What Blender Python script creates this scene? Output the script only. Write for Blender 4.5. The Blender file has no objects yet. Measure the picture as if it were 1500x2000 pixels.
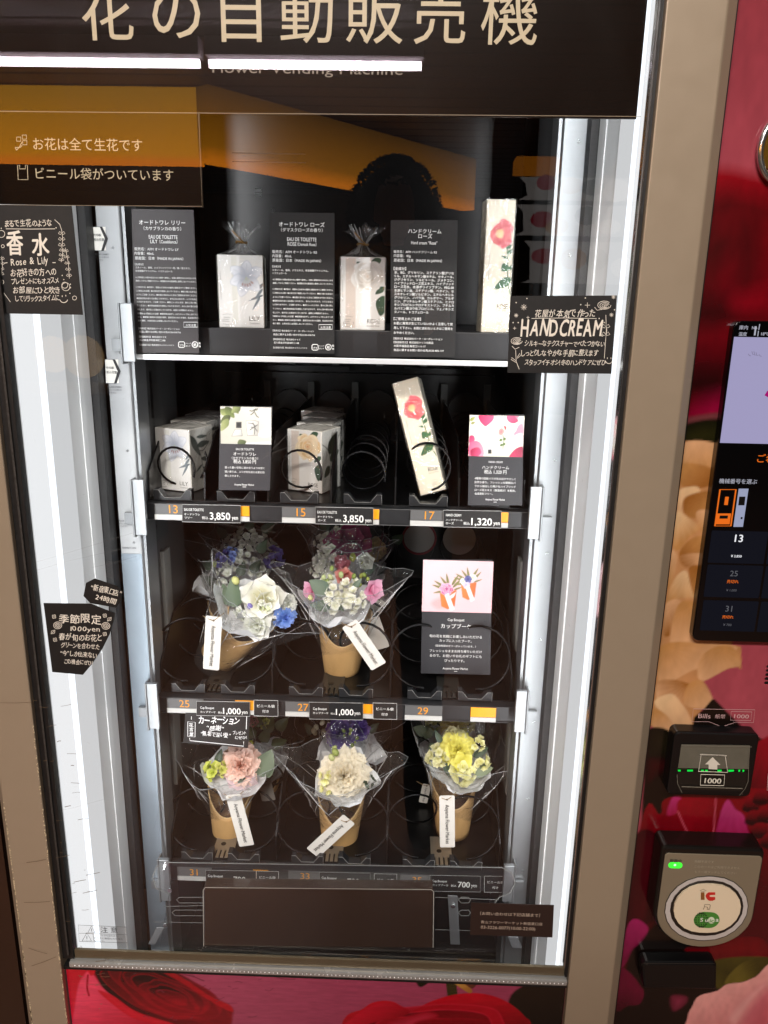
import bpy, bmesh, math, random
import numpy as np
from mathutils import Vector, Matrix, noise

S = bpy.context.scene
COL = S.collection
# ------------------------------------------------------------------ camera
CAM = Vector((0.0, -0.72, 1.45))
FPX, PITCH, YAW, ROLL = 1500.0, math.radians(15.2), math.radians(1.3), math.radians(1.05)
FWD = Vector((-math.sin(YAW)*math.cos(PITCH), math.cos(YAW)*math.cos(PITCH), -math.sin(PITCH)))
_r = Vector((math.cos(YAW), math.sin(YAW), 0)); _u = _r.cross(FWD)
RGT = _r*math.cos(ROLL) + _u*math.sin(ROLL)
UPV = -_r*math.sin(ROLL) + _u*math.cos(ROLL)
cd = bpy.data.cameras.new('camera'); cam = bpy.data.objects.new('camera', cd); COL.objects.link(cam)
cd.sensor_fit = 'VERTICAL'; cd.sensor_height = 36.0; cd.lens = 36.0*FPX/2000.0
cd.clip_start = 0.02; cd.clip_end = 60
cam.matrix_world = Matrix(((RGT.x, UPV.x, -FWD.x, CAM.x), (RGT.y, UPV.y, -FWD.y, CAM.y), (RGT.z, UPV.z, -FWD.z, CAM.z), (0, 0, 0, 1)))
S.camera = cam
# ------------------------------------------------------------------ world, lamps, exposure
w = bpy.data.worlds.new('World'); S.world = w; w.use_nodes = True
w.node_tree.nodes['Background'].inputs[0].default_value = (1.0, 0.80, 0.62, 1)
w.node_tree.nodes['Background'].inputs[1].default_value = 0.05
DOOR_FILL = 2.3                               # watts
STRIP_LED, TUBE, SOFFIT_GLOW = 1.6, 36.0, 6.0        # emission strengths of strip and tube lamps, and of the soffit's painted glow
def area(name, loc, rot, sx, sy, power, colr):
    l = bpy.data.lights.new(name, 'AREA'); l.shape = 'RECTANGLE'; l.size = sx; l.size_y = sy; l.energy = power; l.color = colr
    o = bpy.data.objects.new(name, l); COL.objects.link(o); o.location = loc; o.rotation_euler = rot
    return o
area('added_fill_lamp', (-0.25, -1.9, 2.74), (math.radians(14), 0, 0), 1.2, 0.3, 84, (1.0, 0.94, 0.87))  # added area light without a fitting, brightens the frame from overhead
for s_, x in ((1, -.358), (-1, .192)):       # added unseen fill lamps beside the strips: one upright bar in each front corner
    area('door_fill', (x, .016, 1.2), (math.radians(90), 0, math.radians(-s_*50)), .016, 1.25, DOOR_FILL, (.96, .98, 1.0))
S.view_settings.view_transform = 'Standard'; S.view_settings.look = 'None'
S.view_settings.exposure = 0.0; S.view_settings.gamma = 1.0; S.view_settings.use_curve_mapping = False
S.render.engine = 'CYCLES'
S.cycles.use_denoising = True
S.cycles.max_bounces = 10; S.cycles.transparent_max_bounces = 32; S.cycles.glossy_bounces = 4; S.cycles.diffuse_bounces = 3
S.cycles.caustics_reflective = False; S.cycles.caustics_refractive = False
S.cycles.sample_clamp_indirect = 6.0

# ------------------------------------------------------------------ helpers
def ray(px, py): return FWD + RGT*((px-750)/FPX) - UPV*((py-1000)/FPX)
def at(px, py, Y):
    d = ray(px, py); return CAM + d*((Y-CAM.y)/d.y)
def on(px, py, z):
    d = ray(px, py); return CAM + d*((z-CAM.z)/d.z)
class PL:                                   # a plane in the place: origin, right, up; normal towards the viewer
    def __init__(s, O, r=(1, 0, 0), u=(0, 0, 1)):
        s.O = Vector(O); s.r = Vector(r).normalized(); s.u = Vector(u).normalized(); s.n = s.r.cross(s.u).normalized()
    def hit(s, px, py):
        d = ray(px, py); return CAM + d*((s.O-CAM).dot(s.n)/d.dot(s.n))
    def loc(s, px, py):
        p = s.hit(px, py)-s.O; return (p.dot(s.r), p.dot(s.u))
    def pt(s, a, b, d=0.0): return s.O + s.r*a + s.u*b + s.n*d
    def off(s, d): return PL(s.O+s.n*d, s.r, s.u)
    def mpp(s, px, py): return (s.hit(px+8, py)-s.hit(px, py)).length/8
def VP(Y): return PL((0, Y, 0))             # upright plane facing the viewer at depth Y
def lin(c):
    f = lambda v: v/12.92 if v <= 0.04045 else ((v+0.055)/1.055)**2.4
    return tuple(f(v/255.0) for v in c)

MATS = {}
def mat(name, c, rough=0.5, metal=0.0, spec=0.5, noise_s=0, noise_a=0.0, bump=0.0, coat=0.0, attr=False, stretch=(1, 1, 1), trans=0.0):
    if name in MATS: return MATS[name]
    m = bpy.data.materials.new(name); m.use_nodes = True; nt = m.node_tree; b = nt.nodes['Principled BSDF']
    b.inputs['Roughness'].default_value = rough; b.inputs['Metallic'].default_value = metal
    b.inputs['Specular IOR Level'].default_value = spec; b.inputs['Coat Weight'].default_value = coat
    L = nt.links.new
    if attr:
        a = nt.nodes.new('ShaderNodeAttribute'); a.attribute_name = 'Col'; src = a.outputs['Color']
    else:
        rgb = nt.nodes.new('ShaderNodeRGB'); rgb.outputs[0].default_value = (*lin(c), 1); src = rgb.outputs[0]
    if noise_s:
        tc = nt.nodes.new('ShaderNodeTexCoord'); mp = nt.nodes.new('ShaderNodeMapping'); mp.inputs['Scale'].default_value = stretch
        n = nt.nodes.new('ShaderNodeTexNoise'); n.inputs['Scale'].default_value = noise_s; n.inputs['Detail'].default_value = 5
        L(tc.outputs['Object'], mp.inputs[0]); L(mp.outputs[0], n.inputs['Vector'])
        mr = nt.nodes.new('ShaderNodeMapRange'); mr.inputs['To Min'].default_value = 1-noise_a; mr.inputs['To Max'].default_value = 1+noise_a
        mr.inputs['From Min'].default_value = 0.25; mr.inputs['From Max'].default_value = 0.75
        L(n.outputs['Fac'], mr.inputs['Value'])
        mx = nt.nodes.new('ShaderNodeVectorMath'); mx.operation = 'SCALE'; L(src, mx.inputs[0]); L(mr.outputs[0], mx.inputs['Scale']); src = mx.outputs[0]
        r2 = nt.nodes.new('ShaderNodeMapRange'); r2.inputs['To Min'].default_value = max(0.02, rough*0.8); r2.inputs['To Max'].default_value = min(1, rough*1.25)
        L(n.outputs['Fac'], r2.inputs['Value']); L(r2.outputs[0], b.inputs['Roughness'])
        if bump:
            bp = nt.nodes.new('ShaderNodeBump'); bp.inputs['Strength'].default_value = bump; bp.inputs['Distance'].default_value = 0.002
            L(n.outputs['Fac'], bp.inputs['Height']); L(bp.outputs[0], b.inputs['Normal'])
    L(src, b.inputs['Base Color'])
    if trans:                                # paper and petals let a little light through
        tr = nt.nodes.new('ShaderNodeBsdfTranslucent'); L(src, tr.inputs['Color']); mxs = nt.nodes.new('ShaderNodeMixShader')
        mxs.inputs[0].default_value = trans; L(b.outputs[0], mxs.inputs[1]); L(tr.outputs[0], mxs.inputs[2]); L(mxs.outputs[0], nt.nodes['Material Output'].inputs['Surface'])
    MATS[name] = m; return m
def emit(name, c, strength):
    m = bpy.data.materials.new(name); m.use_nodes = True; nt = m.node_tree; nt.nodes.remove(nt.nodes['Principled BSDF'])
    e = nt.nodes.new('ShaderNodeEmission'); e.inputs[0].default_value = (*lin(c), 1); e.inputs[1].default_value = strength
    nt.links.new(e.outputs[0], nt.nodes['Material Output'].inputs['Surface']); return m
def clear(name, f0=0.04, rough=0.0, tint=(1, 1, 1), base=0.0, crumple=0.0, gain=1.0, power=5, smear=0.0):   # thin clear sheet: see-through plus mirror by angle
    m = bpy.data.materials.new(name); m.use_nodes = True; nt = m.node_tree; nt.nodes.remove(nt.nodes['Principled BSDF']); L = nt.links.new
    t = nt.nodes.new('ShaderNodeBsdfTransparent'); t.inputs[0].default_value = (*tint, 1)
    g = nt.nodes.new('ShaderNodeBsdfGlossy'); g.inputs['Roughness'].default_value = rough
    lw = nt.nodes.new('ShaderNodeLayerWeight'); lw.inputs['Blend'].default_value = 0.5
    p = nt.nodes.new('ShaderNodeMath'); p.operation = 'POWER'; p.inputs[1].default_value = power; L(lw.outputs['Facing'], p.inputs[0])
    mr = nt.nodes.new('ShaderNodeMapRange'); mr.inputs['To Min'].default_value = f0; mr.inputs['To Max'].default_value = gain; L(p.outputs[0], mr.inputs['Value'])
    mx = nt.nodes.new('ShaderNodeMixShader'); L(mr.outputs[0], mx.inputs[0]); L(t.outputs[0], mx.inputs[1]); L(g.outputs[0], mx.inputs[2]); out = mx
    if base:
        d = nt.nodes.new('ShaderNodeBsdfDiffuse'); d.inputs[0].default_value = (0.8, 0.8, 0.8, 1)
        m2 = nt.nodes.new('ShaderNodeMixShader'); m2.inputs[0].default_value = base; L(mx.outputs[0], m2.inputs[1]); L(d.outputs[0], m2.inputs[2]); out = m2
        if smear:                            # wiped dust: soft streaky haze
            tc = nt.nodes.new('ShaderNodeTexCoord'); mp = nt.nodes.new('ShaderNodeMapping'); mp.inputs['Scale'].default_value = (5, 1, 2.2); mp.inputs['Rotation'].default_value = (0, .5, 0)
            n = nt.nodes.new('ShaderNodeTexNoise'); n.inputs['Scale'].default_value = 2.6; n.inputs['Detail'].default_value = 7; n.inputs['Distortion'].default_value = 1.2
            r = nt.nodes.new('ShaderNodeMapRange'); r.inputs['From Min'].default_value = .52; r.inputs['From Max'].default_value = .8; r.inputs['To Min'].default_value = base; r.inputs['To Max'].default_value = smear
            L(tc.outputs['Object'], mp.inputs[0]); L(mp.outputs[0], n.inputs['Vector']); L(n.outputs['Fac'], r.inputs['Value']); L(r.outputs[0], m2.inputs[0])
    if crumple:
        tc = nt.nodes.new('ShaderNodeTexCoord'); n = nt.nodes.new('ShaderNodeTexNoise'); n.inputs['Scale'].default_value = 38; n.inputs['Detail'].default_value = 3; n.inputs['Distortion'].default_value = 1.5
        bp = nt.nodes.new('ShaderNodeBump'); bp.inputs['Strength'].default_value = crumple; bp.inputs['Distance'].default_value = 0.01
        L(tc.outputs['Object'], n.inputs['Vector']); L(n.outputs['Fac'], bp.inputs['Height']); L(bp.outputs[0], g.inputs['Normal']); L(bp.outputs[0], lw.inputs['Normal'])
    L(out.outputs[0], nt.nodes['Material Output'].inputs['Surface']); return m

WM = {}
def thing(name, label, cat, loc=(0, 0, 0), group=None, mtx=None):
    o = bpy.data.objects.new(name, None); COL.objects.link(o); o.empty_display_size = 0.02
    M = mtx or Matrix.Translation(Vector(loc)); o.matrix_world = M; WM[o.name] = M
    o['label'] = label; o['category'] = cat
    if group: o['group'] = group
    return o
def tag(o, label, cat, group=None):
    o['label'] = label; o['category'] = cat
    if group: o['group'] = group
    return o
class MB:                                    # collects shapes in world space; build() links them as ONE mesh object
    def __init__(s): s.v = []; s.f = []; s.c = []; s.sm = []
    def add(s, vs, fs, c=None, sm=False, M=None):
        n = len(s.v)
        s.v += [tuple(M @ Vector(p)) if M else tuple(p) for p in vs]; s.f += [tuple(i+n for i in f) for f in fs]
        s.sm += [sm]*len(fs)
        if c is not None: s.c += ([c]*len(vs) if isinstance(c[0], float) else list(c))
        return s
    def box(s, x0, x1, y0, y1, z0, z1, c=None, M=None):
        vs = [(x, y, z) for x in (x0, x1) for y in (y0, y1) for z in (z0, z1)]
        return s.add(vs, [(0, 1, 3, 2), (4, 6, 7, 5), (0, 4, 5, 1), (2, 3, 7, 6), (0, 2, 6, 4), (1, 5, 7, 3)], c, M=M)
    def slab(s, pl, pts, t, c=None):         # outline on a plane, thickness t behind it
        a = [pl.pt(x, y) for x, y in pts]; b = [pl.pt(x, y, -t) for x, y in pts]; n = len(pts)
        return s.add(a+b, [tuple(range(n)), tuple(range(2*n-1, n-1, -1))] + [(i, n+i, n+(i+1) % n, (i+1) % n) for i in range(n)], c)
    def tube(s, pts, r, seg=8, c=None, closed=False):
        pts = [Vector(p) for p in pts]; n = len(pts); vs = []; fs = []; up = None
        for i, p in enumerate(pts):
            if closed: d = pts[(i+1) % n]-pts[i-1]
            else: d = pts[min(i+1, n-1)]-pts[max(i-1, 0)]
            d.normalize()
            if up is None: up = d.orthogonal()
            up = (up-d*up.dot(d)).normalized(); q = d.cross(up)
            rr = r[i] if isinstance(r, (list, tuple)) else r
            vs += [p+(up*math.cos(2*math.pi*k/seg)+q*math.sin(2*math.pi*k/seg))*rr for k in range(seg)]
        for i in range(n if closed else n-1):
            j = (i+1) % n
            fs += [(i*seg+k, i*seg+(k+1) % seg, j*seg+(k+1) % seg, j*seg+k) for k in range(seg)]
        if not closed: fs += [tuple(range(seg-1, -1, -1)), tuple((n-1)*seg+k for k in range(seg))]
        return s.add(vs, fs, c, True)
    def disc(s, c0, nrm, r, seg=24, t=0.002, c=None, r_in=0):
        nrm = Vector(nrm).normalized(); a = nrm.orthogonal().normalized(); b = nrm.cross(a); c0 = Vector(c0)
        R = [a*math.cos(2*math.pi*k/seg)+b*math.sin(2*math.pi*k/seg) for k in range(seg)]
        if r_in:
            vs = [c0+v*r for v in R]+[c0+v*r_in for v in R]+[c0+v*r-nrm*t for v in R]+[c0+v*r_in-nrm*t for v in R]; fs = []
            for k in range(seg):
                j = (k+1) % seg; fs += [(k, j, seg+j, seg+k), (2*seg+k, 3*seg+k, 3*seg+j, 2*seg+j), (k, 2*seg+k, 2*seg+j, j), (seg+k, seg+j, 3*seg+j, 3*seg+k)]
        else:
            vs = [c0+v*r for v in R]+[c0+v*r-nrm*t for v in R]
            fs = [tuple(range(seg)), tuple(range(2*seg-1, seg-1, -1))]+[(k, seg+k, seg+(k+1) % seg, (k+1) % seg) for k in range(seg)]
        return s.add(vs, fs, c)
    def ball(s, c0, r, seg=12, rings=8, c=None, M=None):
        c0 = Vector(c0); rr = r if isinstance(r, (tuple, list)) else (r, r, r); vs = []; fs = []
        for i in range(rings+1):
            a = math.pi*i/rings
            for k in range(seg):
                b = 2*math.pi*k/seg; p = Vector((rr[0]*math.sin(a)*math.cos(b), rr[1]*math.sin(a)*math.sin(b), rr[2]*math.cos(a)))
                vs.append(c0+(M @ p if M else p))
        for i in range(rings): fs += [(i*seg+k, i*seg+(k+1) % seg, (i+1)*seg+(k+1) % seg, (i+1)*seg+k) for k in range(seg)]
        return s.add(vs, fs, c, True)
    def build(s, name, m, parent=None, bevel=0.0, solid=0.0, seg=2):
        me = bpy.data.meshes.new(name); inv = WM[parent.name].inverted() if parent else Matrix.Identity(4)
        me.from_pydata([tuple(inv @ Vector(p)) for p in s.v], [], s.f); me.polygons.foreach_set('use_smooth', s.sm)
        if s.c:
            ca = me.color_attributes.new('Col', 'FLOAT_COLOR', 'POINT')
            ca.data.foreach_set('color', np.array([(*c[:3], 1.0) for c in s.c], dtype=np.float32).ravel())
        me.materials.append(m); me.update()
        o = bpy.data.objects.new(name, me); COL.objects.link(o)
        if parent: o.parent = parent
        WM[o.name] = WM[parent.name] if parent else Matrix.Identity(4)
        if bevel:
            b = o.modifiers.new('bevel', 'BEVEL'); b.width = bevel; b.segments = seg; b.limit_method = 'ANGLE'; b.angle_limit = math.radians(40)
            b.harden_normals = False
        if solid:
            b = o.modifiers.new('solid', 'SOLIDIFY'); b.thickness = solid; b.offset = 0
        return o
def struct(o): o['kind'] = 'structure'; return o
def copy_tree(o, parent=None):
    c = o.copy(); COL.objects.link(c); c.parent = parent
    for ch in list(o.children): copy_tree(ch, c)
    return c

# ---- lettering: Blender's own font, turned into flat meshes
_fc = bpy.data.curves.new('font', 'FONT'); _fo = bpy.data.objects.new('font', _fc); _cache = {}
_fc.resolution_u = 3
def glyphs(s, bold=0.0):
    k = (s, bold)
    if k not in _cache:
        _fc.body = s; _fc.size = 1; m = _fo.to_mesh()
        vs = np.empty(len(m.vertices)*3); m.vertices.foreach_get('co', vs); vs = vs.reshape(-1, 3)[:, :2].copy()
        fs = [tuple(p.vertices) for p in m.polygons]; _fo.to_mesh_clear()
        if bold and len(vs):                 # heavier strokes: the same outline set again a hair to each side
            n = len(vs); vs = np.concatenate([vs, vs+[bold, 0], vs+[bold*.5, bold*.6]]); fs = fs+[tuple(i+n for i in f) for f in fs]+[tuple(i+2*n for i in f) for f in fs]
        _cache[k] = (vs, fs)
    return _cache[k]
def txt(acc, s, x0, y, pl, x1=None, em=None, bold=0.012, rot=0.0, centre=None, lift=0.0004, slant=0.0):
    """Line s with its left end at photo pixel x0 and its baseline at y, on plane pl; x1: where it ends; em: its size in pixels."""
    vs, fs = glyphs(s, bold)
    if not len(vs): return
    xa, xb = vs[:, 0].min(), vs[:, 0].max(); k = pl.mpp(x0, y)
    sy = em*k if em else None
    sx = (x1-x0)*k/(xb-xa) if x1 is not None else sy
    if sy is None: sy = sx
    p = pl.hit(x0, y); c, sn = math.cos(rot), math.sin(rot)
    out = []
    n3 = len(vs)//3 if bold else len(vs)
    for i, (a, b) in enumerate(vs):
        u, v = (a-xa)*sx + b*sy*slant, b*sy
        out.append(p + pl.r*(u*c-v*sn) + pl.u*(u*sn+v*c) + pl.n*(lift+(i//n3)*.00006))
    acc.add(out, fs)
def hand(acc, s, x0, x1, y, pl, em, bold=0.014, rot=0.0, seed=1, wob=1.0):
    """A handwritten line: every character slightly turned, shifted and sized."""
    rnd = random.Random(seed); ws = []
    for ch in s:
        if ch == ' ': ws.append(0.45); continue
        g = glyphs(ch, bold)[0]; ws.append(g[:, 0].max()-g[:, 0].min()+0.10)
    f = (x1-x0)/sum(ws); x = x0
    for ch, wd in zip(s, ws):
        if ch != ' ':
            dx = x-x0
            _hc(acc, ch, x0+dx*math.cos(rot), y-dx*math.sin(rot), pl, (wd-.10)*f, em, bold, rot, rnd, wob)
        x += wd*f
def _hc(acc, ch, x, y, pl, wpx, em, bold, rot, rnd, wob):
    vs, fs = glyphs(ch, bold); k = pl.mpp(x, y); xa, xb = vs[:, 0].min(), vs[:, 0].max()
    sx = wpx*k/(xb-xa); sy = em*k*rnd.uniform(.92, 1.06); a = rot+rnd.uniform(-.10, .10)*wob; sl = rnd.uniform(-.05, .2)*wob
    p = pl.hit(x, y+rnd.uniform(-.06, .06)*em*wob); c, sn = math.cos(a), math.sin(a); out = []; n3 = len(vs)//3 if bold else len(vs)
    for i, (q, b) in enumerate(vs):
        u, v = (q-xa)*sx+b*sy*sl, b*sy
        out.append(p+pl.r*(u*c-v*sn)+pl.u*(u*sn+v*c)+pl.n*(0.0004+(i//n3)*.00006))
    acc.add(out, fs)
def stroke(acc, pl, pts, wpx, closed=False, lift=0.0005):
    """A drawn line of constant width through photo pixels, lying on plane pl."""
    P = [pl.loc(*p) for p in pts]; hw = wpx*pl.mpp(*pts[0])*0.5; n = len(P); L = []; R = []
    for i in range(n):
        a = P[i-1] if (i or closed) else P[0]; b = P[(i+1) % n] if (i < n-1 or closed) else P[-1]
        d = Vector((b[0]-a[0], b[1]-a[1])); d.normalize() if d.length > 1e-9 else None; q = (-d.y*hw, d.x*hw)
        L.append(pl.pt(P[i][0]+q[0], P[i][1]+q[1], lift)); R.append(pl.pt(P[i][0]-q[0], P[i][1]-q[1], lift))
    m = n if closed else n-1
    acc.add(L+R, [(i, n+i, n+(i+1) % n, (i+1) % n) for i in range(m)])
def circ(x, y, r, n=14, ry=None, a0=0, a1=2*math.pi):
    return [(x+r*math.cos(a0+(a1-a0)*k/n), y+(ry or r)*math.sin(a0+(a1-a0)*k/n)) for k in range(n if a1-a0 > 6.28 else n+1)]
def rect(x0, y0, x1, y1): return [(x0, y0), (x1, y0), (x1, y1), (x0, y1)]

# ---- printed pictures: painted petal by petal into the point colours of a fine sheet
def smooth(pts, k=6):
    n = len(pts); o = []
    for i in range(n):
        p0, p1, p2, p3 = [np.array(pts[(i+j-1) % n], float) for j in range(4)]
        for t in np.arange(k)/k:
            o.append(0.5*(2*p1+(p2-p0)*t+(2*p0-5*p1+4*p2-p3)*t*t+(3*p1-p0-3*p2+p3)*t**3))
    return np.array(o)
class CV:
    def __init__(s, pl, a0, a1, b0, b1, res, base):
        s.pl = pl; s.nx = max(2, int((a1-a0)/res)+1); s.ny = max(2, int((b1-b0)/res)+1); s.res = res
        s.X, s.Y = np.meshgrid(np.linspace(a0, a1, s.nx), np.linspace(b0, b1, s.ny)); s.A = np.empty((s.ny, s.nx, 3)); s.A[:] = lin(base)
    def P(s, pts): return [s.pl.loc(*p) for p in pts]
    def grad(s, c0, c1, p0, p1):
        d = np.array(p1)-np.array(p0); t = np.clip(((s.X-p0[0])*d[0]+(s.Y-p0[1])*d[1])/(d@d), 0, 1)[..., None]
        s.A[:] = np.array(lin(c0))*(1-t)+np.array(lin(c1))*t
    def poly(s, pts, c0, c1=None, g=None, rim=None, rimw=0.004, soft=None, sm=True, streak=0.0, alpha=1.0):
        """Fill an outline (local metres) with c0, running to c1 from point g[0] to point g[1], with a rim colour along its edge."""
        q = smooth(pts) if sm else np.array(pts, float); soft = soft or s.res*0.8; m = soft+s.res
        i = np.where((s.X[0] > q[:, 0].min()-m) & (s.X[0] < q[:, 0].max()+m))[0]; j = np.where((s.Y[:, 0] > q[:, 1].min()-m) & (s.Y[:, 0] < q[:, 1].max()+m))[0]
        if not len(i) or not len(j): return
        sl = (slice(j[0], j[-1]+1), slice(i[0], i[-1]+1)); X, Y = s.X[sl], s.Y[sl]
        ins = np.zeros(X.shape, bool); D = np.full(X.shape, 1e9); n = len(q)
        for k in range(n):
            x1, y1 = q[k]; x2, y2 = q[(k+1) % n]
            if y1 != y2:
                cr = ((y1 > Y) != (y2 > Y)) & (X < (x2-x1)*(Y-y1)/(y2-y1)+x1); ins ^= cr
            dx, dy = x2-x1, y2-y1; l = dx*dx+dy*dy+1e-18; t = np.clip(((X-x1)*dx+(Y-y1)*dy)/l, 0, 1)
            D = np.minimum(D, np.hypot(X-x1-t*dx, Y-y1-t*dy))
        sd = np.where(ins, D, -D); al = (np.clip(sd/soft+0.5, 0, 1)*alpha)[..., None]
        a = np.array(lin(c0)); C = np.empty(X.shape+(3,)); C[:] = a
        if c1 is not None:
            if g is None:
                t = np.clip(D/(max(np.ptp(q[:, 0]), np.ptp(q[:, 1]))*0.45), 0, 1)[..., None]; C = np.array(lin(c1))*(1-t)+a*t
            else:
                p0, p1 = np.array(g[0], float), np.array(g[1], float); d = p1-p0
                t = ((X-p0[0])*d[0]+(Y-p0[1])*d[1])/(d@d+1e-18)
                if streak:
                    ang = np.arctan2(Y-p0[1], X-p0[0]); t = t+streak*np.sin(ang*23+np.hypot(X-p0[0], Y-p0[1])*60)
                t = np.clip(t, 0, 1)[..., None]; C = a*(1-t)+np.array(lin(c1))*t
        if rim is not None:
            t = np.exp(-(D/rimw)**2)[..., None]; C = C*(1-t)+np.array(lin(rim))*t
        s.A[sl] = s.A[sl]*(1-al)+C*al
    def line(s, pts, wd, c):
        q = np.array(smooth_open(pts)); X, Y = s.X, s.Y; D = np.full(X.shape, 1e9)
        for k in range(len(q)-1):
            x1, y1 = q[k]; x2, y2 = q[k+1]; dx, dy = x2-x1, y2-y1; l = dx*dx+dy*dy+1e-18
            t = np.clip(((X-x1)*dx+(Y-y1)*dy)/l, 0, 1); D = np.minimum(D, np.hypot(X-x1-t*dx, Y-y1-t*dy))
        al = np.clip((wd/2-D)/s.res+0.5, 0, 1)[..., None]; s.A = s.A*(1-al)+np.array(lin(c))*al
    def rose(s, cx, cy, rx, ry, pal, seed=0, rings=4, rot=0.0, soft=None, heart=None):
        """A many-petalled bloom: rings of overlapping petals from the rim inwards. pal: deep, middle, light, rim."""
        rnd = random.Random(seed); cr, sr = math.cos(rot), math.sin(rot)
        for k in range(rings):
            f = 1-k/rings*0.86; n = max(3, 6-k)
            for i in range(n):
                a = 2*math.pi*(i+rnd.uniform(-.2, .2))/n+k*0.9; pts = []; hw = 2*math.pi/n*0.72
                for t, r in ((-1, .35), (-.85, .75), (-.45, .98), (0, 1.0), (.45, .97), (.85, .74), (1, .35), (0, .1)):
                    rr = f*r*rnd.uniform(.92, 1.06); x = rr*math.cos(a+hw*t)*rx; y = rr*math.sin(a+hw*t)*ry; pts.append((cx+x*cr-y*sr, cy+x*sr+y*cr))
                g0 = (cx+.28*f*rx*math.cos(a), cy+.28*f*ry*math.sin(a)); g1 = (cx+f*rx*math.cos(a), cy+f*ry*math.sin(a))
                v = rnd.uniform(-12, 12); sh = lambda c: tuple(min(255, max(0, q+v)) for q in c)
                s.poly(pts, sh(pal[0]), sh(pal[2] if rnd.random() < .6 else pal[1]), g=(g0, g1), rim=pal[3], rimw=rx*.05, soft=soft or s.res)
        s.poly([(cx+rx*.13*math.cos(t), cy+ry*.13*math.sin(t)) for t in np.arange(8)*math.pi/4], heart or pal[0], pal[1])
    def leaf(s, x0, y0, x1, y1, wd, c0, c1, soft=None):
        dx, dy = x1-x0, y1-y0; px, py = -dy*wd, dx*wd
        s.poly([(x0, y0), (x0+dx*.3+px, y0+dy*.3+py), (x0+dx*.65+px*.8, y0+dy*.65+py*.8), (x1, y1), (x0+dx*.65-px*.8, y0+dy*.65-py*.8), (x0+dx*.3-px, y0+dy*.3-py)],
               c0, c1, g=((x0+px, y0+py), (x0-px+dx*.3, y0-py+dy*.3)), soft=soft)
    def mottle(s, amp, cells, seed):         # uneven tone of a big photographic print
        g = np.random.default_rng(seed).uniform(-1, 1, (cells*3+2, cells+2)); y = np.linspace(0, cells*3, s.ny); x = np.linspace(0, cells, s.nx)
        j, i = y.astype(int), x.astype(int); fy, fx = (y-j)[:, None], (x-i)[None]; fy, fx = fy*fy*(3-2*fy), fx*fx*(3-2*fx)
        n = g[j][:, i]*(1-fy)*(1-fx)+g[j+1][:, i]*fy*(1-fx)+g[j][:, i+1]*(1-fy)*fx+g[j+1][:, i+1]*fy*fx; s.A *= (1+amp*n)[..., None]
    def build(s, name, m, parent, lift=0.0003):
        me = bpy.data.meshes.new(name); inv = WM[parent.name].inverted()
        R = inv.to_3x3(); r, u = R @ s.pl.r, R @ s.pl.u; o0 = inv @ (s.pl.O+s.pl.n*lift)
        a, b = s.X.ravel(), s.Y.ravel()
        co = np.array(o0)[None]+a[:, None]*np.array(r)[None]+b[:, None]*np.array(u)[None]
        n = s.nx*s.ny; idx = np.arange(n).reshape(s.ny, s.nx)
        q = np.stack([idx[:-1, :-1], idx[:-1, 1:], idx[1:, 1:], idx[1:, :-1]], -1).reshape(-1, 4); nf = len(q)
        me.vertices.add(n); me.vertices.foreach_set('co', co.ravel().astype(np.float32)); me.loops.add(nf*4); me.polygons.add(nf)
        me.loops.foreach_set('vertex_index', q.ravel().astype(np.int32)); me.polygons.foreach_set('loop_start', np.arange(0, nf*4, 4, dtype=np.int32))
        me.update(calc_edges=True)
        ca = me.color_attributes.new('Col', 'FLOAT_COLOR', 'POINT'); ca.data.foreach_set('color', np.concatenate([s.A.reshape(-1, 3), np.ones((n, 1))], 1).astype(np.float32).ravel())
        me.materials.append(m); ob = bpy.data.objects.new(name, me); COL.objects.link(ob); ob.parent = parent; WM[ob.name] = WM[parent.name]; return ob
def smooth_open(pts, k=5):
    o = []; n = len(pts); g = lambda i: np.array(pts[max(0, min(n-1, i))], float)
    for i in range(n-1):
        p0, p1, p2, p3 = g(i-1), g(i), g(i+1), g(i+2)
        for t in np.arange(k)/k: o.append(0.5*(2*p1+(p2-p0)*t+(2*p0-5*p1+4*p2-p3)*t*t+(3*p1-p0-3*p2+p3)*t**3))
    return o+[g(n-1)]

# ------------------------------------------------------------------ materials
TAN = mat('champagne_paint', (156, 141, 121), 0.38, 0.2, 0.5, 60, 0.012, 0.01, coat=0.08)
TAN_DK = mat('champagne_edge', (160, 138, 112), 0.3, 0.35)
BLACKRUB = mat('black_rubber', (18, 17, 17), 0.5, noise_s=180, noise_a=.35, bump=.15)
BLACK = mat('black_plastic', (11, 11, 12), 0.34)
BLACKMET = mat('black_steel', (13, 13, 14), 0.3, 0.0, 0.45, noise_s=25, noise_a=.3)
RAILGREY = mat('rail_plastic', (34, 35, 37), 0.42, noise_s=90, noise_a=.10)
SIGNBLK = mat('sign_film', (22, 14, 9), 0.3, spec=.06)
CREAM = mat('cream_ink', (205, 190, 158), 0.5)
WHITEINK = mat('white_ink', (235, 235, 232), 0.55)
CHALK = mat('chalk_ink', (232, 226, 214), 0.7)
GREYINK = mat('grey_ink', (70, 72, 75), 0.6)
DARKINK = mat('dark_ink', (40, 40, 42), 0.6)
PALEINK = mat('faint_ink', (150, 140, 128), 0.6)
WHITEWALL = mat('white_liner', (222, 224, 224), 0.4, noise_s=5, noise_a=.05, coat=.1)
GALV = mat('galvanised_steel', (142, 145, 147), 0.34, 0.75, 0.5, 30, 0.12, 0.03, stretch=(1, 1, .25))
POSTPAINT = mat('post_paint', (170, 173, 175), 0.38, 0.1, noise_s=20, noise_a=.03)
DKGALV = mat('inner_steel', (84, 86, 87), 0.42, 0.5, noise_s=14, noise_a=.18, stretch=(1, 1, .4))
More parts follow.
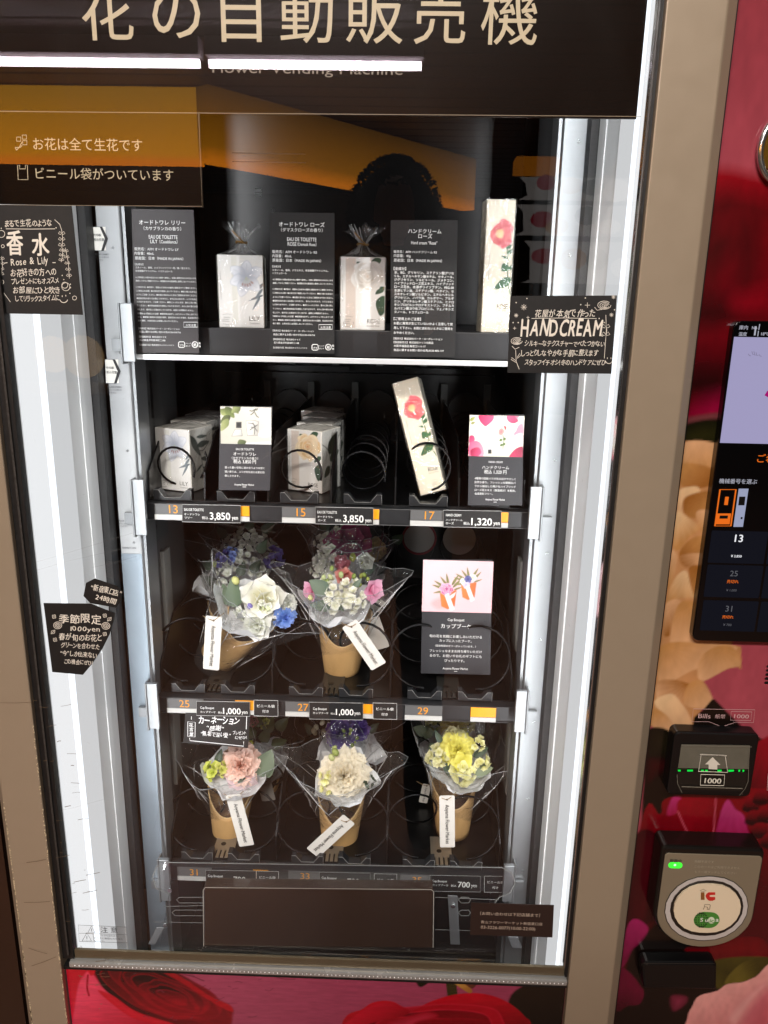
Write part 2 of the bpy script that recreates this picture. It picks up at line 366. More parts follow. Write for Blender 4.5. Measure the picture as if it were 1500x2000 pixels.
CHROME = mat('polished_trim', (205, 208, 210), 0.16, 0.95, noise_s=60, noise_a=.1, stretch=(1, 1, 1))
BRASSY = mat('bronze_trim', (104, 93, 74), 0.35, 0.4, noise_s=40, noise_a=.06)
ORANGEPL = mat('orange_plate', (238, 158, 24), 0.4)
ORANGEINK = mat('amber_ink', (226, 150, 38), 0.5)
CARDBLK = mat('black_card', (17, 16, 16), 0.6, noise_s=140, noise_a=.05)
CARDGREY = mat('charcoal_card', (45, 45, 49), 0.5, noise_s=140, noise_a=.03)
KRAFT = mat('kraft_paper', (184, 146, 94), 0.62, noise_s=70, noise_a=.09, bump=.05, stretch=(1, 1, .3))
PRINT = mat('colour_print', (0, 0, 0), 0.38, attr=True)
GLOSSPRINT = mat('gloss_print', (0, 0, 0), 0.22, attr=True, coat=.25)
PAPERW = mat('white_board', (236, 234, 226), 0.45, noise_s=120, noise_a=.015)
STRIP = emit('led_strip', (240, 247, 255), STRIP_LED)
CARDBOX = mat('box_card', (236, 232, 222), .42, noise_s=120, noise_a=.012)
CREAMBOX = mat('cream_box_card', (236, 228, 208), .42, noise_s=120, noise_a=.012)
GLASS = clear('window_glass', 0.038, .006, base=.0002, smear=.0035)
ACRYL = clear('clear_acrylic', 0.06, tint=(.95, .95, .95), base=.004)
VINYL = clear('clear_vinyl', 0.03, 0.15, base=.02)
CELLO = clear('cellophane', 0.05, 0.05, base=.016, crumple=0.6, power=4, gain=.85)
BLACKWIRE = mat('coated_wire', (5, 5, 6), 0.33, spec=.18)
DIVM = mat('divider_black', (9, 9, 10), 0.35)

# ------------------------------------------------------------------ the machine
XL, XR = -0.366, 0.2                    # glass opening
vm = thing('vending_machine', 'tall glass fronted flower vending machine with beige frame and four lit shelves', 'vending machine', (-.083, .35, 0))
ZB, ZT = 0.722, 2.02
# stiles of the door frame with a chamfer outwards
m = MB()
for sx, x0, x1, xc in ((-1, -.3795, -.4225, -.431), (1, .2035, .2525, .2632)):
    z0, z1 = 0.06, 2.06
    prof = [(x0, .03), (x0, -.012), (x1, -.012), (xc, -.003), (xc, .06), (x0, .06)]
    n = len(prof); vs = [(x, y, z0) for x, y in prof]+[(x, y, z1) for x, y in prof]
    fs = [(i, (i+1) % n, n+(i+1) % n, n+i) for i in range(n)]+[tuple(range(n-1, -1, -1)), tuple(range(n, 2*n))]
    m.add(vs, fs)
o = m.build('door_frame', TAN, vm, bevel=.0012)
# scuffs on the left stile
m = MB(); p = VP(-.0122); rnd = random.Random(4)
for i in range(46):
    y = rnd.uniform(1330, 1990); xa = 0+(y-870)*.155-20; x = xa+rnd.uniform(4, 62); l = rnd.uniform(5, 34)*rnd.random()**.5; dy = rnd.uniform(-.25, .12)*l
    stroke(m, p, [(x, y), (x+l*.5, y+dy*.5+rnd.uniform(-1, 1)), (x+l, y+dy)], rnd.uniform(.5, 1.3))
for (xa, ya, xb, yb) in ((52, 1684, 90, 1678), (56, 1851, 92, 1862), (47, 1762, 98, 1760), (62, 1886, 110, 1868), (0, 1372, 62, 1371)):  # longer scrapes
    stroke(m, p, [(xa, ya), ((xa+xb)/2, (ya+yb)/2+.8), (xb, yb)], 1.0 if xa else .5)
m.build('scuff_marks', mat('scuff', (104, 84, 62), .7), vm)['kind'] = 'stuff'
m = MB()                                # worn bright paint edge of the left stile
for i in range(150):
    z = rnd.uniform(.55, 1.02); s_ = rnd.uniform(.001, .006)*(1.25-z)
    m.slab(PL((-.3805+rnd.uniform(-.0004, .0006), -.0124, z)), [(0, 0), (.0006+rnd.random()*.0008, .0005), (.0009, s_), (0, s_*1.1)], .0003)
    if z < .93: m.slab(PL((-.4222, -.0124, z)), [(0, 0), (.0006+rnd.random()*.001, .0005), (.0009, s_*1.4), (0, s_*1.6)], .0003)
m.build('chipped_edge', mat('bare_edge', (214, 196, 160), .45), vm)['kind'] = 'stuff'
# gasket around the glass
m = MB()
m.box(-.3793, -.3665, -.006, .006, ZB-.012, ZT); m.box(.2003, .2033, -.006, .006, ZB-.012, ZT)
m.build('gasket', BLACKRUB, vm)
m = MB()
m.box(-.3725, -.3705, -.0085, -.0062, ZB-.005, ZT); m.build('gasket_bead', mat('rubber_bead', (52, 50, 48), .5, noise_s=400, noise_a=.5, bump=.3), vm)
m = MB(); m.box(.1988, .2002, -.004, .004, ZB, ZT); m.build('edge_strip', CHROME, vm)
# bottom trim
m = MB(); m.box(-.366, .2, -.0045, -.0008, ZB-.0125, ZB-.0005); m.build('inner_sill', BRASSY, vm, bevel=.0008)
m = MB(); m.box(-.3715, .2033, -.010, .004, ZB-.0215, ZB-.0135); m.build('bottom_trim', mat('bright_trim', (176, 176, 174), .25, .45, noise_s=60, noise_a=.1), vm, bevel=.002)
m = MB()
for i in range(118): m.ball((-.364+i*.0048, -.0102, ZB-.0172), .0009, 6, 4)
m.build('trim_beads', mat('trim_bead', (235, 235, 235), .3, .6), vm)['kind'] = 'stuff'
m = MB(); m.box(-.379, .2035, -.007, .004, ZB-.0265, ZB-.022); m.build('lower_gasket', BLACKRUB, vm)
# glass
m = MB(); m.box(-.3666, .2003, 0, .004, ZB-.001, ZT-.002); m.build('window_glass', GLASS, vm)
# sign film behind the glass
sg = MB(); pS = VP(.0052); sg.box(-.3662, .1925, .0052, .0075, 1.6055, 1.98); sgo = sg.build('sign_panel', SIGNBLK, vm)
m = MB()
for ch, x0, x1 in (('花', 163, 262), ('の', 300, 393), ('自', 433, 511), ('動', 548, 650), ('販', 676, 786), ('売', 808, 908), ('機', 938, 1048)):
    vs = glyphs(ch, .006)[0]; em = 112; txt(m, ch, x0, 69+(x0-163)*.011, pS, x1=x1, em=em, bold=.006)
m.build('lettering', CREAM, sgo)
m = MB(); txt(m, 'Flower Vending Machine', 415, 142, pS, x1=784, em=25, bold=0.0); m.build('caption', PALEINK, sgo)
m = MB(); m.box(-.3662, -.1822, .0052, .0072, 1.5295, 1.6050); nb = m.build('notice_film', SIGNBLK, vm)
m = MB()
txt(m, 'お花は全て生花です', 66, 291, pS, x1=278, bold=.004); txt(m, 'ビニール袋がついています', 71, 348, pS, x1=338, bold=.004)
for cx, cy in ((37, 272), (48, 268), (49, 279)): stroke(m, pS, rect(cx-4, cy-4, cx+4, cy+4), 1.3, True)
stroke(m, pS, [(44, 277), (38, 288), (33, 293)], 1.3); stroke(m, pS, [(30, 288), (40, 288), (44, 284)], 1.3); stroke(m, pS, [(30, 288), (33, 294)], 1.3)
stroke(m, pS, [(35, 323), (39, 323), (39, 330), (50, 330), (50, 323), (54, 323), (55, 351), (36, 351)], 1.4, True)
m.build('lettering', CREAM, nb)
m = MB(); pE_ = VP(.0050); stroke(m, pE_, [(-10, 217.5), (1251, 227.5)], 1.1, lift=0); stroke(m, pE_, [(388, 222), (395, 403), (-10, 400)], .9, lift=0)
m.build('film_edge', mat('film_edge', (150, 134, 110), .4), sgo)
# liner: the white sides of the door well, gap, floor and top
m = MB()
m.box(-.372, -.3664, .0045, .176, .50, 2.0); m.box(.2003, .206, .0045, .176, .50, 2.0)
m.build('side_liner', WHITEWALL, vm)
m = MB()                                 # ribs along the liner
for s_, x in ((1, -.3664), (-1, .2003)):
    for y, wd, h in ((.142, .012, .0012),):
        m.box(min(x, x+s_*h), max(x, x+s_*h), y, y+wd, .5, 2.0)
m.build('liner_rib', mat('liner_rib', (224, 226, 226), .35), vm, bevel=.0006)
m = MB(); m.box(-.372, -.358, .178, .199, .50, 2.0); m.box(.192, .206, .178, .199, .50, 2.0)
m.box(-.372, .206, .03, .75, .44, .455); m.build('dark_seal', BLACKRUB, vm)
# lit strips and diffusers; the dim bands give the side walls a painted glow
def side_band(x0, x1, y0, y1, name, mt): m = MB(); m.box(x0, x1, y0, y1, .50, 1.98); return m.build(name, mt, vm)
SOFT = emit('soft_led', (244, 246, 248), 1.0); WALL_GLOW = emit('wall_glow', (244, 246, 248), .72)
side_band(-.3662, -.3645, .006, .046, 'glow_band', SOFT); side_band(-.3662, -.3635, .0475, .0585, 'light_strip', STRIP); side_band(-.3662, -.3645, .060, .108, 'glow_band', WALL_GLOW)
side_band(.1984, .2001, .006, .016, 'glow_band', SOFT); side_band(.1974, .2001, .0175, .028, 'light_strip', STRIP); side_band(.1984, .2001, .0295, .082, 'glow_band', WALL_GLOW)
# cabinet shell
m = MB()
m.box(-.372, .206, .72, .73, .44, 2.0); m.box(-.375, -.3565, .385, .72, .44, 2.0); m.box(.1905, .209, .385, .72, .44, 2.0); m.box(-.372, .206, .2, .72, 1.98, 2.0)
m.build('cabinet_shell', BLACKMET, vm)
m = MB(); m.box(-.372, -.3275, .245, .384, .46, 1.98); m.box(.1685, .206, .245, .384, .46, 1.98); m.build('side_wall', DKGALV, vm)
# slots and holes in the side wall
for z in np.arange(.77, 1.5, .055):
    for x, s_ in ((-.3274, 1), (.1684, -1)): m = MB(); m.disc((x, .262+.004*((z*97) % 1), z), (s_, 0, 0), .0028, 10, .0004); m.build('side_hole', BLACK, vm)
for z0 in (1.30, 1.06, .80):
    for x in (-.3274, .1680): m = MB(); m.box(x, x+.0004, .27, .278, z0, z0+.06); m.build('side_slot', BLACK, vm)
# back wall details: grey plates with gears behind the shelves
pB = VP(.715)
m = MB()
m.box(-.33, .165, .700, .716, 1.315, 1.325); m.box(-.25, -.1, .69, .7, 1.33, 1.338); m.box(0.0, .12, .69, .7, 1.33, 1.338)
m.build('back_rail', BLACKMET, vm)
for x in (-.285, -.205, -.125, -.045, .035, .115):
    for z in (1.34, 1.07):
        m = MB(); m.box(x-.006, x+.006, .694, .698, z, z+.010)
        m.build('back_clip', mat('clip_grey', (105, 106, 106), .4, .4), vm)
# corner posts
for x0, x1, mt in ((-.3545, -.3275, POSTPAINT), (.1668, .1935, GALV)):
    m = MB(); m.box(x0, x1, .200, .243, .46, 1.98); po = m.build('corner_post', mt, vm, bevel=.0012)
    m = MB(); xi = x1+.0002 if x0 < -.2 else x0-.0042
    m.box(xi, xi+.004, .206, .246, .46, 1.98); m.build('post_flange', GALV, po)
    for z in np.arange(.68, 1.7, .118): m = MB(); m.disc(((x0+x1)/2+.004, .1994, z), (0, -1, 0), .0016, 10, .0003); m.build('rivet', CHROME, po)
    if x0 < -.2:
        pP = VP(.1994); g = MB(); d = MB(); st = MB()
        for (xa, ya) in ((180, 443), (205, 702)):
            st.slab(pP, [pP.loc(xa, ya), pP.loc(xa+26, ya), pP.loc(xa+27, ya+46), pP.loc(xa+2, ya+46)], .0002)
            stroke(g, pP, [(xa, ya), (xa+17, ya), (xa+29, ya+22), (xa+20, ya+47), (xa+2, ya+47)], .9, True)
            k = [(xa+15, ya), (xa+20, ya), (xa+31, ya+23), (xa+23, ya+47), (xa+18, ya+47), (xa+25, ya+23)]
            d.slab(pP.off(.0006), [pP.loc(*q) for q in k], .0002)
            txt(g, '仕切板', xa+3, ya+18, pP, x1=xa+18, bold=.01); txt(g, '差込位置', xa+3, ya+27, pP, x1=xa+24, bold=.01)
            for i, s_ in enumerate(('差込選手が判断を', 'スリットに合わせ', 'てください')): txt(g, s_, xa+5, ya+55+i*5.5, pP, x1=xa+(33 if i < 2 else 22), bold=.02)
        for i, s_ in enumerate(('差込選手が判断を', 'スリットに合わせ', 'てください')): txt(g, s_, 232, 1018+i*5.5, pP, x1=232+(27 if i < 2 else 18), bold=.02)
        txt(g, 'S6022061T-HM0', 239, 1071, pP, x1=266, bold=.01)
        st.build('position_sticker', PAPERW, po); g.build('lettering', GREYINK, po); d.build('arrow_mark', DARKINK, po)
        m = MB(); m.box(-.3543, -.3278, .1992, .1999, .52, 1.137); m.build('steel_facing', mat('bluish_steel', (146, 158, 168), .3, .7, noise_s=14, noise_a=.15, stretch=(1, 1, .3)), po)
# brackets on the posts
def bracket(xc, z0, z1, right):
    m = MB(); s_ = -1 if right else 1
    m.box(min(xc, xc+s_*.0145), max(xc, xc+s_*.0145), .184, .190, z0, z1)
    m.box(min(xc, xc-s_*.003), max(xc, xc-s_*.003), .184, .206, z0-.003, z1)
    b = m.build('shelf_bracket', GALV, vm, bevel=.001)
    m = MB(); m.box(min(xc-s_*.016, xc-s_*.0035), max(xc-s_*.016, xc-s_*.0035), .1935, .1985, z0+.012, z0+.026); m.build('bracket_tab', GALV, b)
for Z in ((1.398, 1.445), (1.186, 1.237), (.916, .963), (.640, .69)):
    bracket(-.3285, Z[0]-.0195, Z[1], False)
for Z in ((1.174, 1.240), (.908, .968), (.640, .70)):
    bracket(.1700, Z[0], Z[1], True)
# white cable channels on the inner side walls (tier three)
for x, s_ in ((-.3270, 1), (.1640, -1)):
    for z0, z1 in ((.985, 1.115), (.755, .90)):
        m = MB(); m.box(x, x+.004, .27, .30, z0, z1); m.box(x-.001*s_, x+.004+.001*s_ if s_ > 0 else x+.004, .268, .273, z0-.002, z1+.002); m.build('cable_cover', mat('grey_cover', (120, 121, 118), .45), vm, bevel=.0008)

# ------------------------------------------------------------------ shelves
LX = (-.250, -.089, .072)                # lane centres
def helix(m, cx, cz, y0, r, pitch, turns, a0, wire, sgn=1, per=22):
    n = int(turns*per); m.tube([(cx+r*math.cos(a0+sgn*2*math.pi*i/per), y0+pitch*i/per, cz+r*math.sin(a0+sgn*2*math.pi*i/per)) for i in range(n+1)], wire, 6)
def front_stop(px, y, zb, sh, parent, k=1.0, wd=.046):
    m = MB(); h = .0135*k; a = wd/2
    pts = [(-a, 0), (a, 0), (a, h), (a-.006, h), (a-.014, .0035), (-a+.014, .0035), (-a+.006, h), (-a, h)]
    m.slab(PL((px, y, zb)), pts, .014); o = m.build('front_stop', RAILGREY, parent, bevel=.0006)
    m = MB(); q = [Vector((px+x, y-.0003, zb+z)) for x, z in pts[1:]]; m.tube(q, .0004, 5); m.build('stop_edge', mat('worn_edge', (128, 128, 126), .35, .3), parent); return o
def price_rail(sh, z0, z1, x0=-.3235, x1=.1625, y=.2075):
    m = MB(); m.box(x0, x1, y, y+.016, z0, z1); m.box(x0+.002, x1-.002, y-.002, y, z0, z0+.0016)
    return m.build('price_rail', RAILGREY, sh, bevel=.001)
def number_plate(sh, s_, xc, z0, z1, y=.2068):
    m = MB(); m.box(xc-.025, xc+.025, y-.001, y, z0+.008, z1-.0004); np_ = m.build('number_plate', mat('plate_grey', (92, 92, 92), .5), sh)
    m = MB(); m.box(xc-.025, xc+.025, y-.002, y-.0002, z0+.0012, z0+.0078); m.build('plate_holder', mat('holder_white', (190, 190, 186), .45), np_)
    m = MB(); p = VP(y-.0014); a = glyphs(s_, .0)[0]; k = .0152; x = xc-.001-(a[:, 0].max()+a[:, 0].min())*k/2
    m.add([(x+q[0]*k, y-.0014, z0+.0098+q[1]*k) for q in a], glyphs(s_, 0)[1]); m.build('shelf_number', ORANGEINK, np_)
def orange_plate(sh, x0, x1, z0, z1, y=.2066):
    m = MB(); m.box(x0, x1, y-.001, y, z0+.008, z1-.0006); a = m.build('amber_plate', ORANGEPL, sh, bevel=.0004)
    m = MB(); m.box(x0, x1, y-.0018, y-.0002, z0+.0015, z0+.0076); m.build('plate_holder', MATS['holder_white'], a)
def divider(sh, x, z, h, y0=.222, y1=.70, slope=.07):
    m = MB(); prof = [(y0, z), (y1, z), (y1, z+h), (y0+slope, z+h), (y0+.004, z+h*.45)]
    m.add([(x-.001, a, b) for a, b in prof]+[(x+.001, a, b) for a, b in prof], [(4, 3, 2, 1, 0), (5, 6, 7, 8, 9)]+[(i, (i+1) % 5, 5+(i+1) % 5, 5+i) for i in range(5)])
    m.build('divider', DIVM, sh)
def fork(sh, xc, y, z, mt=None):
    m = MB(); m.box(xc-.0155, xc+.0155, y+.016, y+.06, z, z+.0016)
    for i in range(5): m.box(xc-.0155+i*.0067, xc-.0155+i*.0067+.0042, y, y+.016, z, z+.0016)
    f = m.build('fork_plate', mt or mat('fork_steel', (70, 68, 64), .35, .6), sh)
    m = MB(); m.disc((xc-.003, y+.028, z+.0020), (0, 0, 1), .0038, 14, .0004); m.build('fork_hole', BLACK, f)
def shelf(nm='shelf'):
    o = bpy.data.objects.new(nm, None); COL.objects.link(o); o.parent = vm; WM[o.name] = WM[vm.name]; return o
ZSH = (1.386, 1.203, .932, .6625)
# tier 1, display shelf with bright edge and dark riser
sh = shelf()
m = MB(); m.box(-.3225, .1640, .204, .70, 1.381, 1.3862); m.build('shelf_board', BLACKMET, sh)
m = MB(); m.box(-.3225, .1640, .2005, .2035, 1.3805, 1.3868); m.build('edge_strip', mat('bright_edge', (222, 224, 224), .3, .35), sh, bevel=.0006)
m = MB(); m.box(-.300, .1640, .214, .70, 1.3866, 1.4185); m.build('riser', mat('riser_grey', (32, 32, 34), .42, noise_s=20, noise_a=.1), sh, bevel=.001)
# back plate of tier 1 and things seen on it
m = MB(); m.box(-.318, .17, .52, .53, 1.42, 1.95); bp = m.build('back_panel', mat('back_panel', (24, 22, 22), .22, .2), sh)
m = MB(); m.disc((-.206, .5195, 1.583), (0, -1, 0), .003, 12, .0006); m.disc((-.19, .5195, 1.548), (0, -1, 0), .006, 14, .0006)
for x, z in ((-.215, 1.65), (-.215, 1.662)): m.box(x-.05, x+.06, .5192, .5198, z, z+.0012)
m.build('panel_hole', BLACK, bp)
m = MB()
for i in range(4): m.box(-.232, -.222, .5185, .5198, 1.602+i*.0035, 1.604+i*.0035)
m.build('vent_grille', mat('clip_grey', (105, 106, 106)), bp)
# tier 2
def gear(sh, xc, z, y=.69, r=.034):
    m = MB(); n = 72; vs = []
    for k in range(n*2):
        a = math.pi*k/n; rr = r if (k % 2) else r*.95; vs.append((xc+rr*math.cos(a), y, z+rr*math.sin(a)))
    vs += [(x, y+.008, b) for x, _, b in vs]; N = n*2
    m.add(vs, [tuple(range(N-1, -1, -1)), tuple(range(N, 2*N))]+[(i, (i+1) % N, N+(i+1) % N, N+i) for i in range(N)])
    return m.build('drive_gear', BLACK, sh)
sh2 = sh = shelf()
m = MB(); m.box(-.3235, .1625, .222, .70, 1.198, 1.2035); m.build('shelf_tray', BLACKMET, sh)
price_rail(sh, 1.1805, 1.2022)
for s_, x in (('13', -.285), ('15', -.124), ('17', .037)): number_plate(sh, s_, x, 1.1805, 1.2022)
for x in (-.206, -.043, .118): orange_plate(sh, x, x+.016, 1.1805, 1.2022)
for i, x in enumerate((-.290, -.2095, -.129, -.0485, .034, .1125)):
    m = MB(); r = .028
    if i in (1, 5): helix(m, x, 1.240, .300, r, .062, 5.5, -math.pi*.1, .0013)
    else: helix(m, x, (1.240, 0, 1.240, 1.240, 1.2515)[i] if i < 5 else 1.24, .2215, r if i != 4 else .0275, .062, 5.2, -.45*math.pi if i == 4 else -.08*math.pi, .0016)
    m.build('coil', BLACKWIRE, sh)
    front_stop(x, .2175, 1.2038, sh, sh, 1.0, .048)
    gear(sh, x+.002, 1.262)
    m = MB(); m.box(x+.034, x+.046, .692, .699, 1.215, 1.31); m.build('back_plate', mat('plate_steel', (92, 92, 90), .45, .4), sh)
for x in (-.3215, -.250, -.1695, -.089, -.0075, .073, .1545): divider(sh, x, 1.204, .078)
# tier 3
sh3 = sh = shelf()
m = MB(); m.box(-.3235, .1625, .2235, .70, .927, .9325); m.build('shelf_tray', BLACKMET, sh)
price_rail(sh, .9085, .9312)
for s_, x in (('25', -.285), ('27', -.124), ('29', .037)): number_plate(sh, s_, x, .9085, .9312)
for x0, x1 in ((-.217, -.180), (-.060, -.028), (.100, .134)): orange_plate(sh, x0, x1, .9085, .9312)
for i, x in enumerate(LX):
    for s_ in (-1, 1):
        m = MB(); helix(m, x+s_*.0445, .9855, .2215, .0375, .078, 3.3, -.42*math.pi if s_ < 0 else -.58*math.pi, .0019, s_)
        m.build('coil', BLACKWIRE, sh); front_stop(x+s_*.034, .2185, .9330, sh, sh, 1.0, .046)
    fork(sh, x, .2245, .9335)
    for s_ in (-1, 1): gear(sh, x+s_*.042, 1.0, r=.036)
for x in (-.3215, -.1695, -.0085, .1545): divider(sh, x, .9335, .085)
for x in (-.018, ): pass
for x in (.036, .112): m = MB(); m.disc((x, .672, 1.022), (0, -1, 0), .031, 28, .003); m.build('pusher_disc', mat('pusher_white', (150, 146, 142), .5), sh)
m = MB(); m.disc((.036, .670, 1.022), (0, -1, 0), .033, 28, .002, r_in=.029); m.build('pusher_rim', mat('pusher_red', (120, 24, 34), .5), sh)
# tier 4
sh4 = sh = shelf()
m = MB(); m.box(-.3235, .1625, .2235, .70, .657, .6628); m.build('shelf_tray', BLACKMET, sh)
price_rail(sh, .6380, .6610)
for s_, x in (('31', -.285), ('33', -.124), ('35', .037)): number_plate(sh, s_, x, .6380, .6610)
for x0, x1 in ((-.20, -.178), (-.045, -.036), (.092, .124)): orange_plate(sh, x0, x1, .6380, .6610)
for i, x in enumerate(LX):
    for s_ in (-1, 1):
        m = MB(); helix(m, x+s_*.0445, .7145, .2215, .0375, .078, 3.3, -.42*math.pi if s_ < 0 else -.58*math.pi, .0017, s_)
        m.build('coil', BLACKWIRE, sh); front_stop(x+s_*.034, .2185, .6632, sh, sh, 1.0, .046)
    fork(sh, x, .2245, .6636, mat('fork_bright', (150, 142, 128), .35, .7))
for x in (-.3215, -.1695, -.0085, .1545): divider(sh, x, .6637, .085)

# ------------------------------------------------------------------ delivery flap and its board, low in the cabinet
pf = VP(.160)
m = MB(); out = [(312, 1850), (330, 1745), (305, 1735), (298, 1712), (306, 1692), (330, 1684), (980, 1694), (1000, 1705), (1006, 1725), (996, 1744), (975, 1752), (965, 1765), (975, 1860)]
m.slab(pf, [pf.loc(*q) for q in out][::-1], .003); fl = m.build('delivery_flap', ACRYL, vm)
m = MB(); pe = VP(.1598)
stroke(m, pe, out[1:12], 2.0); 
for yy in (1757, 1782):
    for x0, x1 in ((345-(yy-1757)*.35, 400), (895, 915)): stroke(m, pe, [(x0+6, yy-5), (x1, yy-5), (x1+4, yy), (x1, yy+6), (x0+6, yy+6), (x0, yy)], 1.4, True)
stroke(m, pe, [(320, 1770), (400, 1768)], 1.2); stroke(m, pe, [(300, 1800), (400, 1802)], 1.2); stroke(m, pe, [(850, 1752), (975, 1757)], 1.4); stroke(m, pe, [(850, 1815), (920, 1817)], 1.2)
m.build('flap_edge', mat('acrylic_edge', (112, 113, 111), .3), fl)
m = MB(); pb = VP(.146); q = [pb.loc(*a) for a in ((398, 1733), (846, 1737), (846, 1852), (398, 1848))]
m.slab(pb, q[::-1], .018); fb = m.build('flap_board', mat('board_brown', (46, 34, 28), .18, coat=.3), vm, bevel=.0012)
m = MB(); stroke(m, VP(.1455), [(398, 1848), (397, 1738), (401, 1733), (842, 1737), (847, 1741), (846, 1850)], 1.6); m.build('board_glint', mat('board_glint', (138, 132, 124), .3), fb)  # pale stroke: highlight along the board's edges put in as colour
pq = VP(.1585)
for (xa, ya, xb, yb, wd) in ((884, 1750, 889, 1845, 19), (313, 1812, 296, 1845, 15), (1002, 1830, 1010, 1852, 20)):
    a, b = pq.loc(xa, ya), pq.loc(xb, yb); h = wd*.5*pq.mpp(xa, ya); m = MB(); m.slab(pq, [(a[0]-h, a[1]), (b[0]-h, b[1]), (b[0]+h, b[1]), (a[0]+h, a[1])], .0015); m.build('flap_arm', GALV, vm, bevel=.0005)
for q in ((885, 1771), (331, 1740), (322, 1808), (992, 1820)): m = MB(); m.disc(VP(.1565).hit(*q), (0, -1, 0), .0032, 12, .0012); m.build('flap_screw', CHROME, vm)
# fine scratches on the window
m = MB(); ps = VP(-.0003); rnd = random.Random(12)
for (xa, ya, xb, yb) in ((0, 1118, 262, 1040), (30, 1126, 236, 1072), (180, 1108, 268, 1086), (500, 1052, 552, 1012), (410, 1020, 540, 1040), (505, 905, 560, 850), (520, 890, 575, 868), (300, 1620, 330, 1510), (326, 1600, 338, 1545), (80, 1590, 205, 1560)):
    mx_, my_ = (xa+xb)/2+rnd.uniform(-3, 3), (ya+yb)/2+rnd.uniform(-3, 3); stroke(m, ps, [(xa, ya), (mx_, my_), (xb, yb)], rnd.uniform(.5, .9))
for i in range(70):
    x, y = rnd.uniform(60, 1140), rnd.uniform(520, 1780); l, a_ = rnd.uniform(2, 9), rnd.uniform(0, 3.1); stroke(m, ps, [(x, y), (x+l*math.cos(a_), y+l*math.sin(a_))], rnd.uniform(.4, .8))
m.build('glass_scratches', clear('scratch', .05, .3, base=.10), vm)['kind'] = 'stuff'
# warning sticker on the glass
pw = VP(-.0004); m = MB(); m.slab(pw, [pw.loc(*q) for q in ((152, 1778+30), (246, 1810), (248, 1842), (154, 1838))][::-1], .0002); ws = m.build('caution_sticker', VINYL, vm)
m = MB(); pw = VP(-.0008); stroke(m, pw, [(153, 1806), (247, 1810), (249, 1841), (155, 1838)], .8, True)
stroke(m, pw, [(154, 1822), (248, 1825)], .7); stroke(m, pw, [(182, 1824), (184, 1838)], .7)
for cx, cy, r in ((179, 1815, 7), (170, 1830, 9)):
    stroke(m, pw, [(cx, cy-r), (cx+r, cy+r*.8), (cx-r, cy+r*.8)], 1.2, True); stroke(m, pw, [(cx, cy-r*.3), (cx, cy+r*.35)], 1.1); stroke(m, pw, [(cx, cy+r*.5), (cx, cy+r*.62)], 1.1)
txt(m, '注 意', 197, 1820, pw, x1=230, bold=.01)
for i, s_ in enumerate(('ケガの恐れあり。', 'ガラスに無理な力を加え', 'ないこと。')): txt(m, s_, (198, 184, 184)[i], 1828+i*5.2, pw, x1=(232, 240, 205)[i], bold=.0)
m.build('lettering', DARKINK, ws)

# ------------------------------------------------------------------ lower printed panel of the machine
pL = VP(-.0035)
m = MB(); m.box(-.379, .2033, -.003, .02, .05, ZB-.027); lp = m.build('lower_panel', mat('panel_core', (120, 44, 66), .4), vm)
c = CV(pL, -.378, .2028, .47, ZB-.0272, .0011, (158, 66, 92))
c.grad((166, 70, 98), (140, 52, 78), (-.378, .7), (.2, .6))
O = lambda pts, ox, oy, k: c.P([(ox+x/k, oy+y/k) for x, y in pts])
q = lambda pts: O(pts, 100, 1680, 2.5)
c.poly(q([(60, 440), (220, 440), (330, 470), (260, 700), (420, 840), (60, 1300), (20, 700)]), (176, 8, 28), (206, 30, 56), g=(q([(100, 480)])[0], q([(200, 760)])[0]))
c.poly(q([(205, 500), (330, 470), (480, 500), (610, 560), (700, 615), (800, 670), (880, 715), (885, 770), (850, 840), (640, 900), (400, 820), (290, 680), (235, 600)]), (30, 4, 6), (120, 4, 16), g=(q([(330, 560)])[0], q([(860, 740)])[0]), soft=.004)
rn = random.Random(8)
def nest(q, cx, cy, ax, by, ang, n, dx, dy, cols, soft, seed):
    """The open heart of a rose seen aslant: crescents nested inside each other, each with a lit rim."""
    rr = random.Random(seed); ca, sa = math.cos(ang), math.sin(ang)
    for k in range(n):
        s_ = 1-k/n*.86; ox, oy = cx+dx*k/n, cy+dy*k/n; ph = rr.uniform(0, 6)
        pts = []
        for t in np.arange(14)*2*math.pi/14:
            w_ = s_*(1+.10*math.sin(3*t+ph)+.05*math.sin(5*t)); u_, v_ = ax*w_*math.cos(t), by*w_*math.sin(t); pts.append((ox+u_*ca-v_*sa, oy+u_*sa+v_*ca))
        g = ((ox+by*s_*sa, oy-by*s_*ca), (ox-by*s_*sa+ax*.3*s_*ca, oy+by*s_*ca)); P_ = q([g[0], g[1]])
        c.poly(q(pts), cols[0] if k % 2 == 0 else cols[1], cols[2] if k % 2 == 0 else cols[3], g=(P_[0], P_[1]), rim=cols[4], rimw=.0016, soft=soft, streak=.05, alpha=.9)
nest(q, 545, 635, 335, 118, .40, 8, 60, 40, ((22, 3, 5), (70, 3, 10), (120, 5, 16), (150, 9, 24), (130, 8, 22)), .0022, 3)
c.poly(q([(480, 500), (620, 560), (780, 665), (870, 705), (885, 740), (800, 700), (640, 600), (520, 530)]), (140, 7, 20), (172, 10, 26), g=(q([(500, 520)])[0], q([(880, 720)])[0]), soft=.002)
c.poly(q([(120, 690), (165, 555), (205, 560), (270, 640), (420, 745), (600, 800), (760, 860), (600, 1200), (100, 1200)]), (222, 66, 96), (176, 8, 34), g=(q([(170, 640)])[0], q([(420, 860)])[0]), soft=.0025)
c.poly(q([(160, 470), (225, 470), (215, 540), (190, 560)]), (150, 6, 20), (196, 14, 32), soft=.002)
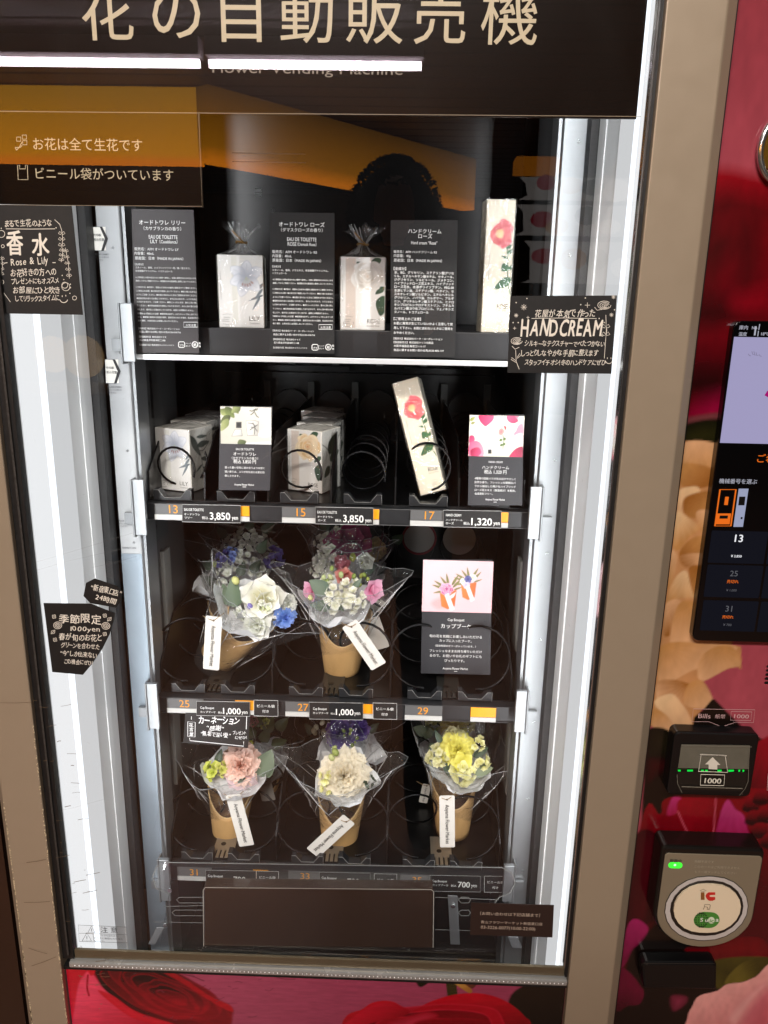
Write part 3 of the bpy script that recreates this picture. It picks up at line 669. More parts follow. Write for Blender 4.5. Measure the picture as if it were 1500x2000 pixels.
c.poly(q([(230, 640), (300, 660), (420, 740), (600, 800), (520, 800), (380, 760)]), (235, 60, 84), (190, 10, 34), soft=.002)
c.line(q([(180, 560), (176, 620), (185, 660)]), .0022, (150, 6, 30))
for i in range(26):
    x, y = rn.uniform(400, 1200), rn.uniform(480, 780); l = rn.uniform(8, 50); c.line(q([(x, y), (x+l*.5, y+rn.uniform(-6, 6)), (x+l, y+rn.uniform(-8, 8))]), .0007, (112, 40, 60))
c.line(q([(960, 503), (1050, 548), (1130, 578), (1190, 580)]), .0012, (104, 36, 54)); c.line(q([(640, 553), (700, 570), (745, 588)]), .0011, (90, 20, 40))
q = lambda pts: O(pts, 600, 1680, 2.5)
c.poly(q([(985, 680), (1090, 595), (1200, 552), (1290, 535), (1290, 1000), (1000, 900)]), (30, 20, 12), (16, 12, 8), g=(q([(1050, 600)])[0], q([(1200, 800)])[0]), soft=.003)
c.line(q([(700, 560), (705, 620), (712, 680)]), .012, (52, 44, 18))
c.poly(q([(600, 520), (660, 525), (760, 590), (805, 635), (785, 645), (700, 590), (620, 545)]), (214, 168, 84), (150, 96, 40), g=(q([(620, 530)])[0], q([(800, 640)])[0]))
c.poly(q([(740, 555), (880, 550), (840, 590), (800, 625)]), (120, 62, 36), (84, 40, 30))
c.poly(q([(525, 560), (560, 540), (612, 545), (600, 590), (548, 618)]), (34, 34, 14), (24, 20, 10), soft=.002)
c.poly(q([(430, 516), (700, 520), (1000, 535), (860, 548), (640, 536)]), (200, 96, 110), (170, 80, 100))
c.poly(q([(160, 820), (270, 725), (335, 690), (420, 690), (505, 735), (600, 690), (720, 655), (850, 650), (965, 685), (1060, 760), (1100, 850), (1100, 1300), (100, 1300)]), (176, 6, 26), (120, 2, 14), g=(q([(600, 680)])[0], q([(640, 860)])[0]), soft=.0015)
nest(q, 600, 850, 430, 150, .02, 6, 30, 40, ((150, 5, 22), (96, 2, 12), (186, 10, 34), (140, 5, 20), (190, 24, 48)), .002, 6)
c.poly(q([(180, 815), (290, 720), (400, 695), (500, 735), (440, 770), (330, 790)]), (190, 14, 40), (140, 4, 20), g=(q([(300, 700)])[0], q([(400, 800)])[0]), soft=.002)
c.poly(q([(380, 800), (480, 765), (580, 740), (640, 760), (560, 800), (480, 830)]), (206, 60, 88), (150, 6, 26), soft=.004)
c.poly(q([(520, 800), (620, 775), (760, 770), (880, 790), (800, 860), (600, 870)]), (70, 2, 10), (130, 4, 18), soft=.004)
c.rose(-.05, .55, .12, .07, ((60, 2, 8), (130, 4, 18), (176, 8, 28), (190, 20, 40)), 5)
c.mottle(.10, 40, 1); c.mottle(.07, 110, 2); c.build('floral_print', GLOSSPRINT, lp)

# ------------------------------------------------------------------ payment terminal to the right
YP = .012
pt = thing('payment_terminal', 'slim payment column with rose print, touch screen, bill slot and card reader', 'payment terminal', (.42, .2, 0))
m = MB(); m.box(.2665, .60, YP, .60, .05, 2.06); body = m.build('terminal_body', BLACK, pt, bevel=.002)
pP = VP(YP-.0004)
c = CV(pP, .268, .47, .55, 1.78, .0016, (134, 54, 66)); R = c.P
c.grad((140, 54, 64), (156, 66, 78), R([(1440, 0)])[0], R([(1440, 330)])[0])
def bp(pts, c0, c1=None, g=None, soft=.002, **k):
    k.setdefault('streak', .04); c.poly(R(pts), c0, c1, g=(R([g[0]])[0], R([g[1]])[0]) if g else None, soft=soft, **k)
# big blurred red rose, upper part
bp([(1370, 345), (1420, 330), (1500, 345), (1620, 330), (1640, 900), (1300, 900), (1330, 500)], (132, 4, 18), (100, 2, 12), g=((1450, 340), (1420, 480)), soft=.012)
for pts, a, b in (([(1385, 395), (1430, 380), (1500, 400), (1530, 440), (1440, 420), (1380, 440)], (30, 6, 4), (60, 4, 6)), ([(1380, 470), (1420, 460), (1430, 520), (1400, 600), (1370, 640), (1360, 560)], (26, 8, 4), (50, 4, 4)),
                  ([(1400, 540), (1440, 500), (1470, 560), (1430, 600), (1390, 610)], (110, 2, 16), (64, 2, 8)), ([(1440, 430), (1475, 440), (1480, 520), (1455, 560), (1440, 500)], (40, 6, 6), (24, 6, 4)),
                  ([(1360, 600), (1400, 590), (1460, 600), (1500, 590), (1500, 640), (1430, 640), (1350, 680)], (14, 4, 4), (30, 4, 4)), ([(1440, 590), (1480, 575), (1540, 570), (1540, 600), (1470, 605)], (140, 4, 24), (110, 2, 14)),
                  ([(1360, 650), (1400, 640), (1440, 650), (1432, 690), (1350, 680)], (116, 4, 18), (84, 2, 12)), ([(1350, 690), (1430, 700), (1410, 780), (1330, 780)], (30, 2, 6), (12, 4, 4)),
                  ([(1340, 735), (1420, 735), (1415, 775), (1340, 775)], (8, 4, 4), (6, 4, 4)), ([(1335, 785), (1420, 775), (1412, 815), (1380, 820), (1330, 830)], (92, 2, 14), (150, 8, 60))):
    bp(pts, a, b, g=(pts[0], pts[3]), soft=.028, alpha=.75)
bp([(1330, 818), (1415, 805), (1412, 822), (1335, 832)], (124, 70, 66), (100, 44, 50), soft=.003)
bp([(1330, 832), (1412, 820), (1412, 875), (1320, 875)], (40, 38, 12), (16, 16, 6), soft=.004)
# peach rose beside and under the screen
bp([(1320, 880), (1336, 862), (1368, 860), (1400, 866), (1430, 880), (1430, 1260), (1447, 1262), (1448, 1300), (1447, 1308), (1440, 1301), (1420, 1306), (1372, 1330), (1394, 1372), (1390, 1380), (1370, 1385), (1354, 1420), (1350, 1425), (1322, 1424), (1308, 1430), (1290, 1424), (1274, 1418), (1240, 1418), (1250, 1000)], (200, 148, 102), (178, 124, 78), soft=.0012, sm=False)
PE = ((204, 156, 114), (146, 92, 40), (178, 126, 72), (216, 178, 134))
for pts, a, b, g in (([(1336, 864), (1400, 868), (1396, 905), (1350, 930), (1330, 910)], 0, 2, ((1360, 865), (1360, 925))), ([(1332, 905), (1390, 915), (1392, 945), (1350, 955), (1325, 940)], 1, 2, ((1380, 940), (1340, 905))),
                     ([(1322, 960), (1360, 950), (1366, 968), (1340, 985), (1330, 1010), (1318, 1000)], 3, 0, ((1340, 955), (1325, 1005))), ([(1340, 970), (1392, 960), (1388, 1000), (1352, 1012), (1334, 998)], 1, 2, ((1345, 975), (1385, 1005))),
                     ([(1320, 1000), (1345, 1012), (1366, 1032), (1345, 1050), (1325, 1075), (1314, 1060)], 3, 2, ((1325, 1005), (1350, 1050))), ([(1360, 1000), (1388, 1000), (1384, 1045), (1368, 1035)], 0, 2, ((1385, 1003), (1368, 1040))),
                     ([(1350, 1052), (1384, 1048), (1380, 1085), (1340, 1100), (1326, 1080)], 1, 2, ((1330, 1090), (1380, 1055))), ([(1330, 1085), (1376, 1082), (1372, 1108), (1336, 1106)], 0, 1, ((1370, 1085), (1335, 1110))),
                     ([(1310, 1075), (1322, 1085), (1318, 1120), (1304, 1150), (1300, 1110)], 0, 2, ((1308, 1080), (1305, 1150))), ([(1318, 1130), (1340, 1115), (1350, 1150), (1358, 1166), (1330, 1168), (1302, 1178)], 3, 2, ((1340, 1120), (1310, 1175))),
                     ([(1345, 1110), (1374, 1112), (1368, 1180), (1356, 1165)], 1, 2, ((1350, 1115), (1366, 1180))), ([(1300, 1180), (1330, 1175), (1320, 1230), (1296, 1240)], 0, 1, ((1300, 1180), (1325, 1230))),
                     ([(1325, 1180), (1366, 1185), (1362, 1260), (1310, 1262)], 2, 0, ((1335, 1185), (1340, 1260))), ([(1290, 1262), (1370, 1255), (1440, 1265), (1380, 1300), (1350, 1310), (1290, 1335)], 2, 0, ((1300, 1265), (1340, 1325))),
                     ([(1372, 1280), (1400, 1262), (1432, 1264), (1446, 1298), (1420, 1306), (1372, 1330), (1362, 1310)], 2, 0, ((1400, 1265), (1390, 1325))), ([(1285, 1330), (1345, 1335), (1338, 1362), (1290, 1380)], 1, 0, ((1340, 1335), (1300, 1375))),
                     ([(1345, 1336), (1372, 1330), (1393, 1372), (1372, 1384), (1340, 1378), (1335, 1365)], 2, 0, ((1345, 1336), (1380, 1380))), ([(1278, 1370), (1310, 1355), (1330, 1372), (1345, 1395), (1352, 1422), (1322, 1424), (1300, 1400)], 3, 0, ((1305, 1360), (1340, 1420))),
                     ([(1275, 1385), (1300, 1395), (1322, 1424), (1306, 1430), (1274, 1418)], 2, 0, ((1285, 1390), (1300, 1428)))):
    bp(pts, PE[a], PE[b], g=g, soft=.0022)
# dark gap, leaf, red and magenta petals
bp([(1390, 1366), (1396, 1366), (1450, 1420), (1500, 1450), (1500, 1560), (1310, 1560), (1270, 1640), (1250, 1640), (1264, 1424), (1306, 1432), (1350, 1426), (1356, 1400), (1374, 1385)], (12, 7, 5), (18, 10, 6), soft=.002, sm=False)
bp([(1268, 1424), (1310, 1430), (1315, 1480), (1300, 1484), (1290, 1475), (1268, 1478)], (26, 22, 10), (14, 12, 6))
bp([(1266, 1480), (1310, 1490), (1280, 1520), (1262, 1530)], (56, 4, 8), (26, 4, 6), soft=.004)
bp([(1478, 1450), (1640, 1430), (1640, 1700), (1470, 1560)], (136, 6, 26), (60, 2, 10), g=((1500, 1450), (1480, 1580)), soft=.003)
bp([(1250, 1615), (1290, 1590), (1310, 1556), (1480, 1540), (1500, 1600), (1500, 2100), (1180, 2100)], (120, 2, 16), (70, 2, 12), g=((1330, 1560), (1290, 1700)), soft=.002)
bp([(1302, 1590), (1314, 1556), (1330, 1558), (1328, 1575), (1318, 1590)], (170, 40, 100), (140, 10, 50), g=((1310, 1560), (1325, 1590)))
bp([(1330, 1560), (1396, 1558), (1394, 1640), (1370, 1660), (1345, 1640), (1324, 1590)], (130, 4, 22), (104, 2, 12), g=((1335, 1560), (1390, 1640)))
c.line(R([(1324, 1585), (1335, 1610), (1350, 1640), (1356, 1650)]), .0014, (180, 70, 90)); c.line(R([(1398, 1558), (1396, 1590), (1392, 1645)]), .0014, (180, 70, 90))
bp([(1420, 1562), (1436, 1580), (1452, 1592), (1460, 1620), (1470, 1655), (1400, 1655), (1404, 1600)], (176, 50, 112), (132, 8, 44), g=((1430, 1565), (1410, 1655)))
for i, (x, y) in enumerate(((1465, 1570), (1485, 1555), (1470, 1595), (1495, 1590), (1480, 1620), (1500, 1640))):
    bp([(x-16, y+10), (x-4, y-12), (x+18, y-8), (x+16, y+12), (x, y+18)], (34, 2, 8), (120, 4, 20), g=((x, y+10), (x+4, y-12)), soft=.003)
bp([(1236, 1640), (1290, 1640), (1290, 1780), (1270, 1800), (1225, 1820)], (86, 2, 16), (48, 2, 10), soft=.004)
bp([(1230, 1800), (1245, 1795), (1265, 1810), (1264, 1830), (1273, 1836), (1250, 1845), (1230, 1870), (1212, 1890), (1220, 1830)], (150, 24, 84), (110, 10, 52), g=((1250, 1800), (1225, 1870)))
bp([(1225, 1880), (1250, 1840), (1300, 1800), (1380, 1870), (1440, 1880), (1400, 1960), (1300, 2030), (1200, 2030)], (10, 5, 5), (16, 8, 6), soft=.004)
bp([(1212, 1890), (1255, 1930), (1250, 1960), (1225, 1965), (1208, 1975), (1200, 1960)], (96, 6, 40), (60, 2, 20), g=((1240, 1930), (1215, 1970)))
bp([(1340, 1850), (1480, 1830), (1500, 1880), (1440, 1872), (1384, 1878)], (120, 4, 16), (90, 2, 12), soft=.002)
bp([(1384, 1880), (1480, 1868), (1520, 1885), (1480, 1910), (1450, 1925), (1400, 1930)], (40, 36, 10), (70, 62, 18), soft=.003)
bp([(1415, 1918), (1450, 1880), (1500, 1870), (1500, 1900), (1440, 1924)], (98, 86, 30), (60, 52, 16), g=((1440, 1900), (1480, 1890)))
bp([(1310, 1945), (1340, 1945), (1340, 1960), (1315, 1975)], (130, 40, 66), (90, 20, 40), soft=.004)
bp([(1352, 1965), (1365, 1945), (1400, 1935), (1420, 1922), (1450, 1918), (1475, 1908), (1520, 1890), (1560, 2080), (1330, 2080), (1342, 1990)], (222, 156, 150), (200, 110, 116), g=((1380, 1940), (1440, 2030)), soft=.0015)
bp([(1420, 1990), (1440, 1960), (1480, 1925), (1500, 1920), (1470, 1960), (1440, 2000)], (232, 186, 176), (214, 140, 140), soft=.006)
bp([(1450, 1990), (1500, 1930), (1530, 1950), (1520, 2050), (1440, 2050)], (190, 70, 84), (206, 110, 120), soft=.012)
c.mottle(.10, 14, 3); c.mottle(.07, 45, 4); c.build('floral_print', GLOSSPRINT, body)

# ---- touch screen
pT = VP(YP-.010)
def pxslab(pl, pts, t, mt, name, par, bevel=0.0):
    b = MB(); a = [pl.loc(*q) for q in pts]
    if sum(a[i][0]*a[(i+1) % len(a)][1]-a[(i+1) % len(a)][0]*a[i][1] for i in range(len(a))) < 0: a = a[::-1]
    b.slab(pl, a, t); return b.build(name, mt, par, bevel=bevel)
def wrect(pl, x0, x1, z0, z1, rad=.004, n=5):
    o = []
    for cx, cz, a in ((x1-rad, z1-rad, 0), (x0+rad, z1-rad, 90), (x0+rad, z0+rad, 180), (x1-rad, z0+rad, 270)):
        o += [(cx+rad*math.cos(math.radians(a+90*i/n)), cz+rad*math.sin(math.radians(a+90*i/n))) for i in range(n+1)]
    return o
sx0, sz1 = pT.loc(1395, 930)[0], pT.loc(1437, 626)[1]; sz0 = pT.loc(1375, 1252)[1]
m = MB(); m.slab(pT, wrect(pT, sx0-.0005, .53, sz0, sz1, .007), .0105); ts = m.build('touch_screen', mat('screen_glass', (7, 7, 8), .08, coat=.3), pt, bevel=.0012)
pD = pT.off(.0003)
SCR = {}
def glow(n, cc, s_):
    if n not in SCR: SCR[n] = emit(n, cc, s_)
    return SCR[n]
xL, zt, zb = pD.loc(1422, 760)[0]-.0008, pD.loc(1440, 658)[1], pD.loc(1410, 865)[1]
m = MB(); m.slab(pD, [(xL, zb), (.52, zb), (.52, zt), (xL, zt)], .0002); m.build('display_picture', glow('display_lilac', (172, 166, 206), .85), ts)
m = MB()
for i, (x, y, h) in enumerate(((1463, 693, 4), (1470, 690, 8), (1474, 691, 10), (1478, 692, 8), (1484, 694, 4))): stroke(m, pD.off(.0002), [(x-2, y-h*.5), (x, y+h*.3), (x+3, y+2)], 1.4)
m.build('display_mark', glow('display_grey', (146, 140, 172), .8), ts)
m = MB(); m.slab(pD.off(.0003), [pD.loc(*k) for k in ((1493, 772), (1498, 764), (1508, 760), (1508, 778), (1500, 776))][::-1], .0001); m.build('display_petal', glow('display_magenta', (176, 20, 120), .8), ts)
gw, go, gd = MB(), MB(), MB()
txt(gw, '庫内', 1443, 643, pD, x1=1460, bold=.01); txt(gw, '温度', 1442, 655.5, pD, x1=1458, bold=.01); txt(gw, 'No', 1468, 643, pD, x1=1478, bold=.02); txt(gw, '1', 1472, 655, pD, x1=1475, bold=.02); txt(gw, '18℃', 1486, 655, pD, x1=1502, bold=.02)
stroke(gw, pD, [(1483.5, 633), (1481.5, 644)], 1.6); stroke(gw, pD, [(1481, 646), (1479.5, 657)], 1.6)
txt(gw, '機械番号を選ぶ', 1404, 943, pD, x1=1478, bold=.004)
txt(go, 'ご希', 1478, 902, pD, em=19, bold=.01); txt(go, '売切れ', 1419, 1138, pD, x1=1442, bold=.01); txt(go, '売切れ', 1410, 1207, pD, x1=1432, bold=.01)
# machine icons
stroke(go, pD, [(1406, 956), (1437, 956), (1427, 1027), (1396, 1027)], 3.0, True)
pxslab(pD, [(1401, 1003), (1428, 1003), (1425, 1024), (1398, 1024)], .0002, glow('screen_orange', (240, 112, 30), .95), 'machine_icon', ts)
txt(go, '1', 1414, 986, pD, x1=1421, em=24, bold=.03)
pxslab(pD, [(1443, 954.5), (1462, 954.5), (1451, 1029), (1432.5, 1029)], .0002, glow('screen_pale', (170, 176, 206), .8), 'machine_icon', ts)
for k in ([(1444, 970), (1456, 970), (1454, 987), (1442, 987)], [(1447, 1010), (1450.5, 1010), (1450, 1014), (1446.5, 1014)], [(1406, 1007), (1422, 1007), (1421, 1013), (1405, 1013)]): pxslab(pD.off(.0004), k, .0002, BLACK, 'icon_mark', ts)
# item buttons
for (x, y, wd, hh) in ((1389, 1036, 107, 66), (1381, 1102.5, 107, 66), (1373, 1172, 105, 62)):
    a, b = pD.loc(x, y), pD.loc(x-7, y+hh-3)
    for j in range(2):
        xx = a[0]+j*.0566; m = MB(); m.slab(pD, wrect(pD, xx+.0008, xx+.055, b[1], a[1], .001, 2), .0002); m.build('item_button', glow('button_dark', (24, 24, 32), .8), ts)
gw2 = MB(); pE = pD.off(.0003)
txt(gw2, '13', 1434, 1058, pE, x1=1450, bold=.03); txt(gw2, '¥ 3,850', 1427, 1088, pE, x1=1448, bold=.02)
txt(gd, '25', 1425, 1125, pE, x1=1440, bold=0); txt(gd, '31', 1416, 1194, pE, x1=1429, bold=0); txt(gd, '¥ 1,000', 1418, 1154.5, pE, x1=1438, bold=0); txt(gd, '¥ 700', 1412, 1222, pE, x1=1428, bold=0)
gw.build('lettering', glow('screen_white', (205, 205, 220), .7), ts); gw2.build('lettering', glow('screen_bright', (250, 250, 255), .95), ts); go.build('lettering', glow('screen_orange', (240, 112, 30), .95), ts); gd.build('lettering', glow('screen_dim', (120, 120, 126), .6), ts)
# ---- writing on the panel
pN = VP(YP-.0012); m = MB()
stroke(m, pN, [(1354, 1384), (1474, 1386), (1471, 1411), (1437, 1410), (1409.5, 1419), (1384, 1409), (1351, 1409)], .9, True); stroke(m, pN, [(1428, 1389), (1468, 1390), (1466, 1407), (1426, 1406)], .9, True)
txt(m, 'Bills', 1363, 1402, pN, x1=1387, em=14, bold=.01); txt(m, '紙幣', 1396, 1402, pN, x1=1416, bold=.0); txt(m, '1000', 1433, 1402, pN, x1=1462, em=12, bold=.02)
stroke(m, pN, [(1500, 1510), (1498, 1543), (1520, 1543)], .9)
m.build('panel_lettering', mat('panel_ink', (196, 160, 160), .6), body)
m = MB()
for i in range(5):
    y = 1299+i*8; m.slab(pN, [pN.loc(*k) for k in ((1497-i*1.2, y+3), (1500-i*1.2, y), (1540, y), (1540, y+5), (1499-i*1.2, y+5))][::-1], .0004)
m.build('speaker_slot', BLACK, body)
m = MB(); p = VP(YP-.006).hit(1528, 290); m.tube([p+Vector((.0185*math.cos(a), 0, .0265*math.sin(a))) for a in np.arange(40)*2*math.pi/40], .0028, 10, closed=True); lr = m.build('coin_ring', CHROME, pt)
m = MB(); m.disc(p+Vector((0, .003, 0)), (0, -1, 0), .018, 40, .003); m.build('ring_plate', mat('gold_plate', (190, 140, 50), .25, .9), lr)
# ---- bill acceptor
pA = VP(YP-.016); ba = shelf.__call__ if False else None
ba = bpy.data.objects.new('bill_acceptor', None); COL.objects.link(ba); ba.parent = pt; WM[ba.name] = WM[pt.name]
A0, A1 = pA.loc(1312, 1552), pA.loc(1492, 1434)
m = MB(); m.slab(pA, wrect(pA, pA.loc(1320, 1440)[0]-.002, pA.loc(1484, 1440)[0], A0[1], A1[1], .006), .017); m.build('housing', BLACK, ba, bevel=.002)
pA2 = pA.off(.0004)
pxslab(pA2, [(1331, 1454), (1465, 1456), (1462, 1502), (1324, 1500)], .0003, mat('slot_window', (96, 93, 82), .3, noise_s=60, noise_a=.12), 'slot_cover', ba)
pxslab(pA2, [(1324, 1505), (1461, 1507), (1460, 1530), (1450, 1545), (1332, 1542), (1322, 1525)], .0003, mat('slot_dark', (26, 25, 22), .25), 'slot_mouth', ba)
pxslab(pA2, [(1322, 1500), (1462, 1502), (1461, 1508), (1322, 1506)], .0003, mat('slot_lip', (18, 34, 18), .2), 'slot_lip', ba)
m = MB()
for x0, x1 in ((1324, 1329), (1342, 1353), (1369, 1374), (1377, 1382), (1401, 1409), (1422, 1433), (1442, 1445), (1450, 1453)): m.slab(pA2.off(.0006), [pA2.loc(*k) for k in ((x0, 1506+(x0-1324)*.01), (x1, 1506), (x1, 1503), (x0, 1503))], .0002)
m.build('guide_light', emit('green_led', (20, 220, 70), 1.1), ba)
pA3 = pA2.off(.0012); m = MB(); m2 = m
stroke(m, pA3, [(1369, 1474), (1416, 1476), (1421, 1508), (1364, 1506)], 1.8, True); stroke(m, pA3, [(1367, 1473), (1419, 1475.5)], 2.4)
m.slab(pA3, [pA3.loc(*k) for k in ((1392, 1479), (1407, 1494), (1401, 1494), (1401, 1503), (1384, 1502), (1384, 1493), (1377, 1493))][::-1], .0002)
stroke(m, pA3, [(1368.5, 1512), (1415, 1513), (1413.5, 1534), (1367.5, 1533)], 1.6, True); txt(m, '1000', 1375, 1529, pA3, x1=1408, em=16, bold=.05)
m.build('lettering', mat('slot_ink', (214, 208, 194), .5), ba)
m = MB(); stroke(m, pA3, [(1331, 1536), (1450, 1539.5)], 1.8); stroke(m, pA3, [(1331, 1456), (1468, 1458.5)], 1.4); stroke(m, pA3, [(1322, 1512), (1323, 1530), (1332, 1548)], .8); stroke(m, pA3, [(1463, 1462), (1461, 1525), (1455, 1540), (1444, 1553)], .8)
m.build('cover_edge', mat('cover_edge', (120, 116, 104), .3), ba)
# ---- card reader
cr = bpy.data.objects.new('card_reader', None); COL.objects.link(cr); cr.parent = pt; WM[cr.name] = WM[pt.name]
pC = VP(YP-.028)
def reader(x0, x1, z1, z0, rad, n=14):       # square shoulders, round below
    o = []; ra = rad
    o += [(x1-ra+ra*math.cos(a), z1-ra+ra*math.sin(a)) for a in np.linspace(0, math.pi/2, 6)]
    o += [(x0+ra+ra*math.cos(a), z1-ra+ra*math.sin(a)) for a in np.linspace(math.pi/2, math.pi, 6)]
    w2 = (x1-x0)/2; h2 = w2*.86
    o += [((x0+x1)/2+w2*math.cos(a), z0+h2+h2*math.sin(a)) for a in np.linspace(math.pi, 2*math.pi, 2*n)]
    return o
x0, x1 = pC.loc(1289, 1740)[0], pC.loc(1477, 1740)[0]; z1, z0 = pC.loc(1384, 1668)[1], pC.loc(1384, 1848)[1]
m = MB(); m.slab(pC, reader(x0-.0035, x1+.0025, z1+.008, z0-.002, .006), .028); m.build('housing', mat('reader_black', (18, 15, 13), .3), cr, bevel=.003)
m = MB(); m.slab(pC.off(.0012), reader(x0, x1, z1, z0, .004), .002); m.build('face_plate', mat('satin_steel', (138, 126, 106), .35, .25, noise_s=8, noise_a=.05), cr, bevel=.0006)
def stad(px0, px1, py0, py1, pl, n=12):
    a, b = pl.loc(px0, (py0+py1)/2), pl.loc(px1, (py0+py1)/2); t, bt = pl.loc((px0+px1)/2, py0)[1], pl.loc((px0+px1)/2, py1)[1]; r = (t-bt)/2; x_0, x_1 = a[0]+r, b[0]-r; zc_ = (t+bt)/2
    return [(x_1+r*math.cos(v), zc_+r*math.sin(v)) for v in np.linspace(-math.pi/2, math.pi/2, n)]+[(x_0+r*math.cos(v), zc_+r*math.sin(v)) for v in np.linspace(math.pi/2, 1.5*math.pi, n)]
for d, (a, b, e, f), mt, nm in ((.0020, (1298, 1462, 1711, 1838), mat('ring_line', (60, 54, 46), .4), 'outer_line'), (.0024, (1299.5, 1460.5, 1712.5, 1836.5), mat('reader_ring', (190, 182, 178), .35), 'touch_ring'), (.0030, (1309, 1452, 1720, 1828), mat('reader_groove', (34, 28, 24), .4), 'groove'), (.0050, (1316, 1447, 1727.5, 1822), mat('reader_cream', (224, 206, 178), .35), 'touch_pad')):
    p = pC.off(d); m = MB(); m.slab(p, stad(a, b, e, f, p), .0012 if d < .005 else .003); m.build(nm, mt, cr)
p = pC.off(.0054)
m = MB(); p2 = pC.off(.0018); m.slab(p2, stad(1305.5, 1333, 1684.5, 1696, p2), .0004); m.build('status_light', emit('reader_green', (70, 245, 60), 1.3), cr)
m = MB(); m.ball(p2.hit(1318, 1689)+Vector((0, -.0004, 0)), (.0014, .0004, .0014)); m.build('light_core', emit('reader_green_core', (190, 255, 190), 1.6), cr)
m = MB(); txt(m, '取扱中', 1308, 1683, p2, x1=1331, bold=.02); m.build('lettering', DARKINK, cr)
m = MB()
for i, (s_, e) in enumerate((('残額不足です', 1394), ('このカードはご利用できません', 1445), ('もう一度タッチしてください', 1438))): txt(m, s_, 1356, 1684+i*10, p2, x1=e, bold=0)
m.build('lettering', mat('reader_faint', (170, 160, 140), .5), cr)
m = MB(); m.slab(p, [p.loc(*k) for k in ((1369, 1743), (1376, 1743), (1376, 1757.5), (1369, 1757.5))][::-1], .0002); m.build('emblem_brown', mat('emblem_brown', (134, 84, 40), .5), cr)
m = MB(); stroke(m, p, [(1367, 1739), (1373, 1736), (1379, 1739), (1373, 1741)], .8, True); stroke(m, p, [(1373, 1776), (1376, 1770), (1381, 1771), (1383, 1775)], 1.0); stroke(m, p, [(1375, 1770), (1376, 1766), (1386, 1766), (1387, 1768), (1386, 1774), (1385, 1776), (1380, 1775)], 1.0)
m.build('emblem_lines', mat('emblem_line', (96, 84, 66), .5), cr)
m = MB(); m.slab(p, [p.loc(*k) for k in ((1397, 1743), (1397, 1748), (1388, 1748), (1385, 1750), (1388, 1752), (1397, 1752), (1397, 1757), (1394, 1758), (1392, 1759.5), (1389, 1759.5), (1386, 1759.5), (1383, 1758), (1380, 1755), (1378, 1750), (1380, 1746), (1384, 1743))][::-1], .0002)
m.build('emblem_red', mat('emblem_red', (196, 40, 34), .5), cr)
m = MB(); m.slab(p, stad(1355, 1405.5, 1781.5, 1812.5, p), .0002); m.build('card_logo', mat('logo_green', (70, 132, 50), .5), cr)
m = MB(); p3 = p.off(.0003)
for k in range(7):
    for j in range(9):
        xx = 1370+13*math.sin(-1.3+k*.43); a = -1.25+j*.31; m.slab(p3, [p3.loc(1370+(xx-1370)*math.cos(a)+u_, 1797+14.5*math.sin(a)+v_) for u_, v_ in ((-.9, -1), (.9, -1), (.9, 1), (-.9, 1))][::-1], .0001)
m.build('logo_pattern', mat('logo_dark', (26, 40, 22), .5), cr)
m = MB(); p4 = p3.off(.0003); m.slab(p4, [p4.loc(*k) for k in circ(1389.5, 1797.5, 6.5, 16)][::-1], .0001); m.build('logo_spot', mat('logo_spot', (214, 220, 196), .5), cr)
m = MB(); p5 = p4.off(.0003); txt(m, 'S u', 1367, 1799.5, p5, x1=1382, bold=.03); txt(m, 'a', 1397, 1799.5, p5, x1=1403, bold=.03); m.build('lettering', mat('logo_white', (232, 234, 222), .5), cr)
m = MB(); txt(m, 'ic', 1385.5, 1801, p5, x1=1394, em=12, bold=.03); m.build('lettering', MATS['logo_green'], cr)
# ---- coin return mouth
pR = VP(YP-.018); q0 = [(1254, 1888), (1262, 1881), (1394, 1881), (1401, 1884), (1400, 1934), (1257, 1932)]
cret = pxslab(pR, q0, .018, BLACK, 'coin_return', pt, bevel=.003)
m = MB(); stroke(m, pR.off(.0004), [(1252, 1885), (1254, 1881), (1396, 1881)], .8); m.build('lip_edge', mat('lip_edge', (60, 54, 50), .3), cret)
m = MB(); m.box(.2634, .2664, .004, .02, .06, 2.06); m.build('side_seam', BLACK, vm)

# ------------------------------------------------------------------ cards and notices
def card(name, label, cat, quad, pl, mt, group=None, t=.0006, tex=None):
    a = [pl.loc(*q) for q in quad]
    if sum(a[i][0]*a[(i+1) % len(a)][1]-a[(i+1) % len(a)][0]*a[i][1] for i in range(len(a))) < 0: a = a[::-1]
    cx = sum(p[0] for p in a)/len(a); r = thing(name, label, cat, pl.pt(cx, min(p[1] for p in a)), group)
    m = MB(); m.slab(pl, a, t); m.build('card_sheet', mt, r); return r
def lines(acc, pl, L, bold=.012):
    for l in L: txt(acc, l[0], l[1], l[3], pl, x1=l[2], em=l[4] if len(l) > 4 else None, bold=l[5] if len(l) > 5 else bold)
G1 = 'ingredient cards along the top shelf'
pl = VP(.1995)
BODY = ('※ご使用前にお肌の目立たない箇所へ塗布し、お肌に異常があらわれないかを', '確認してからご使用ください。敏感肌の方は直接肌に使用しないでください。', '［ご使用方法］●手首や、首筋などお好みの箇所に馴染ませてご使用ください。', '［ご使用上の注意］●火気付近で使用しないでください。●強く吸い込まない',
        'ようにご注意ください。●お肌に合わないときはご使用をおやめください。', '●直射日光のあたるお肌につけますと、まれにかぶれたり、シミになるこ', 'とがありますので、ご注意ください。●目に入ったときは、直ちに洗い流し', 'てください。●天然由来成分を使用しておりますので、まれに色や香りが変', '化したり、澱が生じる場合がございますが、品質には問題ありません。', '［保管および取扱上の注意］●使用後は必ずしっかりキャップをしめてくだ', 'さい。●極端に高温又は低温の場所、直射日光のあたる場所、乳幼児の手の', '届く場所、火気付近には保管しないでください。')
SHORT = {8: .93, 11: .66}
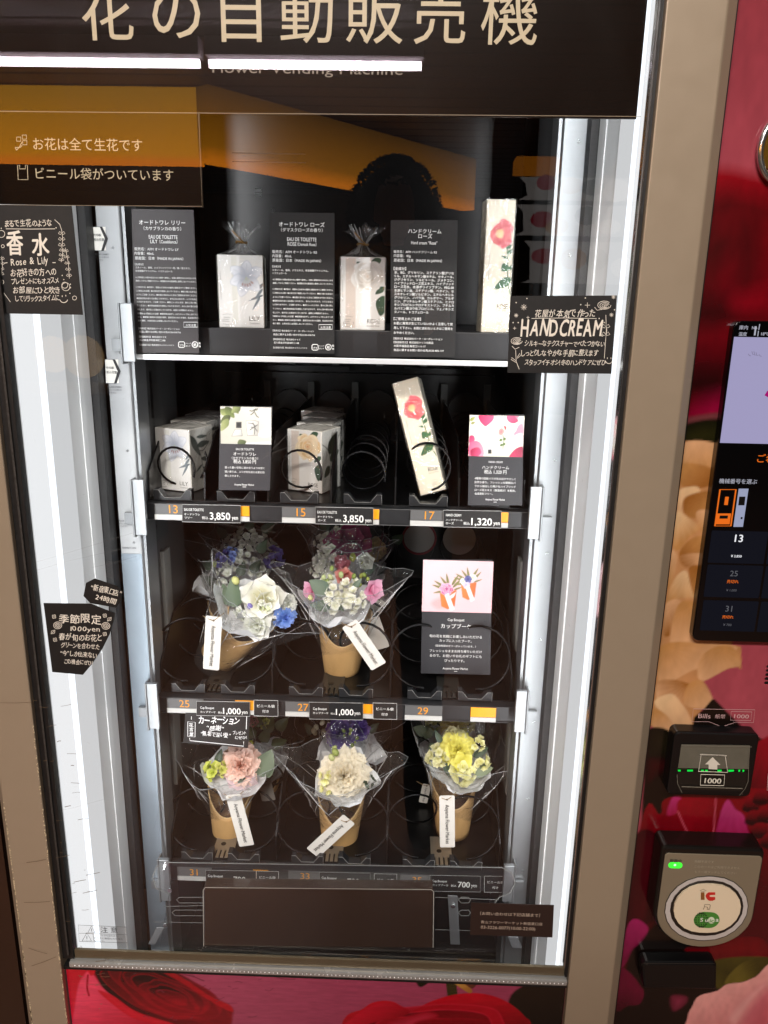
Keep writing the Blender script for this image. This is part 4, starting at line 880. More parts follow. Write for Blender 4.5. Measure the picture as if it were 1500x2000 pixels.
def marks(acc, pl, x, y, cx, cy):
    stroke(acc, pl, [(x+2, y), (x+10, y), (x+12, y+2), (x+12, y+9), (x+10, y+11), (x+2, y+11), (x, y+9), (x, y+2)], 1.3, True); txt(acc, 'プラ', x+2.2, y+8.4, pl, x1=x+9.8, bold=.04)
    stroke(acc, pl, circ(cx, cy, 5.6, 18), 1.3, True); txt(acc, '紙', cx-3, cy+2.6, pl, x1=cx+3, bold=.03)
    txt(acc, 'キャップ', x+14, cy-1.5, pl, x1=x+24, bold=.03); txt(acc, 'ポンプ', x+14, cy+4, pl, x1=x+23, bold=.03); txt(acc, '箱', cx+7, cy-1, pl, x1=cx+11, bold=.03); txt(acc, '袋', cx+7, cy+5, pl, x1=cx+11, bold=.03)
DESC = mat('reflection_grey_card', (50, 45, 46), .5, noise_s=140, noise_a=.03)  # black card lightened: the window's reflection is put into its colour
r = card('ingredient_card', 'ingredient card for lily scent, greyed by a painted reflection, left of the lily carton on the top shelf', 'card', ((257, 408), (378, 410), (389, 690), (264, 689)), pl, DESC, G1); m = MB()
lines(m, pl, (('オードトワレ リリー', 272, 362, 438), ('（カサブランカの香り）', 281, 354, 449), ('EAU DE TOILETTE', 291, 347, 466, 9.6), ('LILY', 294, 308, 475, 9.6), ('（Casablanca）', 312, 347, 475, 8), ('販売名：AFM オードトワレ LY', 263, 349, 488.6), ('内容量：40mL', 263, 301, 497), ('原産国：日本（MADE IN JAPAN）', 264, 358, 506.6), ('【全成分】', 264, 280, 517.8),
              ('エタノール、香料、ハイブリッドリリー花／葉／茎エキス、', 265, 372, 524), ('安息香酸デナトニウム、トコフェロール', 265, 337, 530.6), ('【発売元】株式会社パーク・コーポレーション', 271, 351, 642.7), ('商品に関するお問い合わせ先:0120-418-716', 272, 353, 649.4), ('【製造販売元】株式会社ケイズ', 272, 325, 659), ('石川県金沢市泉本町二188', 273, 323, 665.6), ('【企画協力元】株式会社キャライノベイト', 273, 340, 674.6), ('火気注意', 363, 383, 637)))
for i, y in enumerate((543, 549.7, 562, 569.3, 576.6, 583.9, 590.6, 597.9, 605.7, 613.5, 620.3, 627.5)): txt(m, BODY[i], 265+i*.45, y, pl, x1=265+i*.45+118*SHORT.get(i, 1), bold=.02)
stroke(m, pl, rect(359, 629.2, 386.5, 638.9), 1.0, True); marks(m, pl, 349, 667.5, 381, 673); m.build('lettering', WHITEINK, r)
r = card('ingredient_card', 'black ingredient card for rose scent between the lily and rose cartons on the top shelf', 'card', ((527, 415), (653, 416), (653, 691), (527, 689)), pl, CARDBLK, G1); m = MB()
lines(m, pl, (('オードトワレ ローズ', 545, 634, 441.7), ('（ダマスクローズの香り）', 549, 630, 451.7), ('EAU DE TOILETTE', 561, 618, 470.7, 9.6), ('ROSE', 562, 579, 480, 9.6), ('（Damask Rose）', 581, 618, 480, 8), ('販売名：AFM オードトワレ RS', 532, 619, 494), ('内容量：40mL', 532, 570, 502), ('原産国：日本（MADE IN JAPAN）', 532, 627, 510.7), ('【全成分】', 532, 548, 522), ('エタノール、香料、バラエキス、安息香酸デナトニウム、', 532, 641, 529), ('トコフェロール', 533, 560, 535),
              ('【発売元】株式会社パーク・コーポレーション', 533, 613, 647), ('商品に関するお問い合わせ先:0120-418-716', 534, 615, 654.7), ('【製造販売元】株式会社ケイズ', 534, 586.7, 664), ('石川県金沢市泉本町二188', 535, 584, 670.7), ('【企画協力元】株式会社キャライノベイト', 534, 600, 680), ('火気注意', 626, 646, 641.3)))
for i, y in enumerate((547, 554, 565.7, 573.3, 581.3, 588.7, 596, 604, 611.7, 618.7, 626, 633)): txt(m, BODY[i], 533, y, pl, x1=533+117*SHORT.get(i, 1), bold=.02)
stroke(m, pl, rect(622.7, 634, 649, 643), 1.0, True); marks(m, pl, 609.5, 672.7, 641.5, 678); m.build('lettering', WHITEINK, r)
r = card('ingredient_card', 'black ingredient card for hand cream right of the rose carton, nearest the tall cream carton', 'card', ((763, 430), (894, 430), (889, 698), (763, 697)), pl, CARDBLK, G1); m = MB()
lines(m, pl, (('ハンドクリーム', 797, 862, 455), ('ローズ', 817, 844, 465), ('Hand cream “Rose”', 803, 854, 477, 8.5), ('販売名：AFM ハンドクリーム RS', 769, 853, 493.7), ('内容量：40g', 769, 802, 501.7), ('原産国：日本（MADE IN JAPAN）', 769, 863, 510.7), ('【全成分】', 769, 793, 527), ('【ご使用上のご注意】', 769, 822, 624.7), ('お肌に異常が生じていないかよく注意して使', 769, 884, 633.3), ('用して下さい。お肌に合わないときはご使用を', 769, 884, 642.3), ('おやめください。', 769, 809, 651.7), ('【発売元】株式会社パーク・コーポレーション', 769, 864, 662.7), ('【製造販売元】株式会社ナリス化粧品', 769, 846, 670), ('大阪市福島区海老江1-11-17', 769, 831, 677.3), ('商品に関するお問い合わせ先:0120-405-119', 769, 866, 685.3)))
for i, s_ in enumerate(('水、BG、グリセリン、ステアリン酸グリセ', 'リル、エチルヘキサン酸セチル、セタノール、', 'ジグリセリン、ソルビトール、ジメチコン、', 'ハイブリッドローズ花エキス、ハイブリッド', 'ローズ花水、水添ポリイソブテン、PEG-50', '水添ヒマシ油、ステアリン酸、ベタイン、セ', 'スキオレイン酸ソルビタン、エチルヘキシル', 'グリセリン、ノバラ油、カルボマー、アルギ', 'ニン、グリチルレチン酸ステアリル、ヒドロ', 'キシプロピルシクロデキストリン、ブチルカ', 'ルバミン酸ヨウ化プロピニル、フェノキシエ', 'タノール、トコフェロール')):
    txt(m, s_, 770, 534.3+i*7, pl, x1=837 if i == 11 else 886, bold=.014)
m.build('lettering', WHITEINK, r)
def lean(px, py, z, a):                      # plane of a card whose foot stands at height z under pixel px,py and which leans back by a degrees
    p = on(px, py, z); a = math.radians(a); return PL(p, (1, 0, 0), (0, math.sin(a), math.cos(a)))
CP = {}
# image cards on tier two and three
G2 = 'picture cards standing between the goods'
pl = PL(at(478, 958, .203), (1, 0, 0), (0, math.sin(.12), math.cos(.12)))
r = card('picture_card', 'charcoal picture card with perfume bottle photo beside the lily cartons', 'card', ((430, 793), (532, 794), (527, 958), (427, 957)), pl, CARDGREY, G2); m = MB()
lines(m, pl, (('EAU DE TOILETTE', 461, 496, 879, 5.5), ('オードトワレ', 456, 500, 889), ('（カサブランカの香り）', 453, 504, 896.3), ('税込 3,850 円', 456, 500, 904.3, 9), ('湿った暑い空気に溶け合うような甘く', 439, 516.5, 914.4), ('濃い香りは、ユリが旬を迎える夏を彷', 439, 516.5, 922.6), ('彿とさせます。', 439, 468, 930.7), ('Aoyama Flower Market', 458, 496, 948, 5.5)))
stroke(m, pl, [(474, 951), (481, 951)], .9); m.build('lettering', WHITEINK, r)
a, b = pl.loc(430.5, 793.7), pl.loc(530, 868.5); c = CV(pl, a[0], b[0], b[1], a[1], .0007, (226, 224, 212)); P = c.P
c.grad((216, 213, 203), (186, 184, 170), P([(520, 800)])[0], P([(440, 866)])[0])
c.poly(P([(431, 868), (531, 862), (531, 869), (431, 869)]), (216, 216, 210), sm=False)
for x0, y0, x1, y1, w_, ca, cb in ((430, 800, 448, 812, .3, (60, 74, 30), (150, 160, 100)), (440, 795, 458, 816, .28, (38, 48, 26), (110, 124, 70)), (456, 793, 466, 808, .3, (44, 54, 28), (120, 130, 80)), (470, 793, 452, 806, .3, (56, 66, 34), (140, 150, 96)), (450, 812, 430, 826, .26, (32, 40, 20), (90, 100, 60)), (446, 818, 431, 842, .24, (96, 112, 60), (150, 156, 104)), (464, 868, 481, 862, .4, (110, 118, 84), (70, 84, 50))):
    A = P([(x0, y0), (x1, y1)]); c.leaf(*A[0], *A[1], w_, ca, cb)
c.poly(P([(453, 850), (459, 838), (472, 838), (474, 852), (452, 852)]), (226, 226, 220), (176, 176, 170), g=(P([(455, 840)])[0], P([(474, 852)])[0]), sm=False, rim=(120, 120, 116), rimw=.0007)
c.poly(P([(461, 824), (472, 824), (472, 836), (461, 836)]), (40, 40, 40), (70, 70, 70), sm=False)
c.poly(P([(480, 822), (499, 821), (506, 823), (504, 851), (483, 851)]), (236, 234, 228), (180, 178, 170), g=(P([(482, 830)])[0], P([(505, 835)])[0]), sm=False, rim=(130, 128, 122), rimw=.0007)
for k in ((484, 826, 500, 834), (488, 840, 503, 830), (494, 826, 497, 848), (490, 834, 502, 842)): c.line(P([k[:2], ((k[0]+k[2])/2+2, (k[1]+k[3])/2-2), k[2:]]), .0011, (96, 96, 92))
for k in ((488, 802, 497, 800), (490, 810, 500, 798), (498, 806, 505, 815), (500, 800, 503, 798)): c.line(P([k[:2], ((k[0]+k[2])/2, (k[1]+k[3])/2+2), k[2:]]), .0011, (70, 72, 60))
c.poly(P([(504, 848), (518, 836), (530, 842), (528, 852), (512, 854)]), (246, 246, 244), (220, 220, 214)); c.poly(P([(520, 830), (526, 818), (531, 822), (531, 840)]), (244, 244, 242), (216, 216, 210))
c.build('card_photo', PRINT, r)
pl = PL(at(970, 987, .204), (1, 0, 0), (0, math.sin(.12), math.cos(.12)))
r = card('picture_card', 'charcoal picture card with pink petals and hand cream tube photo', 'card', ((917, 810), (1023, 810), (1020, 987), (914, 987)), pl, CARDGREY, G2); m = MB()
lines(m, pl, (('HAND CREAM', 954.5, 981.5, 904, 5.5), ('ハンドクリーム', 941.5, 994, 915.3), ('税込 1,320 円', 945.5, 989, 924.6, 9), ('4種類の国産バラが生み出すやさしく', 927, 1007, 935.8), ('自然な香り。フレッシュな朝摘みバ', 927, 1007, 943.3), ('ラから抽出した稀少なハイブリッド', 927, 1007, 950.9), ('ローズ花エキス（保湿成分）を配合。', 927, 1007, 958.5), ('合成香料フリー。', 927, 962, 965.7), ('Aoyama Flower Market', 948, 986, 977, 5.5)))
stroke(m, pl, [(964, 980.5), (970, 980.5)], .9); m.build('lettering', WHITEINK, r)
a, b = pl.loc(917.5, 810.6), pl.loc(1020.6, 893); c = CV(pl, a[0], b[0], b[1], a[1], .0007, (234, 230, 216)); P = c.P
c.poly(P([(917, 884), (1022, 882), (1022, 894), (917, 894)]), (222, 220, 200), sm=False)
PINK = ((150, 16, 60), (200, 40, 90), (226, 90, 130), (240, 150, 170))
for pts, i, j in (([(936, 811), (962, 810), (963, 820), (950, 832), (945, 831), (937, 822)], 1, 2), ([(990, 812), (1004, 811), (1012, 822), (1002, 827), (992, 822)], 2, 1), ([(1006, 810), (1014, 811), (1010, 818)], 1, 3), ([(917, 852), (925, 851), (927, 860), (917, 866)], 1, 2), ([(917, 866), (934, 862), (944, 876), (942, 893), (917, 893)], 2, 3), ([(920, 878), (934, 874), (940, 884), (930, 893), (920, 890)], 0, 2), ([(998, 886), (1008, 876), (1021, 873), (1021, 893), (996, 893)], 1, 0), ([(1012, 832), (1021, 828), (1021, 848), (1008, 846)], 3, 3), ([(1004, 846), (1016, 840), (1020, 852), (1008, 858)], 3, 3)):
    c.poly(P(pts), PINK[i], PINK[j], g=(P([pts[0]])[0], P([pts[2]])[0]))
c.poly(P([(1005, 850), (1020, 846), (1020, 862), (1010, 860)]), (244, 240, 236), (230, 200, 206)); c.poly(P([(1012, 857), (1021, 858), (1021, 866)]), (244, 242, 236))
A = P([(918, 822), (928, 814)]); c.leaf(*A[0], *A[1], .25, (120, 130, 60), (160, 166, 90)); A = P([(920, 828), (928, 824)]); c.leaf(*A[0], *A[1], .3, (110, 120, 60), (150, 150, 90))
c.poly(P([(950, 835), (963, 834), (960, 878), (954, 878)]), (232, 230, 240), (210, 208, 222), sm=False); c.poly(P([(953, 878), (960, 878), (960, 886), (953, 886)]), (40, 40, 40), sm=False)
c.poly(P([(972, 832), (989, 831), (988, 885), (971, 885)]), (242, 238, 224), (226, 220, 204), g=(P([(972, 850)])[0], P([(990, 850)])[0]), sm=False)
c.poly(P([(974, 840), (980, 836), (985, 842), (980, 850), (974, 848)]), (226, 110, 120), (240, 170, 160)); c.poly(P([(984, 832), (989, 834), (987, 840)]), (214, 70, 80)); c.line(P([(982, 850), (984, 860), (982, 876)]), .0009, (90, 120, 60))
for x, y in ((979, 858), (986, 856), (980, 868), (985, 866)): A = P([(x+2, y), (x-4, y+3)]); c.leaf(*A[0], *A[1], .4, (110, 140, 70), (80, 110, 50))
c.build('card_photo', PRINT, r)
pl = PL(at(890, 1317, .262), (1, 0, 0), (0, math.sin(.10), math.cos(.10)))
r = card('picture_card', 'tall picture card with two potted bouquets on pink behind the coils', 'card', ((826, 1092), (961, 1093.5), (957.5, 1318), (822, 1315)), pl, CARDGREY, G2); m = MB()
lines(m, pl, (('Cup Bouquet', 874.4, 907, 1212.5, 7.5), ('カップブーケ', 861, 920.6, 1226), ('旬の花を気軽にお楽しみいただける', 838.7, 941, 1244), ('カップに入ったブーケ。', 858, 921, 1253), ('（延命剤保水ゼリーが入っています。）', 850, 929, 1262.4), ('フレッシュなままお持ち帰りいただけ', 839, 941, 1272.5), ('るので、お祝いやお礼のギフトにも', 839, 940.6, 1282), ('ぴったりです。', 868, 907, 1292), ('Aoyama Flower Market', 864.6, 913.7, 1307, 6.5)))
stroke(m, pl, [(887, 1311), (893, 1311)], .9); m.build('lettering', WHITEINK, r)
a, b = pl.loc(826.8, 1093.2), pl.loc(959.5, 1197.5); c = CV(pl, a[0], b[0], b[1], a[1], .0008, (236, 200, 206)); P = c.P
c.grad((240, 208, 214), (238, 186, 192), P([(850, 1100)])[0], P([(900, 1190)])[0])
TC = ((226, 130, 70), (196, 98, 44))
c.poly(P([(842, 1178), (860, 1168), (872, 1184), (856, 1190)]), (232, 160, 160), soft=.006, alpha=.7)
for bx, by, k in ((876, 1164, 1.0), (916, 1148, .92)):
    q = lambda pts: P([(bx+x*k, by+y*k) for x, y in pts])
    c.poly(q([(-17, -6), (16, -12), (12, 20), (-2, 26), (-14, 20)]), TC[0], TC[1], g=(q([(-14, 0)])[0], q([(16, 6)])[0]), sm=False)
    for x0, y0, x1, y1 in ((-8, -14, -32, -22), (-8, -10, -30, -6), (-6, -16, -28, -30), (0, -20, -4, -44), (6, -20, 20, -42), (8, -16, 26, -34), (-2, -20, -16, -38), (10, -12, 28, -18)):
        A = q([(x0, y0), (x1, y1)]); c.leaf(*A[0], *A[1], .10, (76, 92, 50), (130, 130, 80))
    if k == 1.0:
        A = q([(-4, -14)])[0]; c.rose(A[0], A[1], .0098, .0088, ((150, 50, 110), (206, 90, 150), (240, 170, 206), (250, 210, 226)), 3, 4)
        c.poly(q([(2, 0), (14, -8), (16, -12), (10, 2), (0, 6)]), (244, 240, 240), (220, 210, 210))
    else:
        for x, y, r_, pal in ((-12, -14, .005, ((190, 190, 150), (226, 224, 220), (244, 242, 250), (250, 250, 255))), (8, -22, .005, ((200, 190, 110), (230, 230, 226), (246, 246, 250), (255, 255, 255))), (-2, -18, .0055, ((50, 56, 110), (70, 74, 140), (110, 110, 170), (130, 130, 190))), (-6, -6, .005, ((150, 140, 190), (190, 180, 220), (220, 214, 240), (240, 236, 250)))):
            A = q([(x, y)])[0]; c.rose(A[0], A[1], r_, r_, pal, int(x+40), 3)
    c.poly(q([(-8, -2), (0, -6), (12, 26), (4, 30)]), (246, 244, 240), (226, 222, 220), sm=False)
c.build('card_photo', PRINT, r)

# price cards on the rails
def price(label, x0, y0, x1, y1, eng, jp1, jp2, num, lay, pl, ex=()):
    r = card('price_card', label, 'price card', ((x0, y0), (x1, y0+(x1-x0)*.018), (x1, y1+(x1-x0)*.018), (x0, y1)), pl, CARDBLK, 'price cards on the shelf rails'); m = MB(); X, Y_ = x0, y0
    for s_, a, b, y, e in ((eng,)+lay[0], (jp1,)+lay[1], (jp2,)+lay[2], ('税込',)+lay[3], (num,)+lay[4], ('yen',)+lay[5]):
        if s_: txt(m, s_, X+a, Y_+y+a*.016, pl, x1=X+b if b else None, em=e, bold=.022 if s_ != num else .035)
    m.build('lettering', WHITEINK, r); m = MB()
    stroke(m, pl, [(x0, y0), (x1, y0+(x1-x0)*.018), (x1, y1+(x1-x0)*.018), (x0, y1)], .8, True); m.build('card_edge', mat('paper_edge', (190, 190, 188), .5), r); return r
pl = VP(.2035)
LA = ((4, 42, 12.3, 7.4), (4, 34.5, 20.8, None), (5.5, 20, 27.6, None), (38.6, 51, 27.8, None), (54, 94, 28.6, 20.5), (97, 109, 28.2, 12))
price('black price card for lily scent under coil lane thirteen', 356, 985, 470, 1019, 'EAU DE TOILETTE', 'オードトワレ', 'リリー', '3,850', LA, pl)
price('black price card for rose scent under coil lane fifteen', 616, 990, 729, 1023, 'EAU DE TOILETTE', 'オードトワレ', 'ローズ', '3,850', LA, pl)
price('black price card for hand cream under coil lane seventeen', 866, 996, 979, 1029, 'HAND CREAM', 'ハンドクリーム', 'ローズ', '1,320', ((5, 34.5, 12, 7.4), (5, 37, 20.6, None), (5, 20, 27.5, None), (39, 51.4, 27.5, None), (54, 94.6, 28.4, 20.5), (97.5, 109.7, 27.6, 12)), pl)
LB = ((7.5, 34.5, 14.8, 7.4), (7.5, 37.5, 22.6, None), (0, 1, 1, 1), (42, 51, 23.2, None), (52, 86.5, 24, 18.5), (88, 99.5, 23.4, 12))
price('black price card for bouquets under lane twenty-five, above the handwritten note', 384, 1369, 488, 1397, 'Cup Bouquet', 'カップブーケ', '', '1,000', LB, pl)
price('black price card for bouquets under lane twenty-seven', 604, 1371, 709, 1404, 'Cup Bouquet', 'カップブーケ', '', '1,000', LB, pl)
LCc = ((4.5, 33.5, 13, 7.4), (5, 36, 20.6, None), (0, 1, 1, 1), (41, 51.5, 21.5, None), (54.5, 78, 22.6, 18.5), (80.5, 91.5, 22, 12))
price('black price card behind the brown board under lane thirty-one', 402, 1699, 500, 1732, 'Cup Bouquet', 'カップブーケ', '', '700', LCc, pl)
price('black price card behind the brown board under lane thirty-three', 624, 1703, 723, 1736, 'Cup Bouquet', 'カップブーケ', '', '700', LCc, pl)
price('fully visible black price card under lane thirty-five', 839.6, 1709, 938, 1740, 'Cup Bouquet', 'カップブーケ', '', '700', LCc, pl)
def bagtag(where, x0, y0, x1, y1):
    r = card('bag_note', 'small black plastic bag note '+where, 'note', ((x0, y0), (x1, y0+.8), (x1, y1+.8), (x0, y1)), pl, CARDBLK, 'plastic bag notes on the shelf rails'); m = MB(); w_ = x1-x0
    txt(m, 'ビニール袋', x0+w_*.135, y0+(y1-y0)*.44, pl, x1=x0+w_*.865, bold=.03); txt(m, '付き', x0+w_*.35, y0+(y1-y0)*.78, pl, x1=x0+w_*.62, bold=.03)
    stroke(m, pl, [(x0, y0), (x1, y0+.8), (x1, y1+.8), (x0, y1)], .8, True); m.build('lettering', WHITEINK, r)
for a in (('right of the lane twenty-five price card', 496, 1367, 543, 1398), ('right of the lane twenty-seven price card', 728.6, 1372.5, 775, 1404), ('right of the lane thirty-one price card', 501, 1701, 544, 1733), ('right of the lane thirty-three price card', 731, 1706, 775, 1738), ('right of the lane thirty-five price card', 946, 1710.5, 989.6, 1742)): bagtag(*a)
# handwritten notes
pl = VP(.2046)
r = card('handwritten_note', 'black handwritten carnation note hanging from the rail above the pink carnation', 'note', ((362, 1392), (489, 1394), (484, 1461), (358, 1450)), pl, CARDBLK); m = MB()
hand(m, 'カーネーション', 388, 467, 1412, pl, 20, .05, -.02, 3); hand(m, '“感謝”', 403, 438, 1425, pl, 13, .03, -.04, 4); hand(m, '“無垢で深い愛”', 392, 450, 1436, pl, 12, .03, -.06, 5); hand(m, 'プレゼント', 455, 481, 1434, pl, 9, .03, 0, 6); hand(m, 'にぜひ！', 459, 483, 1443, pl, 8, .03, 0, 7)
for i, ch in enumerate('花言葉'): hand(m, ch, 369.5, 378.5, 1418.5+i*9.3, pl, 9.5, .04, 0, 9+i)
stroke(m, pl, [(367, 1409), (381.5, 1410.5), (381, 1439), (367, 1438)], 1.1, True); stroke(m, pl, [(374, 1399), (374, 1405)], 1.0); stroke(m, pl, [(370.5, 1441), (371, 1446), (476, 1457), (476, 1448)], 1.3); stroke(m, pl, [(482, 1399), (481, 1424)], 1.2)
m.build('handwriting', mat('white_marker', (240, 240, 240), .6), r)
pg = VP(-.0012); CH = CHALK
r = card('handwritten_note', 'black handwritten perfume note with leaf sprigs taped inside the upper window corner', 'note', ((-14, 400), (140, 402), (162, 615), (-4, 612)), pg, CARDBLK, t=.0005); m = MB()
hand(m, 'まるで生花のような', 10, 103, 443, pg, 14.5, .02, .02, 11); stroke(m, pg, [(12, 447), (60, 447.5), (108, 447)], 1.1)
hand(m, '香', 14, 50, 496, pg, 49, .05, 0, 12, .6); hand(m, '水', 63, 101, 495, pg, 46, .05, 0, 13, .6); hand(m, 'Rose & Lily', 22, 96, 518, pg, 19, .02, .03, 14); stroke(m, pg, [(103, 513), (109, 513)], 1.4); stroke(m, pg, [(9, 514), (15, 513)], 1.4)
hand(m, 'お花好きの方への', 21, 112, 539.5, pg, 15, .02, .03, 15); hand(m, 'プレゼントにもオススメ', 23, 117, 555, pg, 13, .02, .03, 16); hand(m, 'お部屋にひと吹き', 26, 119, 573, pg, 14, .02, .02, 17); hand(m, 'してリラックスタイムに', 31, 118, 588.5, pg, 13, .02, .02, 18)
stroke(m, pg, circ(125, 583, 8, 12, a0=.3, a1=2.8), 1.3); stroke(m, pg, [(122, 577), (122, 580)], 1.3); stroke(m, pg, [(129, 576), (129, 579)], 1.3)
def sprig(x, y, dx, dy, n, s_=5):
    stroke(m, pg, [(x, y), (x+dx*.5+2, y+dy*.5), (x+dx, y+dy)], .9)
    for i in range(n):
        t = (i+.5)/n; bx, by = x+dx*t, y+dy*t
        for sg_ in (-1, 1): stroke(m, pg, [(bx, by), (bx+sg_*s_*.8, by-s_*.7), (bx+sg_*s_*1.3, by+.6), (bx+sg_*s_*.5, by+s_*.5)], .9, True)
stroke(m, pg, [(107, 429), (117, 438), (121, 450)], .9); sprig(121, 450, 0, 34, 3); sprig(122, 484, -2, 28, 3, 4); sprig(128, 484, 8, 60, 5, 4); sprig(4, 500, -1, 40, 4, 4); stroke(m, pg, [(2, 542), (8, 572), (21, 590)], .9)
for x, y, r_ in ((3, 457, 7), (6, 481, 3), (127, 557, 6), (129, 560, 8), (146, 582, 4), (3, 551, 5)): stroke(m, pg, circ(x, y, r_, 12), 1.0, True)
for x, y in ((110, 445), (122, 538), (125, 546), (138, 555), (138, 562), (137, 573), (3, 446)): stroke(m, pg, circ(x, y, .6, 6), 1.2, True)
m.build('handwriting', CH, r)
r = card('handwritten_note', 'black handwritten hand cream note with rose doodles on the window by the frame', 'note', ((997, 578), (1205, 577), (1194, 730), (991, 728)), pg, CARDBLK, t=.0005); m = MB()
hand(m, '花屋が本気で作った', 1044, 1163, 619, pg, 17, .015, .01, 21); stroke(m, pg, [(1038, 622), (1100, 621), (1165, 622)], 1.0)
hand(m, 'HANDCREAM', 1016, 1176, 656, pg, 45, .05, 0, 22, .5); stroke(m, pg, circ(1176, 655, 1.6, 8), 1.2, True)
hand(m, 'シルキーなテクスチャーでべたつかない', 1024, 1181, 676, pg, 13, .02, .0, 23); hand(m, 'しっとりしなやかな手肌に整えます', 1018, 1168, 694.5, pg, 14, .02, .0, 24); hand(m, 'スタッフイチオシ！冬のハンドケアにぜひ', 1024, 1183, 712.5, pg, 13, .02, .0, 25)
stroke(m, pg, circ(1189, 703, 7, 10, a0=.2, a1=2.9), 1.2); stroke(m, pg, [(1186, 698), (1186, 701)], 1.2); stroke(m, pg, [(1193, 698), (1193, 701)], 1.2)
def doodle(x, y, r_):
    for k, f in enumerate((1, .72, .45, .2)): stroke(m, pg, circ(x+k*.6, y+k*.5, r_*f, 11, r_*f*.62, .4*k, .4*k+5.6), 1.0)
doodle(1180, 596, 13); stroke(m, pg, [(1161, 600), (1166, 606), (1176, 604)], 1.0); stroke(m, pg, [(1183, 615), (1184, 645), (1180, 700)], 1.0); sprig(1183, 630, 0, 30, 2, 6)
doodle(1009, 666, 11); stroke(m, pg, [(1000, 676), (1006, 682), (1014, 678)], 1.0); stroke(m, pg, [(1007, 684), (1008, 706), (1014, 721)], 1.0); stroke(m, pg, [(1008, 705), (999, 698), (998, 702), (1008, 708)], .9); stroke(m, pg, [(1010, 698), (1015, 690), (1017, 694), (1010, 700)], .9)
for x, y, r_ in ((1023, 600, 6), (1008, 616, 4), (1147, 596, 5), (1194, 615, 4), (1031, 620, 3), (1005, 641, 3), (1198, 580, 4)):
    for a in ((0, 1), (1, 0)) + (((.7, .7), (.7, -.7)) if r_ in (4, 6) and x != 1147 else ()): stroke(m, pg, [(x-a[0]*r_, y-a[1]*r_), (x+a[0]*r_, y+a[1]*r_)], .9)
for x, y in ((1008, 591), (1029, 583), (1143, 582), (1170, 622), (1002, 630), (1012, 630), (1200, 605), (1134, 595), (1180, 630)): stroke(m, pg, circ(x, y, .7, 6), 1.2, True)
m.build('handwriting', CH, r)
pg2 = VP(-.0022)
r = card('handwritten_note', 'black handwritten seasonal note cut to a curved point, lower window edge', 'note', ((85, 1178), (177, 1179), (224.5, 1198), (223, 1207), (214, 1239), (199.5, 1268), (179, 1297.7), (162, 1318), (102, 1312.5)), pg, CARDBLK, t=.0005); m = MB()
hand(m, '季節限定', 115, 200, 1214, pg, 22, .03, -.03, 31); hand(m, '1000yen', 138, 197, 1231, pg, 14, .02, -.05, 32); hand(m, '春が旬のお花と', 115, 200, 1249, pg, 16, .03, -.03, 33); hand(m, 'グリーンを合わせた', 119, 195, 1263, pg, 13, .03, -.06, 34); hand(m, '“今”しか出来ない', 118, 190, 1279, pg, 13, .03, -.08, 35); hand(m, 'この機会にぜひ！', 126, 182, 1295, pg, 12, .03, -.06, 36)
for x, y in ((106, 1204), (205, 1202), (205, 1238), (108, 1249)):
    for k in range(4): stroke(m, pg, circ(x+2.2*math.cos(k*1.57+.6), y+2.2*math.sin(k*1.57+.6), 1.7, 8), 1.2, True)
for x, y in ((113, 1221), (207, 1222)):
    for r_ in (8, 5, 2.4): stroke(m, pg, circ(x, y, r_, 12, r_*.85), 1.1, True)
for x, y in ((214, 1209), (104, 1234)): stroke(m, pg, [(x-4, y+4), (x-3, y-2), (x+4, y-4), (x+3, y+2)], 1.1, True); stroke(m, pg, [(x-4, y+4), (x+3, y-3)], .9)
m.build('handwriting', CH, r)
r = card('handwritten_note', 'small black many-sided handwritten note overlapping the seasonal note', 'note', ((185, 1130), (229, 1144.6), (236, 1152), (238, 1171), (227, 1187), (176, 1178), (163, 1164), (168, 1138.5)), pg2, CARDBLK, t=.0005); m = MB()
hand(m, '“新宿東口店”', 177, 238, 1151, pg2, 15, .035, -.22, 41); hand(m, '24時間', 186, 228, 1170, pg2, 14, .035, -.22, 42); m.build('handwriting', CH, r)
r = card('contact_card', 'dark brown contact card with three lines of print at the lower window corner', 'card', ((920, 1763), (1082, 1768), (1079, 1831), (918, 1826)), VP(-.0012), mat('brown_card', (44, 30, 26), .5), t=.0005); m = MB()
lines(m, VP(-.0012), (('［お問い合わせは下記店舗まで］', 938, 1054, 1786), ('青山フラワーマーケット新宿東口店', 939, 1059, 1802.5), ('03-3226-0077(10:00-22:00)', 939, 1045, 1813, 10)), .0); m.build('lettering', mat('card_ink', (190, 172, 156), .5), r)

FILM_GLINT = clear('film_glint', .5, .12, base=.45)  # pale film for strands that stand in for highlights on folds
